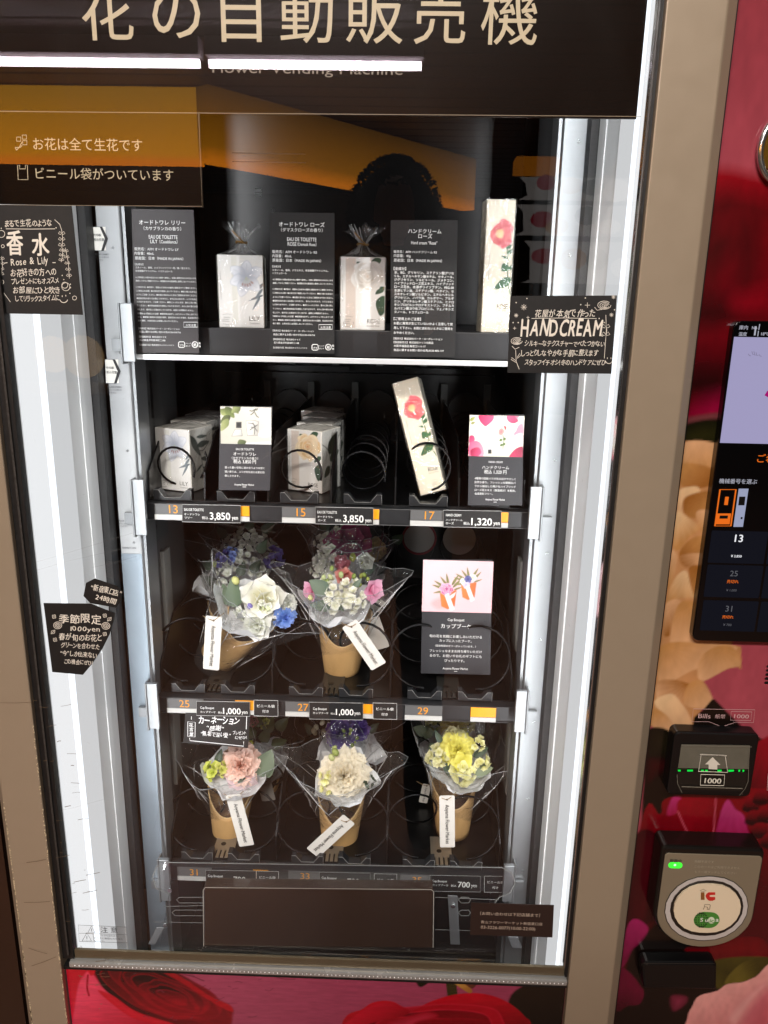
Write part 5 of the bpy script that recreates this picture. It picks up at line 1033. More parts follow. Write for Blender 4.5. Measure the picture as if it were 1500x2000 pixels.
# ------------------------------------------------------------------ goods: cartons
def ltxt(acc, s_, pl, a, b, wd=None, size=None, bold=.0, lift=.0005):
    vs, fs = glyphs(s_, bold); xa, xb = vs[:, 0].min(), vs[:, 0].max(); k = wd/(xb-xa) if wd else size; ky = size or k
    acc.add([pl.pt(a+(x-xa)*k, b+y*ky, lift) for x, y in vs], fs)
def faces(M, w_, d, h):
    f = lambda v: M.to_3x3() @ Vector(v)
    return (PL(M @ Vector((-w_/2, -d/2, 0)), f((1, 0, 0)), f((0, 0, 1))), PL(M @ Vector((w_/2, -d/2, 0)), f((0, 1, 0)), f((0, 0, 1))))
LILYP = ((168, 176, 192), (214, 218, 226), (250, 250, 252), (188, 194, 206))
def lily_bloom(c, x, y, s_, cols=LILYP):
    for a, l in ((.5, 1.0), (1.5, .9), (2.6, 1.0), (3.5, .95), (4.4, 1.1), (5.5, 1.0)):
        ex, ey = x+s_*l*math.cos(a), y+s_*l*math.sin(a); dx, dy = math.cos(a), math.sin(a); px, py = -dy, dx
        c.poly([(x, y), (x+s_*.35*l*dx+px*s_*.33, y+s_*.35*l*dy+py*s_*.33), (x+s_*.75*l*dx+px*s_*.25, y+s_*.75*l*dy+py*s_*.25), (ex, ey), (x+s_*.75*l*dx-px*s_*.25, y+s_*.75*l*dy-py*s_*.25), (x+s_*.35*l*dx-px*s_*.33, y+s_*.35*l*dy-py*s_*.33)], cols[0], cols[2], g=((x, y), (ex, ey)), rim=cols[3], rimw=.0006)
        c.line([(x+s_*.15*dx, y+s_*.15*dy), (x+s_*.8*l*dx, y+s_*.8*l*dy)], .0004, (196, 200, 206))
    for k in range(5):
        a = 4.2+k*.35; c.line([(x, y), (x+s_*.42*math.cos(a), y+s_*.42*math.sin(a))], .0005, (190, 196, 170)); c.line([(x+s_*.36*math.cos(a)-.0004, y+s_*.38*math.sin(a)), (x+s_*.46*math.cos(a), y+s_*.5*math.sin(a))], .0012, (150, 84, 66))
def emblem(m, pl, a, b, k):
    for i, s_ in enumerate(('Aoyama', 'Flower', 'Market')): ltxt(m, s_, pl, a+k*.25, b+k*(1.15-i*.42), size=k*.42)
    for y, d in ((b+k*1.75, 1), (b-k*.1, -1)):
        for i in range(6): m.add([pl.pt(a+k*(.1+i*.33)+x, y+d*k*.18*math.sin((i+.5)*.52)+z_, .0005) for x, z_ in ((0, 0), (k*.22, 0), (k*.22, k*.08), (0, k*.08))], [(0, 1, 2, 3)])
    for x in (a, a+k*2.1):
        for i in range(2): m.add([pl.pt(x+u_, b+k*(.3+i*.3)+v_, .0005) for u_, v_ in ((0, 0), (k*.14, 0), (k*.14, k*.16), (0, k*.16))], [(0, 1, 2, 3)])
LEAFD = ((58, 66, 62), (96, 104, 98))
def scent_box(kind, label, M, group, tier1=False, W=.053, H=.083):
    r = thing(kind+'_carton', label, 'carton', group=group, mtx=M)
    m = MB(); m.box(-W/2, W/2, -W/2, W/2, 0, H, M=M); m.build('carton_body', CARDBOX, r, bevel=.0006)
    F, Sd = faces(M, W, W, H)
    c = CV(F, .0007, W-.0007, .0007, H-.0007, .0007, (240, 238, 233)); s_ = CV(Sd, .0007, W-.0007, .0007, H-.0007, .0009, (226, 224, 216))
    inkm = MB()
    if kind == 'lily':
        fx, fy = (W*.62, H*.70) if tier1 else (W*.56, H*.74); c.poly([(W*.30, H*.05), (W*.42, H*.05), (W*.42, H*.98), (W*.30, H*.98)], (228, 226, 216), sm=False)
        for x0, y0, x1, y1, w_ in ((W*.98, H*.55, W*.80, H*.40, .10), (W*.99, H*.46, W*.66, H*.38, .08), (W*.94, H*.46, W*.74, H*.25, .07), (W*.99, H*.62, W*.86, H*.52, .16)): c.leaf(x0, y0, x1, y1, w_, (58, 68, 76), (120, 130, 136))
        lily_bloom(c, fx, fy, W*.40)
        for pts in ([(0, H*.93), (W*.2, H*.75), (W*.45, H*.55), (W*.6, H*.02)], [(W*.3, H*.66), (W*.55, H*.62), (W*.8, H*.72)]): s_.line(pts, .0011, LEAFD[0])
        for x0, y0, x1, y1, w_ in ((W*.05, H*.9, W*.42, H*.55, .16), (W*.3, H*.72, W*.85, H*.74, .14), (W*.45, H*.5, W*.9, H*.44, .12), (W*.5, H*.4, W*.2, H*.3, .1), (W*.3, H*.86, W*.75, H*.84, .10), (W*.5, H*.35, W*.82, H*.28, .08)): s_.leaf(x0, y0, x1, y1, w_, *LEAFD)
        ltxt(inkm, 'LILY', F, W*.66, H*.10, wd=W*.24, size=.0075, bold=.01); ltxt(inkm, 'Casablanca', F, W*.67, H*.055, wd=W*.22)
    else:
        c.poly([(W*.12, H*.03), (W*.34, H*.03), (W*.34, H*.98), (W*.12, H*.98)], (222, 208, 196), sm=False); c.A *= .98
        pal = ((214, 160, 104), (236, 208, 160), (248, 236, 206), (240, 218, 180)) if not tier1 else ((186, 172, 154), (226, 220, 210), (250, 248, 244), (236, 232, 224))
        for x0, y0, x1, y1, w_ in ((W*.36, H*.93, W*.5, H*.86, .3), (W*.9, H*.97, W*.66, H*.92, .3), (W*.98, H*.6, W*.78, H*.5, .25), (W*.96, H*.48, W*.9, H*.2, .32)): c.leaf(x0, y0, x1, y1, w_, (62, 96, 66), (44, 74, 52))
        c.rose(W*.60, H*.74, W*.36, W*.38, pal, 5, 5, heart=(204, 120, 80) if not tier1 else (206, 176, 150))
        for pts in ([(0, H*.8), (W*.4, H*.6), (W*.45, H*.05)], [(W*.4, H*.6), (W*.8, H*.66)]): s_.line(pts, .0011, (44, 54, 40))
        for x0, y0, x1, y1, w_ in ((W*.35, H*.62, W*.75, H*.9, .3), (W*.42, H*.5, W*.9, H*.62, .28), (W*.42, H*.4, W*.12, H*.25, .3), (W*.45, H*.3, W*.85, H*.36, .28)): s_.leaf(x0, y0, x1, y1, w_, (36, 48, 38), (70, 84, 66))
        ltxt(inkm, 'ROSE', F, W*.60, H*.095, wd=W*.29, size=.0075, bold=.01); ltxt(inkm, 'Damask Rose', F, W*.60, H*.05, wd=W*.28)
    emblem(inkm, F, W*.07, H*.06, .0055)
    for i in range(16): inkm.add([F.pt(W*.05+x, H*.4+i*.002+y, .0005) for x, y in ((0, 0), (.0005, 0), (.0005, .0012), (0, .0012))], [(0, 1, 2, 3)])
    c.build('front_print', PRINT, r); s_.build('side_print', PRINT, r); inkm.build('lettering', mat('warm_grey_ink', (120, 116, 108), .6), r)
    # clear film: folded flat on top, or gathered into a tuft with a tie
    m = MB(); g = .0008; n = 7; rnd = random.Random(hash(label) % 999); vs = []; fs = []
    if not tier1:
        for i in range(n):
            for j in range(n):
                x, y = -W/2-g+i*(W+2*g)/(n-1), -W/2-g+j*(W+2*g)/(n-1); e = min(i, j, n-1-i, n-1-j)
                vs.append((x, y, H+.0006+(rnd.uniform(0, .0022)+.0012*e if e else 0)))
        fs = [(i*n+j, (i+1)*n+j, (i+1)*n+j+1, i*n+j+1) for i in range(n-1) for j in range(n-1)]
        m.add(vs, fs, M=M)
    else:
        k = 20; rings = ((W*.707, H), (W*.52, H+.003), (W*.24, H+.0085), (W*.075, H+.0145), (W*.07, H+.0165), (W*.25, H+.0265), (W*.40, H+.035))
        for a, (rr, z) in enumerate(rings):
            for i in range(k):
                t = 2*math.pi*i/k+math.pi/4; sq = min(1/max(abs(math.cos(t)), 1e-6), 1/max(abs(math.sin(t)), 1e-6))/1.414; f = (1-a/6)*sq+(a/6); f = f if a < 3 else 1
                q = rr*f*(1+(rnd.uniform(-.35, .35) if a > 1 else 0)); vs.append((q*math.cos(t), q*math.sin(t)*(.5 if a > 4 else 1), z+(rnd.uniform(-.007, .006) if a == 6 else 0)))
        for a in range(len(rings)-1): fs += [(a*k+i, a*k+(i+1) % k, (a+1)*k+(i+1) % k, (a+1)*k+i) for i in range(k)]
        m.add(vs, fs, M=M)
    for x0, x1, y0, y1 in ((-W/2-g, W/2+g, -W/2-g, -W/2-g), (W/2+g, W/2+g, -W/2-g, W/2+g), (-W/2-g, -W/2-g, -W/2-g, W/2+g)):
        q = 6; vs = []
        for i in range(q+1):
            for j in range(q+1):
                t = i/q; x, y = x0+(x1-x0)*t, y0+(y1-y0)*t; o_ = rnd.uniform(0, .0007)
                nx, ny = (0, -1) if y0 == y1 else ((1, 0) if x0 > 0 else (-1, 0)); vs.append((x+nx*o_, y+ny*o_, H*j/q))
        m.add(vs, [(i*(q+1)+j, (i+1)*(q+1)+j, (i+1)*(q+1)+j+1, i*(q+1)+j+1) for i in range(q) for j in range(q)], M=M)
    m.build('clear_wrap', CELLO, r)
    if tier1:
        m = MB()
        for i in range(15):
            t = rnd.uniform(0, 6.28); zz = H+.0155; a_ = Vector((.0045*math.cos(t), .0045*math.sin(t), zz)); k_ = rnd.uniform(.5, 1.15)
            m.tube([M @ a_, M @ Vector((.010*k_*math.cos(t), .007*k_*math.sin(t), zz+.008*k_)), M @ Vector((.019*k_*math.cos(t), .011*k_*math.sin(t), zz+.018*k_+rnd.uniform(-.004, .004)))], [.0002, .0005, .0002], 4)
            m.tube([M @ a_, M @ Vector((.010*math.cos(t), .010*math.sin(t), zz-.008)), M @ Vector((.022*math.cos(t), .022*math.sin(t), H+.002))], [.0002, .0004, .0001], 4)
        m.build('wrap_glint', FILM_GLINT, r)  # glints of the tuft, modelled as pale strands
        m = MB(); m.tube([M @ Vector((.0065*math.cos(t), .0065*math.sin(t), H+.0155+.0008*math.sin(2*t))) for t in np.arange(14)*2*math.pi/14], .0010, 6, closed=True)
        m.tube([M @ Vector(v) for v in ((.003, -.0065, H+.0155), (-.004, -.008, H+.022), (-.010, -.008, H+.028))], .0008, 6); m.build('twist_tie', mat('gold_tie', (150, 112, 52), .4, .3), r)
    return r
def MX(loc, rz=0, rx=0, ry=0): return Matrix.Translation(Vector(loc)) @ Matrix.Rotation(math.radians(ry), 4, 'Y') @ Matrix.Rotation(math.radians(rx), 4, 'X') @ Matrix.Rotation(math.radians(rz), 4, 'Z')
GL, GR = 'lily scent cartons in the coil', 'rose scent cartons in the coil'
p = at(476, 640, .245); scent_box('lily', 'lily carton with gathered clear wrap standing on the dark top shelf', MX((p.x, .247, 1.4187), 7), None, True)
p = at(707, 643, .245); scent_box('rose', 'cream rose carton with gathered clear wrap standing on the dark top shelf', MX((p.x, .247, 1.4187), 4), None, True)
for i, (px_, Y_, rz) in enumerate(((362, .292, -19), (388, .357, -12), (413, .420, -9))):
    p = at(px_, 900, Y_); scent_box('lily', ('front lily carton held by the coil of lane thirteen', 'second lily carton just behind the front one', 'rearmost lily carton, mostly hidden behind the picture card')[i], MX((p.x, Y_, 1.2045), rz), GL)
for i, (px_, Y_, rz) in enumerate(((614, .302, -23), (627, .362, -14), (634, .424, -10), (631, .486, -16))):
    p = at(px_, 900, Y_); scent_box('rose', ('front rose carton held by the coil of lane fifteen', 'second rose carton, only its top showing over the front one', 'third rose carton in the coil row', 'rearmost rose carton with the tilted lid')[i], MX((p.x, Y_, 1.2045), rz), GR, W=.052)
def cream_box(label, M, group=None):
    W, D, H = .0335, .030, .149
    r = thing('hand_cream_carton', label, 'carton', group=group, mtx=M)
    m = MB(); m.box(-W/2, W/2, -D/2, D/2, 0, H, M=M); m.build('carton_body', CREAMBOX, r, bevel=.0006)
    F, Sd = faces(M, W, D, H); c = CV(F, .0006, W-.0006, .0006, H-.0006, .0007, (236, 228, 206))
    c.line([(W*.70, H*.72), (W*.80, H*.60), (W*.86, H*.40), (W*.98, H*.30)], .0013, (70, 110, 66))
    for x0, y0, x1, y1, w_ in ((W*.98, H*.42, W*.40, H*.335, .22), (W*.84, H*.52, W*.62, H*.475, .5), (W*.80, H*.57, W*.58, H*.585, .16), (W*.82, H*.60, W*.99, H*.64, .3), (W*.88, H*.48, W*.99, H*.52, .3), (W*.76, H*.64, W*.94, H*.68, .3)): c.leaf(x0, y0, x1, y1, w_, (60, 120, 66), (42, 92, 56))
    c.poly([(W*.16, H*.74), (W*.28, H*.80), (W*.42, H*.82), (W*.55, H*.86), (W*.80, H*.84), (W*.96, H*.79), (W*.88, H*.74), (W*.95, H*.69), (W*.78, H*.66), (W*.62, H*.64), (W*.48, H*.66), (W*.24, H*.69)], (206, 40, 70), (232, 110, 120))
    c.rose(W*.54, H*.745, W*.38, H*.085, ((214, 56, 78), (226, 90, 96), (238, 130, 124), (206, 40, 66)), 9, 4, heart=(244, 206, 130)); c.rose(W*.50, H*.75, W*.15, H*.035, ((240, 190, 120), (244, 210, 150), (246, 226, 180), (236, 160, 120)), 4, 3)
    c.build('front_print', PRINT, r); m = MB(); ltxt(m, 'ROSE', F, W*.53, H*.185, wd=W*.38, size=.0078, bold=.02); m.build('name_lettering', DARKINK, r)
    m = MB(); ltxt(m, 'Damask Rose', F, W*.53, H*.165, wd=W*.38); emblem(m, F, W*.55, H*.05, .0042)
    for i in range(22): m.add([F.pt(W*.16+x, H*.36+i*.0022+y, .0005) for x, y in ((0, 0), (.0007, 0), (.0007, .0013), (0, .0013))], [(0, 1, 2, 3)])
    m.build('lettering', MATS['warm_grey_ink'], r)
    m = MB(); rnd = random.Random(6); g = .0009; q = 10
    for (ax, ay, bx, by, nx, ny) in ((-W/2-g, -D/2-g, W/2+g, -D/2-g, 0, -1), (W/2+g, -D/2-g, W/2+g, D/2, 1, 0), (-W/2-g, -D/2-g, -W/2-g, D/2, -1, 0)):
        vs = []
        for i in range(5):
            for j in range(q+1): t = i/4; o_ = rnd.uniform(0, .0010); vs.append((ax+(bx-ax)*t+nx*o_, ay+(by-ay)*t+ny*o_, -.001+(H+.002)*j/q))
        m.add(vs, [(i*(q+1)+j, (i+1)*(q+1)+j, (i+1)*(q+1)+j+1, i*(q+1)+j+1) for i in range(4) for j in range(q)], M=M)
    m.build('clear_wrap', CELLO, r); return r
p = at(967, 648, .243); cream_box('tall cream coloured carton with red rose standing upright on the top shelf', MX((p.x-.0035, .245, 1.4187), 6, 0, 0), 'hand cream cartons')
p = at(849, 966, .262); cream_box('tilted cream coloured carton with red rose leaning in the coil of lane seventeen', MX((p.x, .258, 1.213), -8, -13, -16), 'hand cream cartons')

# ------------------------------------------------------------------ cup bouquets
PETAL = mat('petal', (0, 0, 0), 0.55, attr=True, trans=.28)
LEAFM = mat('leaf', (0, 0, 0), 0.45, attr=True, trans=.12)
TISSUE = mat('tissue_paper', (232, 233, 234), 0.5, noise_s=60, noise_a=.03, trans=.2)
STEM = mat('stem_green', (104, 122, 62), .5)
TAGM = mat('tag_card', (214, 211, 204), .5, noise_s=150, noise_a=.012)
CUPIN = mat('cup_inside', (120, 84, 60), .6)
TWINE = mat('twine', (150, 126, 92), .7)
def frame(d, up=(0, 0, 1), roll=0.0):
    d = Vector(d).normalized(); u = Vector(up)
    if abs(d.dot(u)) > .97: u = Vector((1, 0, 0))
    x = u.cross(d).normalized(); y = d.cross(x)
    return Matrix((x, y, d)).transposed().to_4x4() @ Matrix.Rotation(roll, 4, 'Z')     # local z = d
def petal(mb, M, L, W, elev, curl, ca, cb, ruf=0.0, nr=3, nu=6, nv=5, cup=0.3, blunt=.5, ph=0.0, notch=0.0):
    """One petal rooted at M's origin. It leaves the flower's axis (local z) towards local x at angle elev from the axis; curl bends it outwards."""
    vs, cs, fs = [], [], []; x = z = 0.0; a = elev
    for i in range(nv+1):
        t = i/nv; wd = W*(.22+.78*min(1, t/.6)**.8)*(math.sqrt(max(.06, 1-((t-.6)/.4)**2)) if t > .6 else 1)
        if ruf: wd = W*(.18+.82*t**.7)
        for j in range(nu+1):
            u = j/nu*2-1; rz = ruf*t*t*math.sin(u*nr*math.pi+ph); k = 1-notch*t*t*(1-abs(u))
            tip = (1-.10*u*u*t) if not ruf else (1-.3*u*u*t+ruf*.8/L*t*math.sin(u*nr*2.3*math.pi+ph*1.7) if L else 1)
            y = wd*u*.5; off = cup*wd*(u*u)*.5
            vs.append(M @ Vector((x*tip*k-off*math.cos(a)+rz*math.cos(a), y, z*tip*k+off*math.sin(a)*.6-rz*math.sin(a))))
            f = t; cs.append(tuple(ca[n]*(1-f)+cb[n]*f for n in range(3)))
        x += math.sin(a)*L/nv; z += math.cos(a)*L/nv; a += curl/nv
    for i in range(nv):
        for j in range(nu):
            k = i*(nu+1)+j; fs.append((k, k+1, k+nu+2, k+nu+1))
    mb.add(vs, fs, cs, True)
def vary(rnd, c, s=.06): k = 1+rnd.uniform(-s, s); return tuple(min(1, v*k) for v in c)
FL = {}
def carnation(p, d, r, ca, cb, seed=0, n=64):
    m = MB(); rnd = random.Random(seed); F = Matrix.Translation(Vector(p)) @ frame(d)
    for i in range(n):
        q = (i+.5)/n; el = .04+1.5*q**.8+rnd.uniform(-.16, .16); L = r*(.62+.42*q)*rnd.uniform(.9, 1.08)
        M = F @ Matrix.Rotation(i*2.39996+rnd.uniform(-.2, .2), 4, 'Z') @ Matrix.Translation(Vector((.02*r, 0, -.25*r*q)))
        petal(m, M, L, L*.85, el, rnd.uniform(.1, .7), vary(rnd, ca, .08), vary(rnd, cb, .05), ruf=r*.12, nr=rnd.choice((2, 3)), nu=7, nv=5, cup=.15, ph=rnd.uniform(0, 6))
    return m
def cupped(p, d, r, ca, cb, seed=0, layers=((3, .10, .72), (4, .35, .9), (5, .7, 1.0)), w=1.15, curl=-.35):
    m = MB(); rnd = random.Random(seed); F = Matrix.Translation(Vector(p)) @ frame(d)
    for k, (n, el, L) in enumerate(layers):
        for i in range(n):
            M = F @ Matrix.Rotation(2*math.pi*(i+rnd.uniform(-.12, .12))/n+k*.7, 4, 'Z')
            petal(m, M, r*L*1.25, r*w*rnd.uniform(.9, 1.1), el+rnd.uniform(-.08, .08), curl+rnd.uniform(-.2, .2)+(.35 if el > .6 else 0), vary(rnd, ca), vary(rnd, cb), nu=6, nv=6, cup=.35, blunt=.7)
    return m
def florets(p, d, R, r, n, ca, cb, seed=0, five=5, centre=None, spread=1.0):
    """A cluster of small round-petalled blooms."""
    m = MB(); rnd = random.Random(seed); F = Matrix.Translation(Vector(p)) @ frame(d)
    for i in range(n):
        q = math.sqrt((i+.3)/n); a = i*2.39996+rnd.uniform(-.3, .3); el = q*1.15*spread
        o = Vector((R*math.sin(el)*math.cos(a), R*math.sin(el)*math.sin(a), R*math.cos(el)*.75-R*.4)); dd = Vector((math.sin(el)*math.cos(a)+rnd.uniform(-.3, .3), math.sin(el)*math.sin(a)+rnd.uniform(-.3, .3), math.cos(el)))
        G = F @ Matrix.Translation(o) @ frame(dd, roll=rnd.uniform(0, 6)); rr = r*rnd.uniform(.8, 1.15)
        for k in range(five):
            M = G @ Matrix.Rotation(2*math.pi*k/five+rnd.uniform(-.15, .15), 4, 'Z'); petal(m, M, rr, rr*.95, rnd.uniform(.75, 1.15), rnd.uniform(-.2, .7), vary(rnd, ca), vary(rnd, cb), nu=4, nv=4, cup=.25, blunt=.6, ruf=0)
        for k in range(3):
            M = G @ Matrix.Rotation(2*math.pi*k/3+.5, 4, 'Z'); petal(m, M, rr*.55, rr*.6, .35, .3, vary(rnd, ca), vary(rnd, cb), nu=3, nv=3, cup=.3)
        if centre: m.ball(G @ Vector((0, 0, rr*.12)), rr*.16, 6, 4, centre)
    return m
def buds(p, n, r, c1, c2, seed=0, spread=.02, tall=1.5):
    m = MB(); rnd = random.Random(seed)
    for i in range(n):
        q = Vector(p)+Vector((rnd.uniform(-1, 1)*spread, rnd.uniform(-.5, .5)*spread, rnd.uniform(-1, 1)*spread)); M = frame((rnd.uniform(-.6, .6), -.4, 1)).to_3x3(); rr = r*rnd.uniform(.7, 1.2)
        k = rnd.random(); m.ball(q, (rr, rr, rr*tall), 8, 6, tuple(a*(1-k)+b*k for a, b in zip(c1, c2)), M)
        for j in range(3): petal(m, Matrix.Translation(q-M @ Vector((0, 0, rr*tall))) @ M.to_4x4() @ Matrix.Rotation(j*2.1, 4, 'Z'), rr*1.5, rr*1.0, .5, -.3, c2, c1, nu=3, nv=3)
    return m
def leaf3(p, d, up, L, W, ca, cb, fold=.25, curl=.4, tip=.55):
    m = MB(); D = Vector(d).normalized(); M = Matrix.Translation(Vector(p)) @ frame(up)   # z = face normal
    x = M.to_3x3() @ Vector((1, 0, 0)); y = M.to_3x3() @ Vector((0, 1, 0)); n = M.to_3x3() @ Vector((0, 0, 1))
    D = (D-n*D.dot(n)).normalized(); s_ = n.cross(D); vs, cs, fs = [], [], []
    for i in range(9):
        t = i/8; wd = W*.5*math.sin(math.pi*t**tip)**.75 if 0 < t < 1 else W*.03
        for j in range(5):
            u = j/2-1; vs.append(Vector(p)+D*(L*t)+s_*(wd*u)+n*(fold*wd*abs(u)-curl*L*t*t*.5)); k = .35*t+.3*(1-abs(u)); cs.append(tuple(a*(1-k)+b*k for a, b in zip(ca, cb)))
    for i in range(8):
        for j in range(4): k = i*5+j; fs.append((k, k+1, k+6, k+5))
    return m.add(vs, fs, cs, True)
def lc(*c): return lin(c)
WHT = (lc(214, 220, 196), lc(246, 246, 240)); IVORY = (lc(236, 216, 170), lc(250, 242, 222)); GREENL = (lc(96, 118, 92), lc(140, 156, 134)); DARKL = (lc(48, 66, 50), lc(84, 104, 84)); YEL = (lc(226, 216, 70), lc(246, 240, 130)); PALEY = (lc(226, 222, 130), lc(246, 244, 196))
PINKC = (lc(242, 168, 138), lc(252, 222, 208)); ROSEP = (lc(214, 90, 110), lc(240, 150, 164)); PALEP = (lc(240, 206, 214), lc(250, 230, 234)); HOTP = (lc(220, 130, 168), lc(244, 190, 214)); VIO = (lc(70, 46, 120), lc(120, 92, 172)); BLU = (lc(96, 120, 196), lc(150, 172, 226)); DBLU = (lc(56, 54, 130), lc(96, 94, 170)); MAG = (lc(120, 24, 80), lc(176, 70, 120)); TANF = (lc(170, 140, 90), lc(206, 176, 120)); CHART = (lc(170, 186, 60), lc(232, 236, 120)); PEACH = (lc(214, 130, 120), lc(236, 170, 160))
GN = 'cup bouquets in the coils'
def cup_bouquet(label, B, T, rb, rt, scoop=.42, tissue=None, wrap=None, face=-90, seed=0, plain=False):
    """Kraft cup from B (centre of its foot) to T (centre of its rim), scooped towards the viewer, tissue collar and clear wrap."""
    B, T = Vector(B), Vector(T); ax = (T-B); H = ax.length; ax.normalize(); r = thing('cup_bouquet', label, 'bouquet', B, GN); rnd = random.Random(seed)
    fr = Vector((0, -1, 0)); fr = (fr-ax*fr.dot(ax)).normalized(); sd = ax.cross(fr); m = MB(); n = 44; nv = 8; vs = []; fs = []
    top = lambda t: H*(1-scoop*max(0, math.cos(t))**1.6)
    for j in range(nv+1):
        for i in range(n):
            t = 2*math.pi*i/n; h = top(t)*j/nv; rr = rb+(rt-rb)*h/H; vs.append(B+ax*h+(fr*math.cos(t)+sd*math.sin(t))*rr)
    for j in range(nv): fs += [(j*n+i, j*n+(i+1) % n, (j+1)*n+(i+1) % n, (j+1)*n+i) for i in range(n)]
    fs.append(tuple(range(n-1, -1, -1))); m.add(vs, fs, None, True); cup = m.build('paper_cup', KRAFT, r, solid=.0011)
    m = MB(); m.tube([B+ax*(top(2*math.pi*i/n)+.0002)+(fr*math.cos(2*math.pi*i/n)+sd*math.sin(2*math.pi*i/n))*(rb+(rt-rb)*top(2*math.pi*i/n)/H) for i in range(n)], .0010, 6, closed=True); m.build('cup_rim', mat('kraft_rim', (206, 172, 120), .5), cup)
    m = MB(); vs = []                                           # dark moist packing and the bundled film inside the cup
    for i in range(24): t = 2*math.pi*i/24; vs.append(B+ax*(H*.42)+(fr*math.cos(t)+sd*math.sin(t))*(rb+(rt-rb)*.42-.001))
    m.add(vs, [tuple(range(24))]); m.build('cup_inside', CUPIN, cup)
    m = MB(); vs = []; fs = []; k = 22; RB = .30*rt
    for j, (h, q) in enumerate(((.44, .55), (.60, .75), (.78, .62), (.95, .9))):
        for i in range(k): t = 2*math.pi*i/k; rr = rt*q*(.75+rnd.uniform(-.16, .16)); vs.append(B+ax*H*h+(fr*math.cos(t)+sd*math.sin(t))*rr)
    for j in range(3): fs += [(j*k+i, j*k+(i+1) % k, (j+1)*k+(i+1) % k, (j+1)*k+i) for i in range(k)]
    m.add(vs, fs); m.build('inner_film', CELLO, r)
    for (pts_c, flare, hh, dirv) in (tissue or []):             # tissue collar: a crumpled bowl around the stems
        m = MB(); k = 30; vs = []; fs = []; C0 = Vector(pts_c); dv = Vector(dirv).normalized(); f0 = Vector((0, -1, 0)); f0 = (f0-dv*f0.dot(dv)).normalized(); s0 = dv.cross(f0)
        ph = rnd.uniform(0, 6)
        for j in range(7):
            q = j/6; rr = (.013 if j else .001)+flare*.92*q**.62
            for i in range(k):
                t = 2*math.pi*i/k; w_ = 1+(.10*math.sin(3*t+ph)+.07*math.sin(5*t+2*ph))*q+rnd.uniform(-.055, .055)*q; ed = (.010*math.sin(4*t+ph)+.006*math.sin(7*t))*(q if j == 6 else .4*q)+rnd.uniform(-.002, .002)
                vs.append(C0+dv*(hh*q**1.5+.004+ed)+(f0*math.cos(t)+s0*math.sin(t))*rr*w_)
        for j in range(6): fs += [(j*k+i, j*k+(i+1) % k, (j+1)*k+(i+1) % k, (j+1)*k+i) for i in range(k)]
        m.add(vs, fs); m.build('tissue_collar', TISSUE, r)
    if wrap:                                                    # clear film cone with stiff folded corners
        for (pts_c, dirv, hh, flare, corners, yaw) in wrap:
            m = MB(); k = 36; nv = 9; vs = []; fs = []; C0 = Vector(pts_c); dv = Vector(dirv).normalized(); f0 = Vector((0, -1, 0)); f0 = (f0-dv*f0.dot(dv)).normalized(); s0 = dv.cross(f0)
            for j in range(nv+1):
                q = j/nv
                for i in range(k):
                    t = 2*math.pi*i/k; cn = max(0, math.cos(corners*.5*(t+yaw)))**6 if corners == 2 else abs(math.cos(corners*.5*(t+yaw)))**5
                    rr = rb*1.04+(flare-rb)*q**1.15; rr *= 1+.42*cn*q**2; rr += rnd.uniform(-.0011, .0011)*(.3+q)
                    vs.append(C0+dv*hh*(q+(.12*cn+rnd.uniform(-.02, .02))*q*q)+(f0*math.cos(t)*.85+s0*math.sin(t))*rr)
            for j in range(nv): fs += [(j*k+i, j*k+(i+1) % k, (j+1)*k+(i+1) % k, (j+1)*k+i) for i in range(k)]
            m.add(vs, fs, None, False); m.build('clear_wrap', CELLO, r)
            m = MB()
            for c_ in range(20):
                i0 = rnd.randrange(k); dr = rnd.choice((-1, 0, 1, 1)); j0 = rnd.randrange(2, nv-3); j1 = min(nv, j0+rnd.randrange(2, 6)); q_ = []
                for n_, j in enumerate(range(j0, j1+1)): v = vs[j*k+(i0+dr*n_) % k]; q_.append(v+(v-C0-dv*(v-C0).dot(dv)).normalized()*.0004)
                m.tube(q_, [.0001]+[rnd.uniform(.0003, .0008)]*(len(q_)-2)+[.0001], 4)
            m.build('wrap_glint', FILM_GLINT, r)  # highlights along the folds, put in as thin pale tubes
            m = MB(); m.tube([vs[nv*k+i] for i in range(k)], .0003, 4, closed=True); m.build('wrap_edge', mat('wrap_edge', (170, 174, 176), .25), r)
    return r
def part(r, name, mb, mt=None, solid=0): return mb.build(name, mt or PETAL, r, solid=solid)
def toward(x, z, y=-1): return (x, y, z)
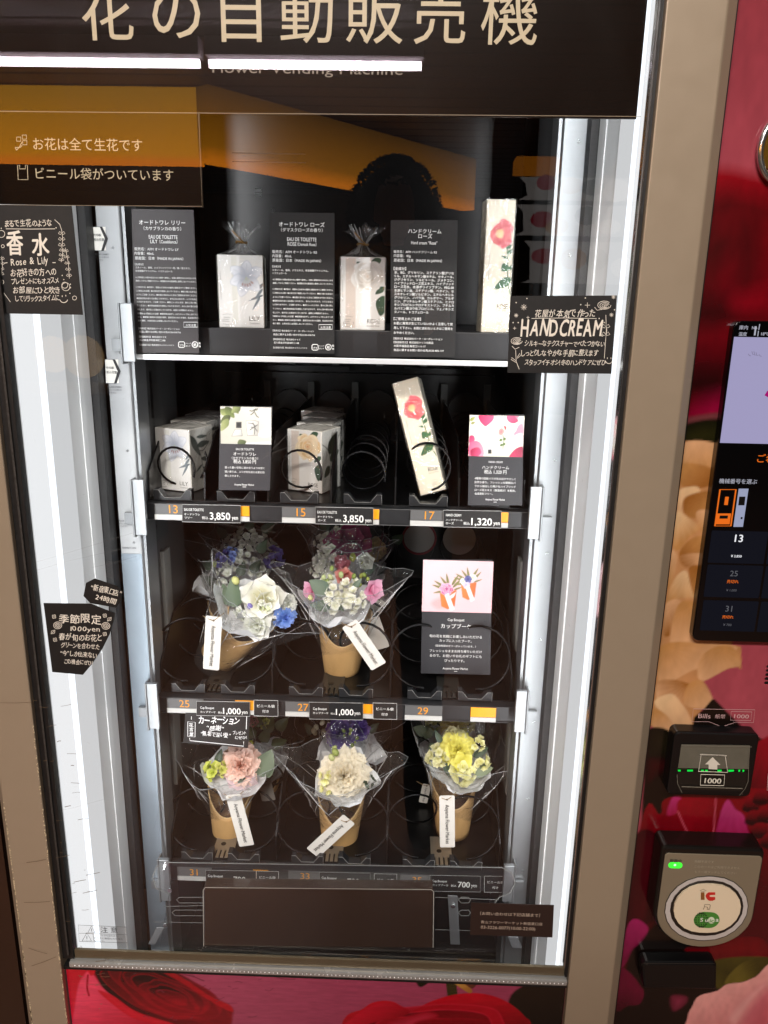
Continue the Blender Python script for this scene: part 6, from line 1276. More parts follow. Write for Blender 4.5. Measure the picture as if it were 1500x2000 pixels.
def swing_tag(r, px0, py0, px1, py1, wpx, Y, text=True, mt=None, ink=None):
    """White swing tag; hole end at px0,py0 and free end at px1,py1; the print runs away from the hole."""
    pl = VP(Y); A, B_ = pl.loc(px0, py0), pl.loc(px1, py1); L = math.hypot(B_[0]-A[0], B_[1]-A[1]); ux, uy = (B_[0]-A[0])/L, (B_[1]-A[1])/L; hw = wpx*pl.mpp(px0, py0)/2
    q = PL(pl.pt(*A), pl.r*ux+pl.u*uy, pl.r*(-uy)+pl.u*ux); rad = .0022; m = MB(); pts = []
    for cx, cy, a in ((L-rad, hw-rad, 0), (rad, hw-rad, 90), (rad, -hw+rad, 180), (L-rad, -hw+rad, 270)): pts += [(cx+rad*math.cos(math.radians(a+22.5*i)), cy+rad*math.sin(math.radians(a+22.5*i))) for i in range(5)]
    m.slab(q, pts, .0005); t = m.build('swing_tag', mt or TAGM, r)
    m = MB(); m.disc(q.pt(L*.075, 0, .0003), q.n, .0014, 12, .0002); m.build('tag_hole', BLACK, t)
    if text:
        m = MB(); vs, fs = glyphs('Aoyama Flower Market', .02); w_ = vs[:, 0].max()-vs[:, 0].min(); k = L*.76/w_; ky = hw*.72
        m.add([q.pt(L*.17+(x-vs[:, 0].min())*k, y*ky-hw*.22, .0005) for x, y in vs], fs); m.build('lettering', ink or GREYINK, t)
    m = MB(); h = q.pt(L*.075, 0, .0006); m.tube([h, h+Vector((-.006, -.0002, .002)), h+Vector((-.016, .006, .004))], .0005, 5); m.tube([h, h+Vector((.005, 0, .004)), h+Vector((.013, .006, .009))], .0005, 5); m.build('tag_string', TWINE, t)
    return t
A3 = lambda px, py, Y=.28: at(px, py, Y)

# --- tier three, lane twenty-five, front: leaning, white and blue
r = cup_bouquet('leaning bouquet of white and blue flowers in a tipped kraft cup', A3(425, 1284, .290), A3(498, 1192, .288), .0265, .0385, .40, [(A3(480, 1212, .272), .040, .026, (.28, -.38, .82))], [(A3(412, 1300, .29), (.55, -.12, .8), .138, .066, 4, .15)], seed=1)
part(r, 'white_bloom', cupped(A3(512, 1172, .262), toward(.25, .6), .0265, lc(236, 232, 190), lc(250, 250, 246), 2, ((3, .25, .8), (5, .75, 1.05), (5, 1.1, 1.1)), 1.2, -.1))
part(r, 'white_bloom', carnation(A3(562, 1180, .268), toward(.8, .3), .0165, *WHT, 3, 34)); part(r, 'stock_bloom', florets(A3(478, 1196, .250), toward(-.1, .2), .012, .0075, 6, *WHT, 4)); part(r, 'white_bloom', cupped(A3(503, 1220, .243), toward(.1, .3), .0195, lc(226, 232, 206), lc(250, 250, 246), 5, ((3, .2, .7), (4, .6, .9), (6, 1.0, 1.0)), 1.1, .1))
part(r, 'stock_bloom', florets(A3(520, 1183, .246), toward(.2, .4), .010, .0065, 5, *WHT, 41)); part(r, 'sweet_pea', carnation(A3(556, 1208, .248), toward(.75, -.1), .0185, lc(84, 146, 218), lc(140, 170, 236), 6, 15))
part(r, 'bud', buds(A3(489, 1185, .240), 1, .0042, lc(120, 110, 190), lc(150, 140, 200), 1, .001, 1.2)); part(r, 'bud', buds(A3(459, 1133, .268), 1, .0048, lc(220, 226, 110), lc(236, 236, 170), 2, .001, 1.3)); part(r, 'bud', buds(A3(515, 1192, .244), 4, .0035, lc(200, 214, 140), lc(232, 240, 200), 3, .010))
part(r, 'eucalyptus_leaf', leaf3(A3(462, 1186, .262), (-.35, 0, 1), (-.35, -1, .25), .043, .028, lc(84, 104, 82), lc(128, 144, 118), .2, .3), LEAFM); part(r, 'eucalyptus_leaf', leaf3(A3(452, 1180, .268), (-.6, .1, .8), (-.3, -1, .4), .034, .018, *GREENL), LEAFM); part(r, 'leaf', leaf3(A3(505, 1200, .246), (.3, -.2, .8), (0, -1, .4), .018, .008, *DARKL), LEAFM)
swing_tag(r, 418, 1204, 412, 1308, 32, .226, True, None, mat('tag_faint', (168, 164, 154), .5))
# --- behind it, upright, white, green and violet
r = cup_bouquet('white and violet bouquet standing behind the leaning one', A3(455, 1268, .40), A3(455, 1172, .40), .026, .0385, .4, [(A3(452, 1170, .40), .044, .034, (0, -.2, 1))], [(A3(455, 1200, .40), (0, 0, 1), .10, .058, 4, .3)], seed=2)
for i, (x, y, Y_, R_) in enumerate(((442, 1120, .375, .015), (462, 1098, .385, .014), (478, 1085, .39, .014), (430, 1150, .38, .013), (505, 1112, .39, .014))): part(r, 'stock_bloom', florets(A3(x, y, Y_), toward((x-455)/90, .5), R_, .0085, 7, *WHT, 10+i))
part(r, 'delphinium', florets(A3(436, 1092, .38), toward(-.3, .6), .012, .0085, 6, *DBLU, 16)); part(r, 'delphinium', florets(A3(535, 1088, .40), toward(.5, .2), .014, .0090, 8, *DBLU, 17)); part(r, 'delphinium', florets(A3(452, 1083, .385), toward(-.1, .7), .010, .008, 5, *BLU, 18))
for i, (x, y, dx, dz) in enumerate(((415, 1110, -.8, .5), (468, 1125, .2, .9), (490, 1118, .5, .7), (420, 1140, -.6, .3), (505, 1080, .5, .9))): part(r, 'leaf', leaf3(A3(x, y, .37), (dx, 0, dz), (dx*.3, -1, .4), .024, .015, *DARKL), LEAFM)
part(r, 'bud', buds(A3(414, 1102, .375), 3, .005, lc(160, 180, 80), lc(220, 226, 160), 6, .009))
r = cup_bouquet('rearmost white bouquet of the lane, its top just under the shelf rail', A3(478, 1225, .54), A3(478, 1140, .54), .026, .0385, .4, [(A3(478, 1140, .54), .044, .03, (0, -.2, 1))], [(A3(478, 1150, .54), (0, 0, 1), .10, .058, 4, .9)], seed=3)
for i, (x, y) in enumerate(((455, 1062), (478, 1048), (503, 1056), (445, 1078), (520, 1072))): part(r, 'stock_bloom', florets(A3(x, y, .52), toward((x-478)/90, .6), .017, .010, 7, *WHT, 20+i))
for i, (x, y, dx) in enumerate(((442, 1050, -.6), (512, 1040, .6), (485, 1035, .1))): part(r, 'leaf', leaf3(A3(x, y, .51), (dx, 0, .6), (dx*.3, -1, .5), .028, .017, *DARKL), LEAFM)
# --- tier three, lane twenty-seven
r = cup_bouquet('upright bouquet of white stock with pink petals in a kraft cup', A3(667, 1312, .300), A3(673, 1196, .300), .0245, .0395, .42, [(A3(664, 1199, .285), .042, .026, (-.05, -.35, 1))], [(A3(668, 1290, .300), (0, -.12, 1), .135, .070, 4, .08)], seed=4)
for i, (x, y, Y_, R_, n) in enumerate(((643, 1158, .262, .013, 7), (692, 1172, .250, .0145, 9), (682, 1142, .268, .010, 6), (652, 1182, .250, .008, 4), (668, 1165, .262, .009, 4), (640, 1140, .280, .010, 5))): part(r, 'stock_bloom', florets(A3(x, y, Y_), toward((x-667)/70, .3), R_, .0085, n, lc(226, 226, 190), lc(250, 248, 240), 30+i))
for x, y, dx, dz, L_, W_ in ((646, 1184, -1, .05, .031, .017), (640, 1158, -.8, .5, .032, .024), (655, 1178, .6, -.5, .016, .009), (690, 1150, .5, .8, .018, .009)): part(r, 'eucalyptus_leaf', leaf3(A3(x, y, .256), (dx, -.1, dz), (-.2, -1, .35), L_, W_, lc(74, 92, 74), lc(112, 128, 106), .15, .2), LEAFM)
part(r, 'pink_bloom', cupped(A3(612, 1153, .275), toward(-.9, .2), .013, *HOTP, 36, ((2, .3, .8), (4, .9, 1.1)), 1.1, .3)); part(r, 'pink_bloom', cupped(A3(722, 1152, .275), toward(.9, .2), .016, *HOTP, 37, ((2, .3, .8), (5, .9, 1.1)), 1.2, .2)); part(r, 'pink_bloom', cupped(A3(672, 1128, .285), toward(.1, .6), .016, *PEACH, 38))
part(r, 'bud', buds(A3(648, 1125, .265), 6, .0040, lc(150, 170, 90), lc(214, 222, 170), 8, .013)); part(r, 'bud', buds(A3(705, 1130, .270), 5, .0035, lc(130, 150, 70), lc(190, 196, 110), 9, .012)); part(r, 'bud', buds(A3(608, 1170, .262), 2, .0035, lc(226, 226, 130), lc(236, 232, 180), 12, .004))
swing_tag(r, 682, 1218, 740, 1302, 34, .226, True, None, mat('tag_faint', (168, 164, 154), .5)); swing_tag(r, 722, 1208, 743, 1268, 38, .300, False)
r = cup_bouquet('bouquet with a pink tulip behind the pink and white one', A3(678, 1262, .42), A3(678, 1170, .42), .026, .0385, .4, [(A3(678, 1170, .42), .044, .03, (0, -.2, 1))], [(A3(678, 1190, .42), (0, 0, 1), .115, .064, 4, .5)], seed=5)
part(r, 'tulip', cupped(A3(668, 1110, .385), toward(.05, 1.2), .0225, *ROSEP, 50, ((3, .12, 1.05), (3, .30, 1.05), (3, .42, .95)), 1.25, -.35))
for i, (x, y) in enumerate(((630, 1096), (640, 1078), (622, 1112), (650, 1120))): part(r, 'stock_bloom', florets(A3(x, y, .385), toward(-.4, .5), .012, .0085, 7, *WHT, 51+i))
part(r, 'white_bloom', cupped(A3(708, 1098, .39), toward(.5, .4), .018, *WHT, 56)); part(r, 'bud', buds(A3(697, 1096, .38), 5, .004, lc(190, 200, 70), lc(220, 220, 110), 13, .010)); part(r, 'leaf', leaf3(A3(712, 1118, .38), (.6, 0, .4), (.2, -1, .4), .024, .014, *DARKL), LEAFM)
swing_tag(r, 742, 1170, 728, 1190, 30, .40, False)
r = cup_bouquet('rearmost dark pink and tan bouquet of the middle lane', A3(688, 1222, .56), A3(688, 1138, .56), .026, .0385, .4, [(A3(688, 1138, .56), .044, .03, (0, -.2, 1))], [(A3(688, 1150, .56), (0, 0, 1), .105, .062, 4, .8)], seed=6)
part(r, 'pink_bloom', cupped(A3(690, 1060, .52), toward(.1, .9), .028, *MAG, 60, ((3, .5, .9), (5, 1.1, 1.1)), 1.3, .2)); part(r, 'pink_bloom', cupped(A3(660, 1062, .52), toward(-.4, .8), .020, *MAG, 61, ((3, .5, .9), (5, 1.1, 1.1)), 1.3, .2)); part(r, 'tan_bloom', carnation(A3(735, 1074, .53), toward(.5, .4), .021, *TANF, 62, 40))
for i, (x, y) in enumerate(((645, 1052), (628, 1058), (662, 1040))): part(r, 'stock_bloom', florets(A3(x, y, .53), toward(-.3, .6), .012, .009, 6, *WHT, 63+i))
for i, (x, y, dx) in enumerate(((768, 1060, .7), (700, 1035, .2), (640, 1036, -.4))): part(r, 'leaf', leaf3(A3(x, y, .54), (dx, 0, .6), (dx*.3, -1, .5), .024, .018, *DARKL), LEAFM)
# --- tier four, lane thirty-one
r = cup_bouquet('bouquet with one peach pink carnation and yellow green blooms in a kraft cup', A3(447, 1632, .288), A3(452, 1534, .288), .0235, .0345, .40, [(A3(462, 1526, .272), .037, .022, (.05, -.35, 1))], [(A3(447, 1600, .288), (0, -.12, 1), .112, .062, 4, .2)], seed=7)
part(r, 'carnation', carnation(A3(470, 1494, .262), toward(.05, .55), .0310, *PINKC, 70, 70)); part(r, 'pale_petals', cupped(A3(472, 1516, .262), toward(.1, -.2), .0205, *PALEP, 71, ((4, .8, .9), (6, 1.15, 1.05)), 1.1, .25)); part(r, 'lime_bloom', florets(A3(414, 1506, .258), toward(-.4, .4), .012, .0098, 5, *CHART, 72)); part(r, 'lime_bloom', florets(A3(432, 1502, .252), toward(0, .4), .009, .0085, 4, lc(176, 184, 80), lc(226, 222, 130), 73))
part(r, 'eucalyptus_leaf', leaf3(A3(505, 1516, .262), (.45, 0, .9), (.1, -1, .3), .042, .034, lc(96, 114, 92), lc(132, 146, 122), .1, .25), LEAFM); part(r, 'eucalyptus_leaf', leaf3(A3(462, 1524, .246), (.8, 0, .2), (0, -1, .4), .013, .009, *DARKL), LEAFM); part(r, 'leaf', leaf3(A3(425, 1490, .262), (.2, 0, 1), (0, -1, .4), .02, .012, *DARKL), LEAFM)
swing_tag(r, 455, 1552, 482, 1652, 30, .226)
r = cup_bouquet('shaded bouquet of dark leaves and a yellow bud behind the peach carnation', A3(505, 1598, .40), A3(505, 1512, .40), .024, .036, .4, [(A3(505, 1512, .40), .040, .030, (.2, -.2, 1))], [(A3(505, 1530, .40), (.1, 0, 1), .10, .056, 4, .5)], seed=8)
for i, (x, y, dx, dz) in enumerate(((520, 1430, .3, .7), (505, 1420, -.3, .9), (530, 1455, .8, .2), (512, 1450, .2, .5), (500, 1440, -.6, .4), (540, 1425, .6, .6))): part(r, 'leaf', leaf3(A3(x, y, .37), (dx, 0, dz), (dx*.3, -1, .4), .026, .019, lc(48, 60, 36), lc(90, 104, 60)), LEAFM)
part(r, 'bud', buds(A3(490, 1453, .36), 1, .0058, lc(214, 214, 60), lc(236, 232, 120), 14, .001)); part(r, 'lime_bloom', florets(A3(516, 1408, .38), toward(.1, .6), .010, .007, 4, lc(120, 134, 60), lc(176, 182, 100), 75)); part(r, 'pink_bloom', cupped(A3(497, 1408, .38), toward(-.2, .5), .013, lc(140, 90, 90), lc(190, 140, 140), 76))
swing_tag(r, 516, 1526, 525, 1564, 27, .36, False)
# --- tier four, lane thirty-three
r = cup_bouquet('bouquet with one big cream white carnation in a deeply scooped kraft cup', A3(663, 1650, .284), A3(667, 1538, .284), .0255, .0365, .46, [(A3(674, 1536, .270), .036, .020, (.03, -.4, 1))], [(A3(664, 1620, .284), (0, -.12, 1), .128, .070, 4, .05)], seed=9)
part(r, 'carnation', carnation(A3(672, 1514, .262), toward(.05, .50), .0375, *IVORY, 80, 84)); part(r, 'carnation', carnation(A3(690, 1496, .272), toward(.3, .8), .022, *IVORY, 81, 40)); part(r, 'freesia', florets(A3(634, 1520, .252), toward(-.5, .1), .010, .0080, 4, *PALEY, 82)); part(r, 'freesia', florets(A3(638, 1543, .246), toward(-.2, 0), .007, .0075, 3, lc(226, 220, 110), lc(246, 244, 190), 83))
part(r, 'bud', buds(A3(642, 1471, .268), 3, .0042, lc(170, 180, 100), lc(214, 218, 160), 15, .011)); part(r, 'eucalyptus_leaf', florets(A3(720, 1530, .256), toward(.6, 0), .009, .0075, 4, *DARKL, 84, 2), LEAFM); part(r, 'eucalyptus_leaf', leaf3(A3(642, 1548, .248), (.5, 0, .5), (0, -1, .3), .012, .008, *DARKL), LEAFM)
swing_tag(r, 682, 1600, 610, 1666, 31, .226)
r = cup_bouquet('purple carnation bouquet behind the cream white one', A3(678, 1600, .41), A3(678, 1515, .41), .024, .036, .4, [(A3(680, 1490, .38), .044, .030, (.12, -.2, 1))], [(A3(678, 1520, .41), (.05, 0, 1), .115, .066, 4, .3)], seed=10)
part(r, 'carnation', carnation(A3(664, 1432, .37), toward(-.1, .4), .026, *VIO, 90, 64)); part(r, 'carnation', carnation(A3(698, 1424, .38), toward(.3, .5), .022, *VIO, 91, 54)); part(r, 'bud', buds(A3(622, 1418, .37), 5, .0048, lc(150, 150, 120), lc(206, 202, 180), 16, .013)); part(r, 'bud', buds(A3(684, 1440, .345), 7, .0028, lc(130, 146, 80), lc(180, 190, 120), 17, .012))
part(r, 'leaf', leaf3(A3(720, 1430, .39), (.6, 0, .5), (.2, -1, .4), .022, .014, *DARKL), LEAFM); part(r, 'leaf', leaf3(A3(612, 1432, .39), (-.6, 0, .5), (-.2, -1, .4), .022, .014, *DARKL), LEAFM)
# --- tier four, lane thirty-five
r = cup_bouquet('bouquet of bright yellow carnation and pale yellow stock in a tall kraft cup', A3(884, 1622, .30), A3(886, 1512, .30), .0250, .0355, .40, [(A3(894, 1515, .285), .037, .024, (.08, -.38, 1))], [(A3(884, 1600, .30), (.08, -.08, 1), .128, .066, 4, .6)], seed=11)
part(r, 'carnation', carnation(A3(893, 1464, .272), toward(0, .55), .0265, *YEL, 100, 60)); part(r, 'carnation', carnation(A3(890, 1442, .285), toward(-.1, .9), .019, *PALEY, 105, 40)); part(r, 'stock_bloom', florets(A3(906, 1512, .252), toward(.1, .2), .0150, .0095, 10, *PALEY, 101)); part(r, 'yellow_petals', cupped(A3(902, 1486, .258), toward(.05, .1), .0130, *YEL, 106, ((3, .9, 1), (5, 1.2, 1.1)), 1.2, .2))
part(r, 'stock_bloom', florets(A3(852, 1478, .264), toward(-.4, .3), .0145, .0088, 9, lc(206, 204, 130), lc(240, 236, 196), 102)); part(r, 'stock_bloom', florets(A3(935, 1452, .272), toward(.5, .5), .0090, .0075, 6, *PALEY, 103)); part(r, 'stock_bloom', florets(A3(942, 1488, .262), toward(.5, .2), .0095, .0078, 6, *PALEY, 104))
part(r, 'eucalyptus_leaf', leaf3(A3(924, 1506, .258), (1, 0, .12), (.1, -1, .3), .030, .022, lc(112, 126, 96), lc(150, 158, 126), .12, .2), LEAFM); part(r, 'leaf', leaf3(A3(872, 1490, .262), (.2, 0, -1), (0, -1, .2), .024, .012, *DARKL), LEAFM); part(r, 'leaf', leaf3(A3(862, 1450, .270), (-.5, 0, .9), (0, -1, .3), .020, .009, *DARKL), LEAFM); part(r, 'leaf', leaf3(A3(925, 1478, .27), (.7, 0, .4), (.1, -1, .3), .026, .012, *DARKL), LEAFM)
swing_tag(r, 873, 1554, 874, 1655, 30, .226)
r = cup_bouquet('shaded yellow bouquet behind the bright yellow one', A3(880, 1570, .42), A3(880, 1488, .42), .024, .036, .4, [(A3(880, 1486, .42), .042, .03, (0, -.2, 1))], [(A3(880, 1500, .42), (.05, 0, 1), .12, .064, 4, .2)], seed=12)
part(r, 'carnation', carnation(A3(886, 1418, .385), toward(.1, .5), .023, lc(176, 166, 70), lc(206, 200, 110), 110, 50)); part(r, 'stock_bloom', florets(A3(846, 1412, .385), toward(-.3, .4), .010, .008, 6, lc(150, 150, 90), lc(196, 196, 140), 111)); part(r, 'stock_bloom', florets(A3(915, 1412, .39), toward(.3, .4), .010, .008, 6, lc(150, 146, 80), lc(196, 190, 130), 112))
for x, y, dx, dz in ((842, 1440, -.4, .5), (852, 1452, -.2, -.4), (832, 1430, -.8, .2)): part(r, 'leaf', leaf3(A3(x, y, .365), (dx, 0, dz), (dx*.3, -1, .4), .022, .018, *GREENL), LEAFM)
swing_tag(r, 834, 1532, 826, 1568, 17, .36, True)

# ------------------------------------------------------------------ the person with the phone (met only in the window's reflection)
pr = thing('person', 'person in dark clothes with short black hair holding up a phone', 'person', (-.03, -1.16, 0))
def skin(name, J, E, mt, parent, sub=2):
    me = bpy.data.meshes.new(name); me.from_pydata([tuple(Vector(j[:3])-parent.matrix_world.translation) for j in J], E, []); o = bpy.data.objects.new(name, me); COL.objects.link(o); o.parent = parent; WM[o.name] = WM[parent.name]
    o.modifiers.new('skin', 'SKIN').use_smooth_shade = True; sk = me.skin_vertices[0].data
    for i, j in enumerate(J): sk[i].radius = j[3] if isinstance(j[3], tuple) else (j[3], j[3]); sk[i].use_root = (i == 0)
    s_ = o.modifiers.new('sub', 'SUBSURF'); s_.levels = s_.render_levels = sub; me.materials.append(mt); return o
X0, Y0 = -.03, -1.16
J = [(X0, Y0, .93, (.155, .11)), (X0, Y0, 1.12, (.135, .10)), (X0, Y0, 1.32, (.165, .105)), (X0, Y0, 1.43, (.12, .08)), (X0, Y0+.01, 1.50, .052), (X0, Y0+.025, 1.56, .058),
     (X0-.19, Y0, 1.40, .058), (X0-.25, Y0+.08, 1.16, .046), (X0-.10, Y0+.30, 1.36, .036), (X0-.03, Y0+.37, 1.40, .028), (X0+.19, Y0, 1.40, .058), (X0+.26, Y0+.08, 1.16, .046), (X0+.15, Y0+.28, 1.36, .036), (X0+.09, Y0+.37, 1.40, .028),
     (X0-.09, Y0, .86, .092), (X0-.10, Y0+.01, .48, .062), (X0-.10, Y0-.01, .09, .045), (X0-.11, Y0+.13, .035, .035), (X0+.09, Y0, .86, .092), (X0+.10, Y0+.01, .48, .062), (X0+.10, Y0-.01, .09, .045), (X0+.11, Y0+.13, .035, .035)]
Ed = [(0, 1), (1, 2), (2, 3), (3, 4), (4, 5), (3, 6), (6, 7), (7, 8), (8, 9), (3, 10), (10, 11), (11, 12), (12, 13), (0, 14), (14, 15), (15, 16), (16, 17), (0, 18), (18, 19), (19, 20), (20, 21)]
skin('body', J, Ed, mat('dark_clothing', (26, 25, 27), .8), pr)
SK = mat('skin', (196, 148, 120), .5); HX, HY, HZ = X0, Y0+.035, 1.625
m = MB(); m.ball((HX, HY, HZ), (.074, .094, .112), 20, 14); m.ball((HX, HY+.094, HZ-.008), (.013, .018, .020), 10, 6)
for s_ in (-1, 1): m.ball((HX+s_*.074, HY-.004, HZ), (.010, .019, .030), 8, 6); m.ball((HX+s_*.030, HY+.085, HZ+.018), (.011, .008, .007), 8, 6)
m.ball((HX, HY+.086, HZ-.045), (.024, .010, .007), 8, 6); m.build('head', SK, pr)
m = MB(); rnd = random.Random(3)
for i in range(1500):
    a, b = rnd.uniform(0, 2*math.pi), rnd.uniform(-.8, 1)*math.pi/2; q = Vector((.100*math.cos(b)*math.cos(a), .112*math.cos(b)*math.sin(a), .125*math.sin(b)))
    if q.y > .045 and q.z < .055: continue
    p = Vector((HX, HY-.006, HZ+.012))+q; d = (q.normalized()+Vector((rnd.uniform(-1, 1), rnd.uniform(-.8, .8), rnd.uniform(-.9, .5)))).normalized(); m.tube([p-d*.004, p+d*.007, p+d*.014+Vector((0, 0, -.004))], [.003, .0024, .0006], 4)
m.ball((HX, HY-.020, HZ-.010), (.102, .108, .138), 20, 14); m.build('hair', mat('black_hair', (10, 9, 8), .95, spec=.05), pr)
for s_, hx in ((-1, X0-.03), (1, X0+.09)):
    base = Vector((hx, Y0+.37, 1.40)); J = [(*base, .024), (*(base+Vector((0, .02, .035))), (.03, .016))]; E2 = [(0, 1)]
    for k in range(4):
        n0 = len(J); a = base+Vector((-s_*.022+s_*k*.0145-.0, .022, .06)); J += [(*(a+Vector((0, .012, .004*k))), .0085), (*(a+Vector((-s_*.012, .034, .010))), .008), (*(a+Vector((-s_*.030, .040, .006))), .007)]; E2 += [(1, n0), (n0, n0+1), (n0+1, n0+2)]
    n0 = len(J); J += [(*(base+Vector((-s_*.026, .018, .022))), .010), (*(base+Vector((-s_*.040, .030, .040))), .0085)]; E2 += [(0, n0), (n0, n0+1)]
    skin('hand', J, E2, SK, pr)
ph = MB(); ph.box(-.036, .036, -.742, -.733, 1.395, 1.455); po_ = tag(ph.build('phone', BLACK, None, bevel=.004), 'black phone held up by the person in dark clothes', 'phone')

# ------------------------------------------------------------------ the place in front of the machine (seen only as reflections in its glass)
def plain(name, m, x0, x1, y0, y1, z0, z1, kind=True):
    b = MB(); b.box(x0, x1, y0, y1, z0, z1); o = b.build(name, m)
    if kind: struct(o)
    return o
FLOORM = mat('floor_tiles', (138, 102, 84), 0.3, noise_s=4, noise_a=.18)
plain('floor', FLOORM, -8, 8, -10, 3, -.05, 0)
CEILM = mat('ceiling_boards', (100, 62, 40), 0.5, noise_s=16, noise_a=.35, stretch=(.05, 1, 1))
plain('ceiling', CEILM, -8, 8, -10, 3, 2.80, 2.85)
m = MB()
for i in range(40): m.box(-8, 8, -9.5+i*.24, -9.5+i*.24+.205, 2.778, 2.799)
struct(m.build('ceiling_slats', CEILM))
DARKWALL = mat('dark_wall', (62, 43, 34), .5, noise_s=6, noise_a=.15)
plain('wall', DARKWALL, -8, 8, .90, .95, 0, 2.8)
m = MB(); m.box(-8, -.455, .03, .06, 0, 2.8); o = m.build('wall_panel', mat('brown_panel', (46, 28, 18), .42, noise_s=9, noise_a=.2)); tag(o, 'dark brown wall panel beside the scuffed beige frame', 'wall')
plain('far_wall', DARKWALL, -8, 8, -10.05, -10, 0, 2.8)
# amber soffit with one corner: its cove light is painted as a glowing ramp
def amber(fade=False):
    m = bpy.data.materials.new('painted_cove_glow'); m.use_nodes = True; nt = m.node_tree; nt.nodes.remove(nt.nodes['Principled BSDF']); L = nt.links.new
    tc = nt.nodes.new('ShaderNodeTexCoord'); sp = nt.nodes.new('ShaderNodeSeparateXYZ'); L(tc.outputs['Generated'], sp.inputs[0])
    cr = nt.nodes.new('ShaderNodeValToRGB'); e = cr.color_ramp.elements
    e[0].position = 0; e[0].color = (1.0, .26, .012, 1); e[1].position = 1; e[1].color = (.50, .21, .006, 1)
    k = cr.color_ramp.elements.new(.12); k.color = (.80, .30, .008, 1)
    em = nt.nodes.new('ShaderNodeEmission'); em.inputs[1].default_value = SOFFIT_GLOW
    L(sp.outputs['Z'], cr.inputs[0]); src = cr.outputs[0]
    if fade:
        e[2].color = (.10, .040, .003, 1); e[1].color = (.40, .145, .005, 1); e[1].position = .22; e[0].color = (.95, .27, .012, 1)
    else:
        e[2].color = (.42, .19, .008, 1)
    if fade:                                  # light falling off along the receding side, put into the colour
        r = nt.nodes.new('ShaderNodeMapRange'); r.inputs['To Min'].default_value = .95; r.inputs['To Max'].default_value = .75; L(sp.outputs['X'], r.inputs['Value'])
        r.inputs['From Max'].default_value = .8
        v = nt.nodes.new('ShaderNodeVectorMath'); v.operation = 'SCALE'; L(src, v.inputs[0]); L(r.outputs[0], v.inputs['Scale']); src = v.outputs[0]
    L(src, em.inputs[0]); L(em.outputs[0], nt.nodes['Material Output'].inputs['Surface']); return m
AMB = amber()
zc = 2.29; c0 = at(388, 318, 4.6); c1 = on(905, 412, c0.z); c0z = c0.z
so = thing('amber_soffit', 'long amber soffit band, cove light painted on, with a corner under the slatted ceiling', 'light', (c0.x, -4.6, c0z))
m = MB(); m.box(-7, c0.x, -4.75, -4.6, c0z, 2.74); m.build('soffit_face', AMB, so)
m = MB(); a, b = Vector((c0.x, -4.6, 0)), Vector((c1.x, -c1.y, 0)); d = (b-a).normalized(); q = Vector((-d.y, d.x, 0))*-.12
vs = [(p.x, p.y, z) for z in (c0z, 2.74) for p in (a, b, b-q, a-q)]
m.add(vs, [(0, 1, 2, 3), (7, 6, 5, 4), (0, 4, 5, 1), (1, 5, 6, 2), (2, 6, 7, 3), (3, 7, 4, 0)]); m.build('soffit_face', amber(True), so)
# fluorescent fittings
TUBEM = emit('tube_light', (255, 240, 250), TUBE)
for (xa, xb) in ((-60, 393), (405, 827)):
    A, B = at(xa, 124, 3.8), at(xb, 124, 3.8); zz = at(393, 124, 3.8).z
    t = thing('ceiling_light', 'twin strip fluorescent light under the ceiling, ' + ('first' if xa < 0 else 'second') + ' of the row', 'light', ((A.x+B.x)/2, -3.8, zz), 'fluorescent lights in a row')
    m = MB(); m.tube([(A.x+.01, -3.8, zz), (B.x-.01, -3.8, zz)], .022, 12); m.build('tube', TUBEM, t)
    m = MB(); m.box(A.x, B.x, -3.86, -3.74, zz+.03, 2.775); m.build('housing', mat('lamp_housing', (215, 205, 210), .5), t)
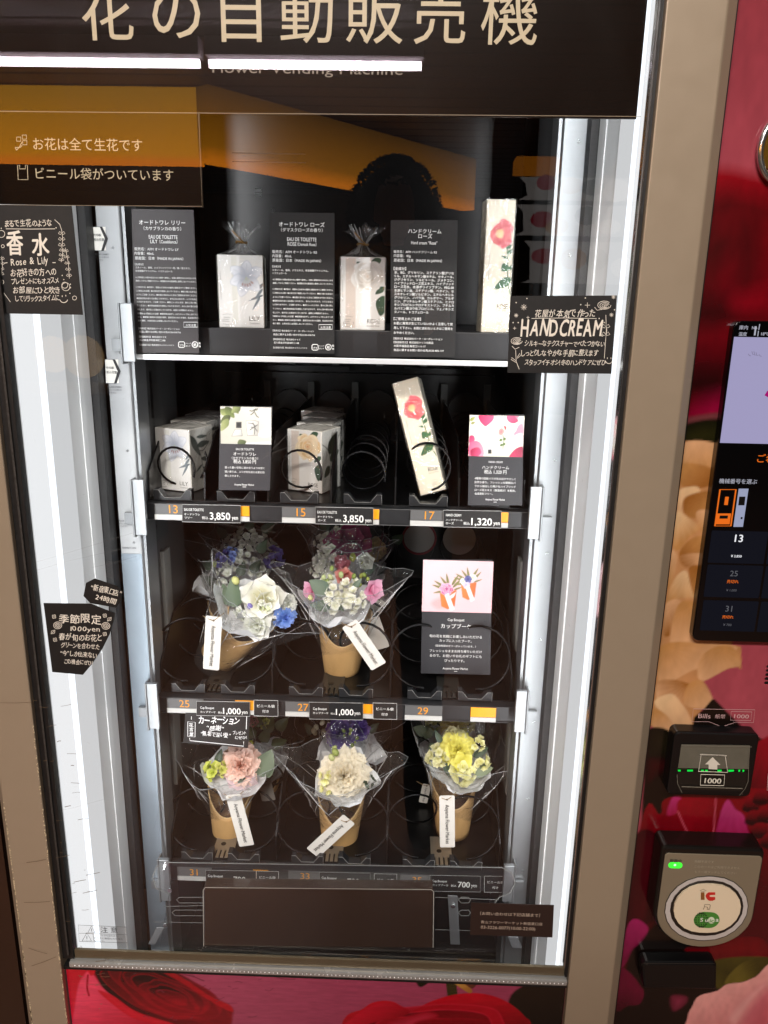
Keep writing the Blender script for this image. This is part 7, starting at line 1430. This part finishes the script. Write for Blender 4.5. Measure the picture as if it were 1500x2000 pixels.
# opposite shop: pale menu board and a dark counter
t = thing('menu_board', 'pale shop board with red fruit pictures facing the machine', 'sign', (.9, -3.5, 1.5))
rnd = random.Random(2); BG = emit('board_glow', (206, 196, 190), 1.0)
for ya, yb, xa in ((345, 392, 1018), (399, 462, 1012), (470, 556, 1026)):
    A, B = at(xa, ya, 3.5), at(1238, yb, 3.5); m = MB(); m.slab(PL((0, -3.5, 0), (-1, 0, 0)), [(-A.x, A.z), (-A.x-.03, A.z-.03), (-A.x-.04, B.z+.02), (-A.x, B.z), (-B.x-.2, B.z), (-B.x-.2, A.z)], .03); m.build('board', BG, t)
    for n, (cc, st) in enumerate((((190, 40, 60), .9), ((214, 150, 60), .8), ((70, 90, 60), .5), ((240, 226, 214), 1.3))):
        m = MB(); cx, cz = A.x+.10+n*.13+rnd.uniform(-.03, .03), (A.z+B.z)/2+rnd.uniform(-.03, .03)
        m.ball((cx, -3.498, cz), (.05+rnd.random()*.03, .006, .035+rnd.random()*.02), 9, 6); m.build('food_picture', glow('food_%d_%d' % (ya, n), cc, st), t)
A = at(1008, 308, 3.5); m = MB(); m.box(A.x, A.x+.22, -3.6, -3.45, A.z-.07, A.z); m.build('lamp_shade', glow('shade_glow', (220, 130, 30), 1.6), t)
t = thing('food_poster', 'dim poster with round amber dishes across the passage', 'poster', (-3.0, -4.4, 1.1))
A, B = at(85, 640, 4.4), at(215, 830, 4.4)
m = MB(); m.box(A.x-.1, B.x+.2, -4.43, -4.4, B.z-.1, A.z+.1); m.build('poster_sheet', mat('poster_dark', (70, 40, 34), .5), t)
m = MB()
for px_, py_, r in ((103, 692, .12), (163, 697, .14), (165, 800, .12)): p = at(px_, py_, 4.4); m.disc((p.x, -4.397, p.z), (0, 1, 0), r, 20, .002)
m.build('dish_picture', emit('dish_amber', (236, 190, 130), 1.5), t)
m = MB(); m.box(-8, -1.5, -4.0, -3.4, 0, .95); o = m.build('counter', mat('counter_wood', (60, 44, 36), .4)); tag(o, 'dark wooden counter across the passage below the poster', 'counter')
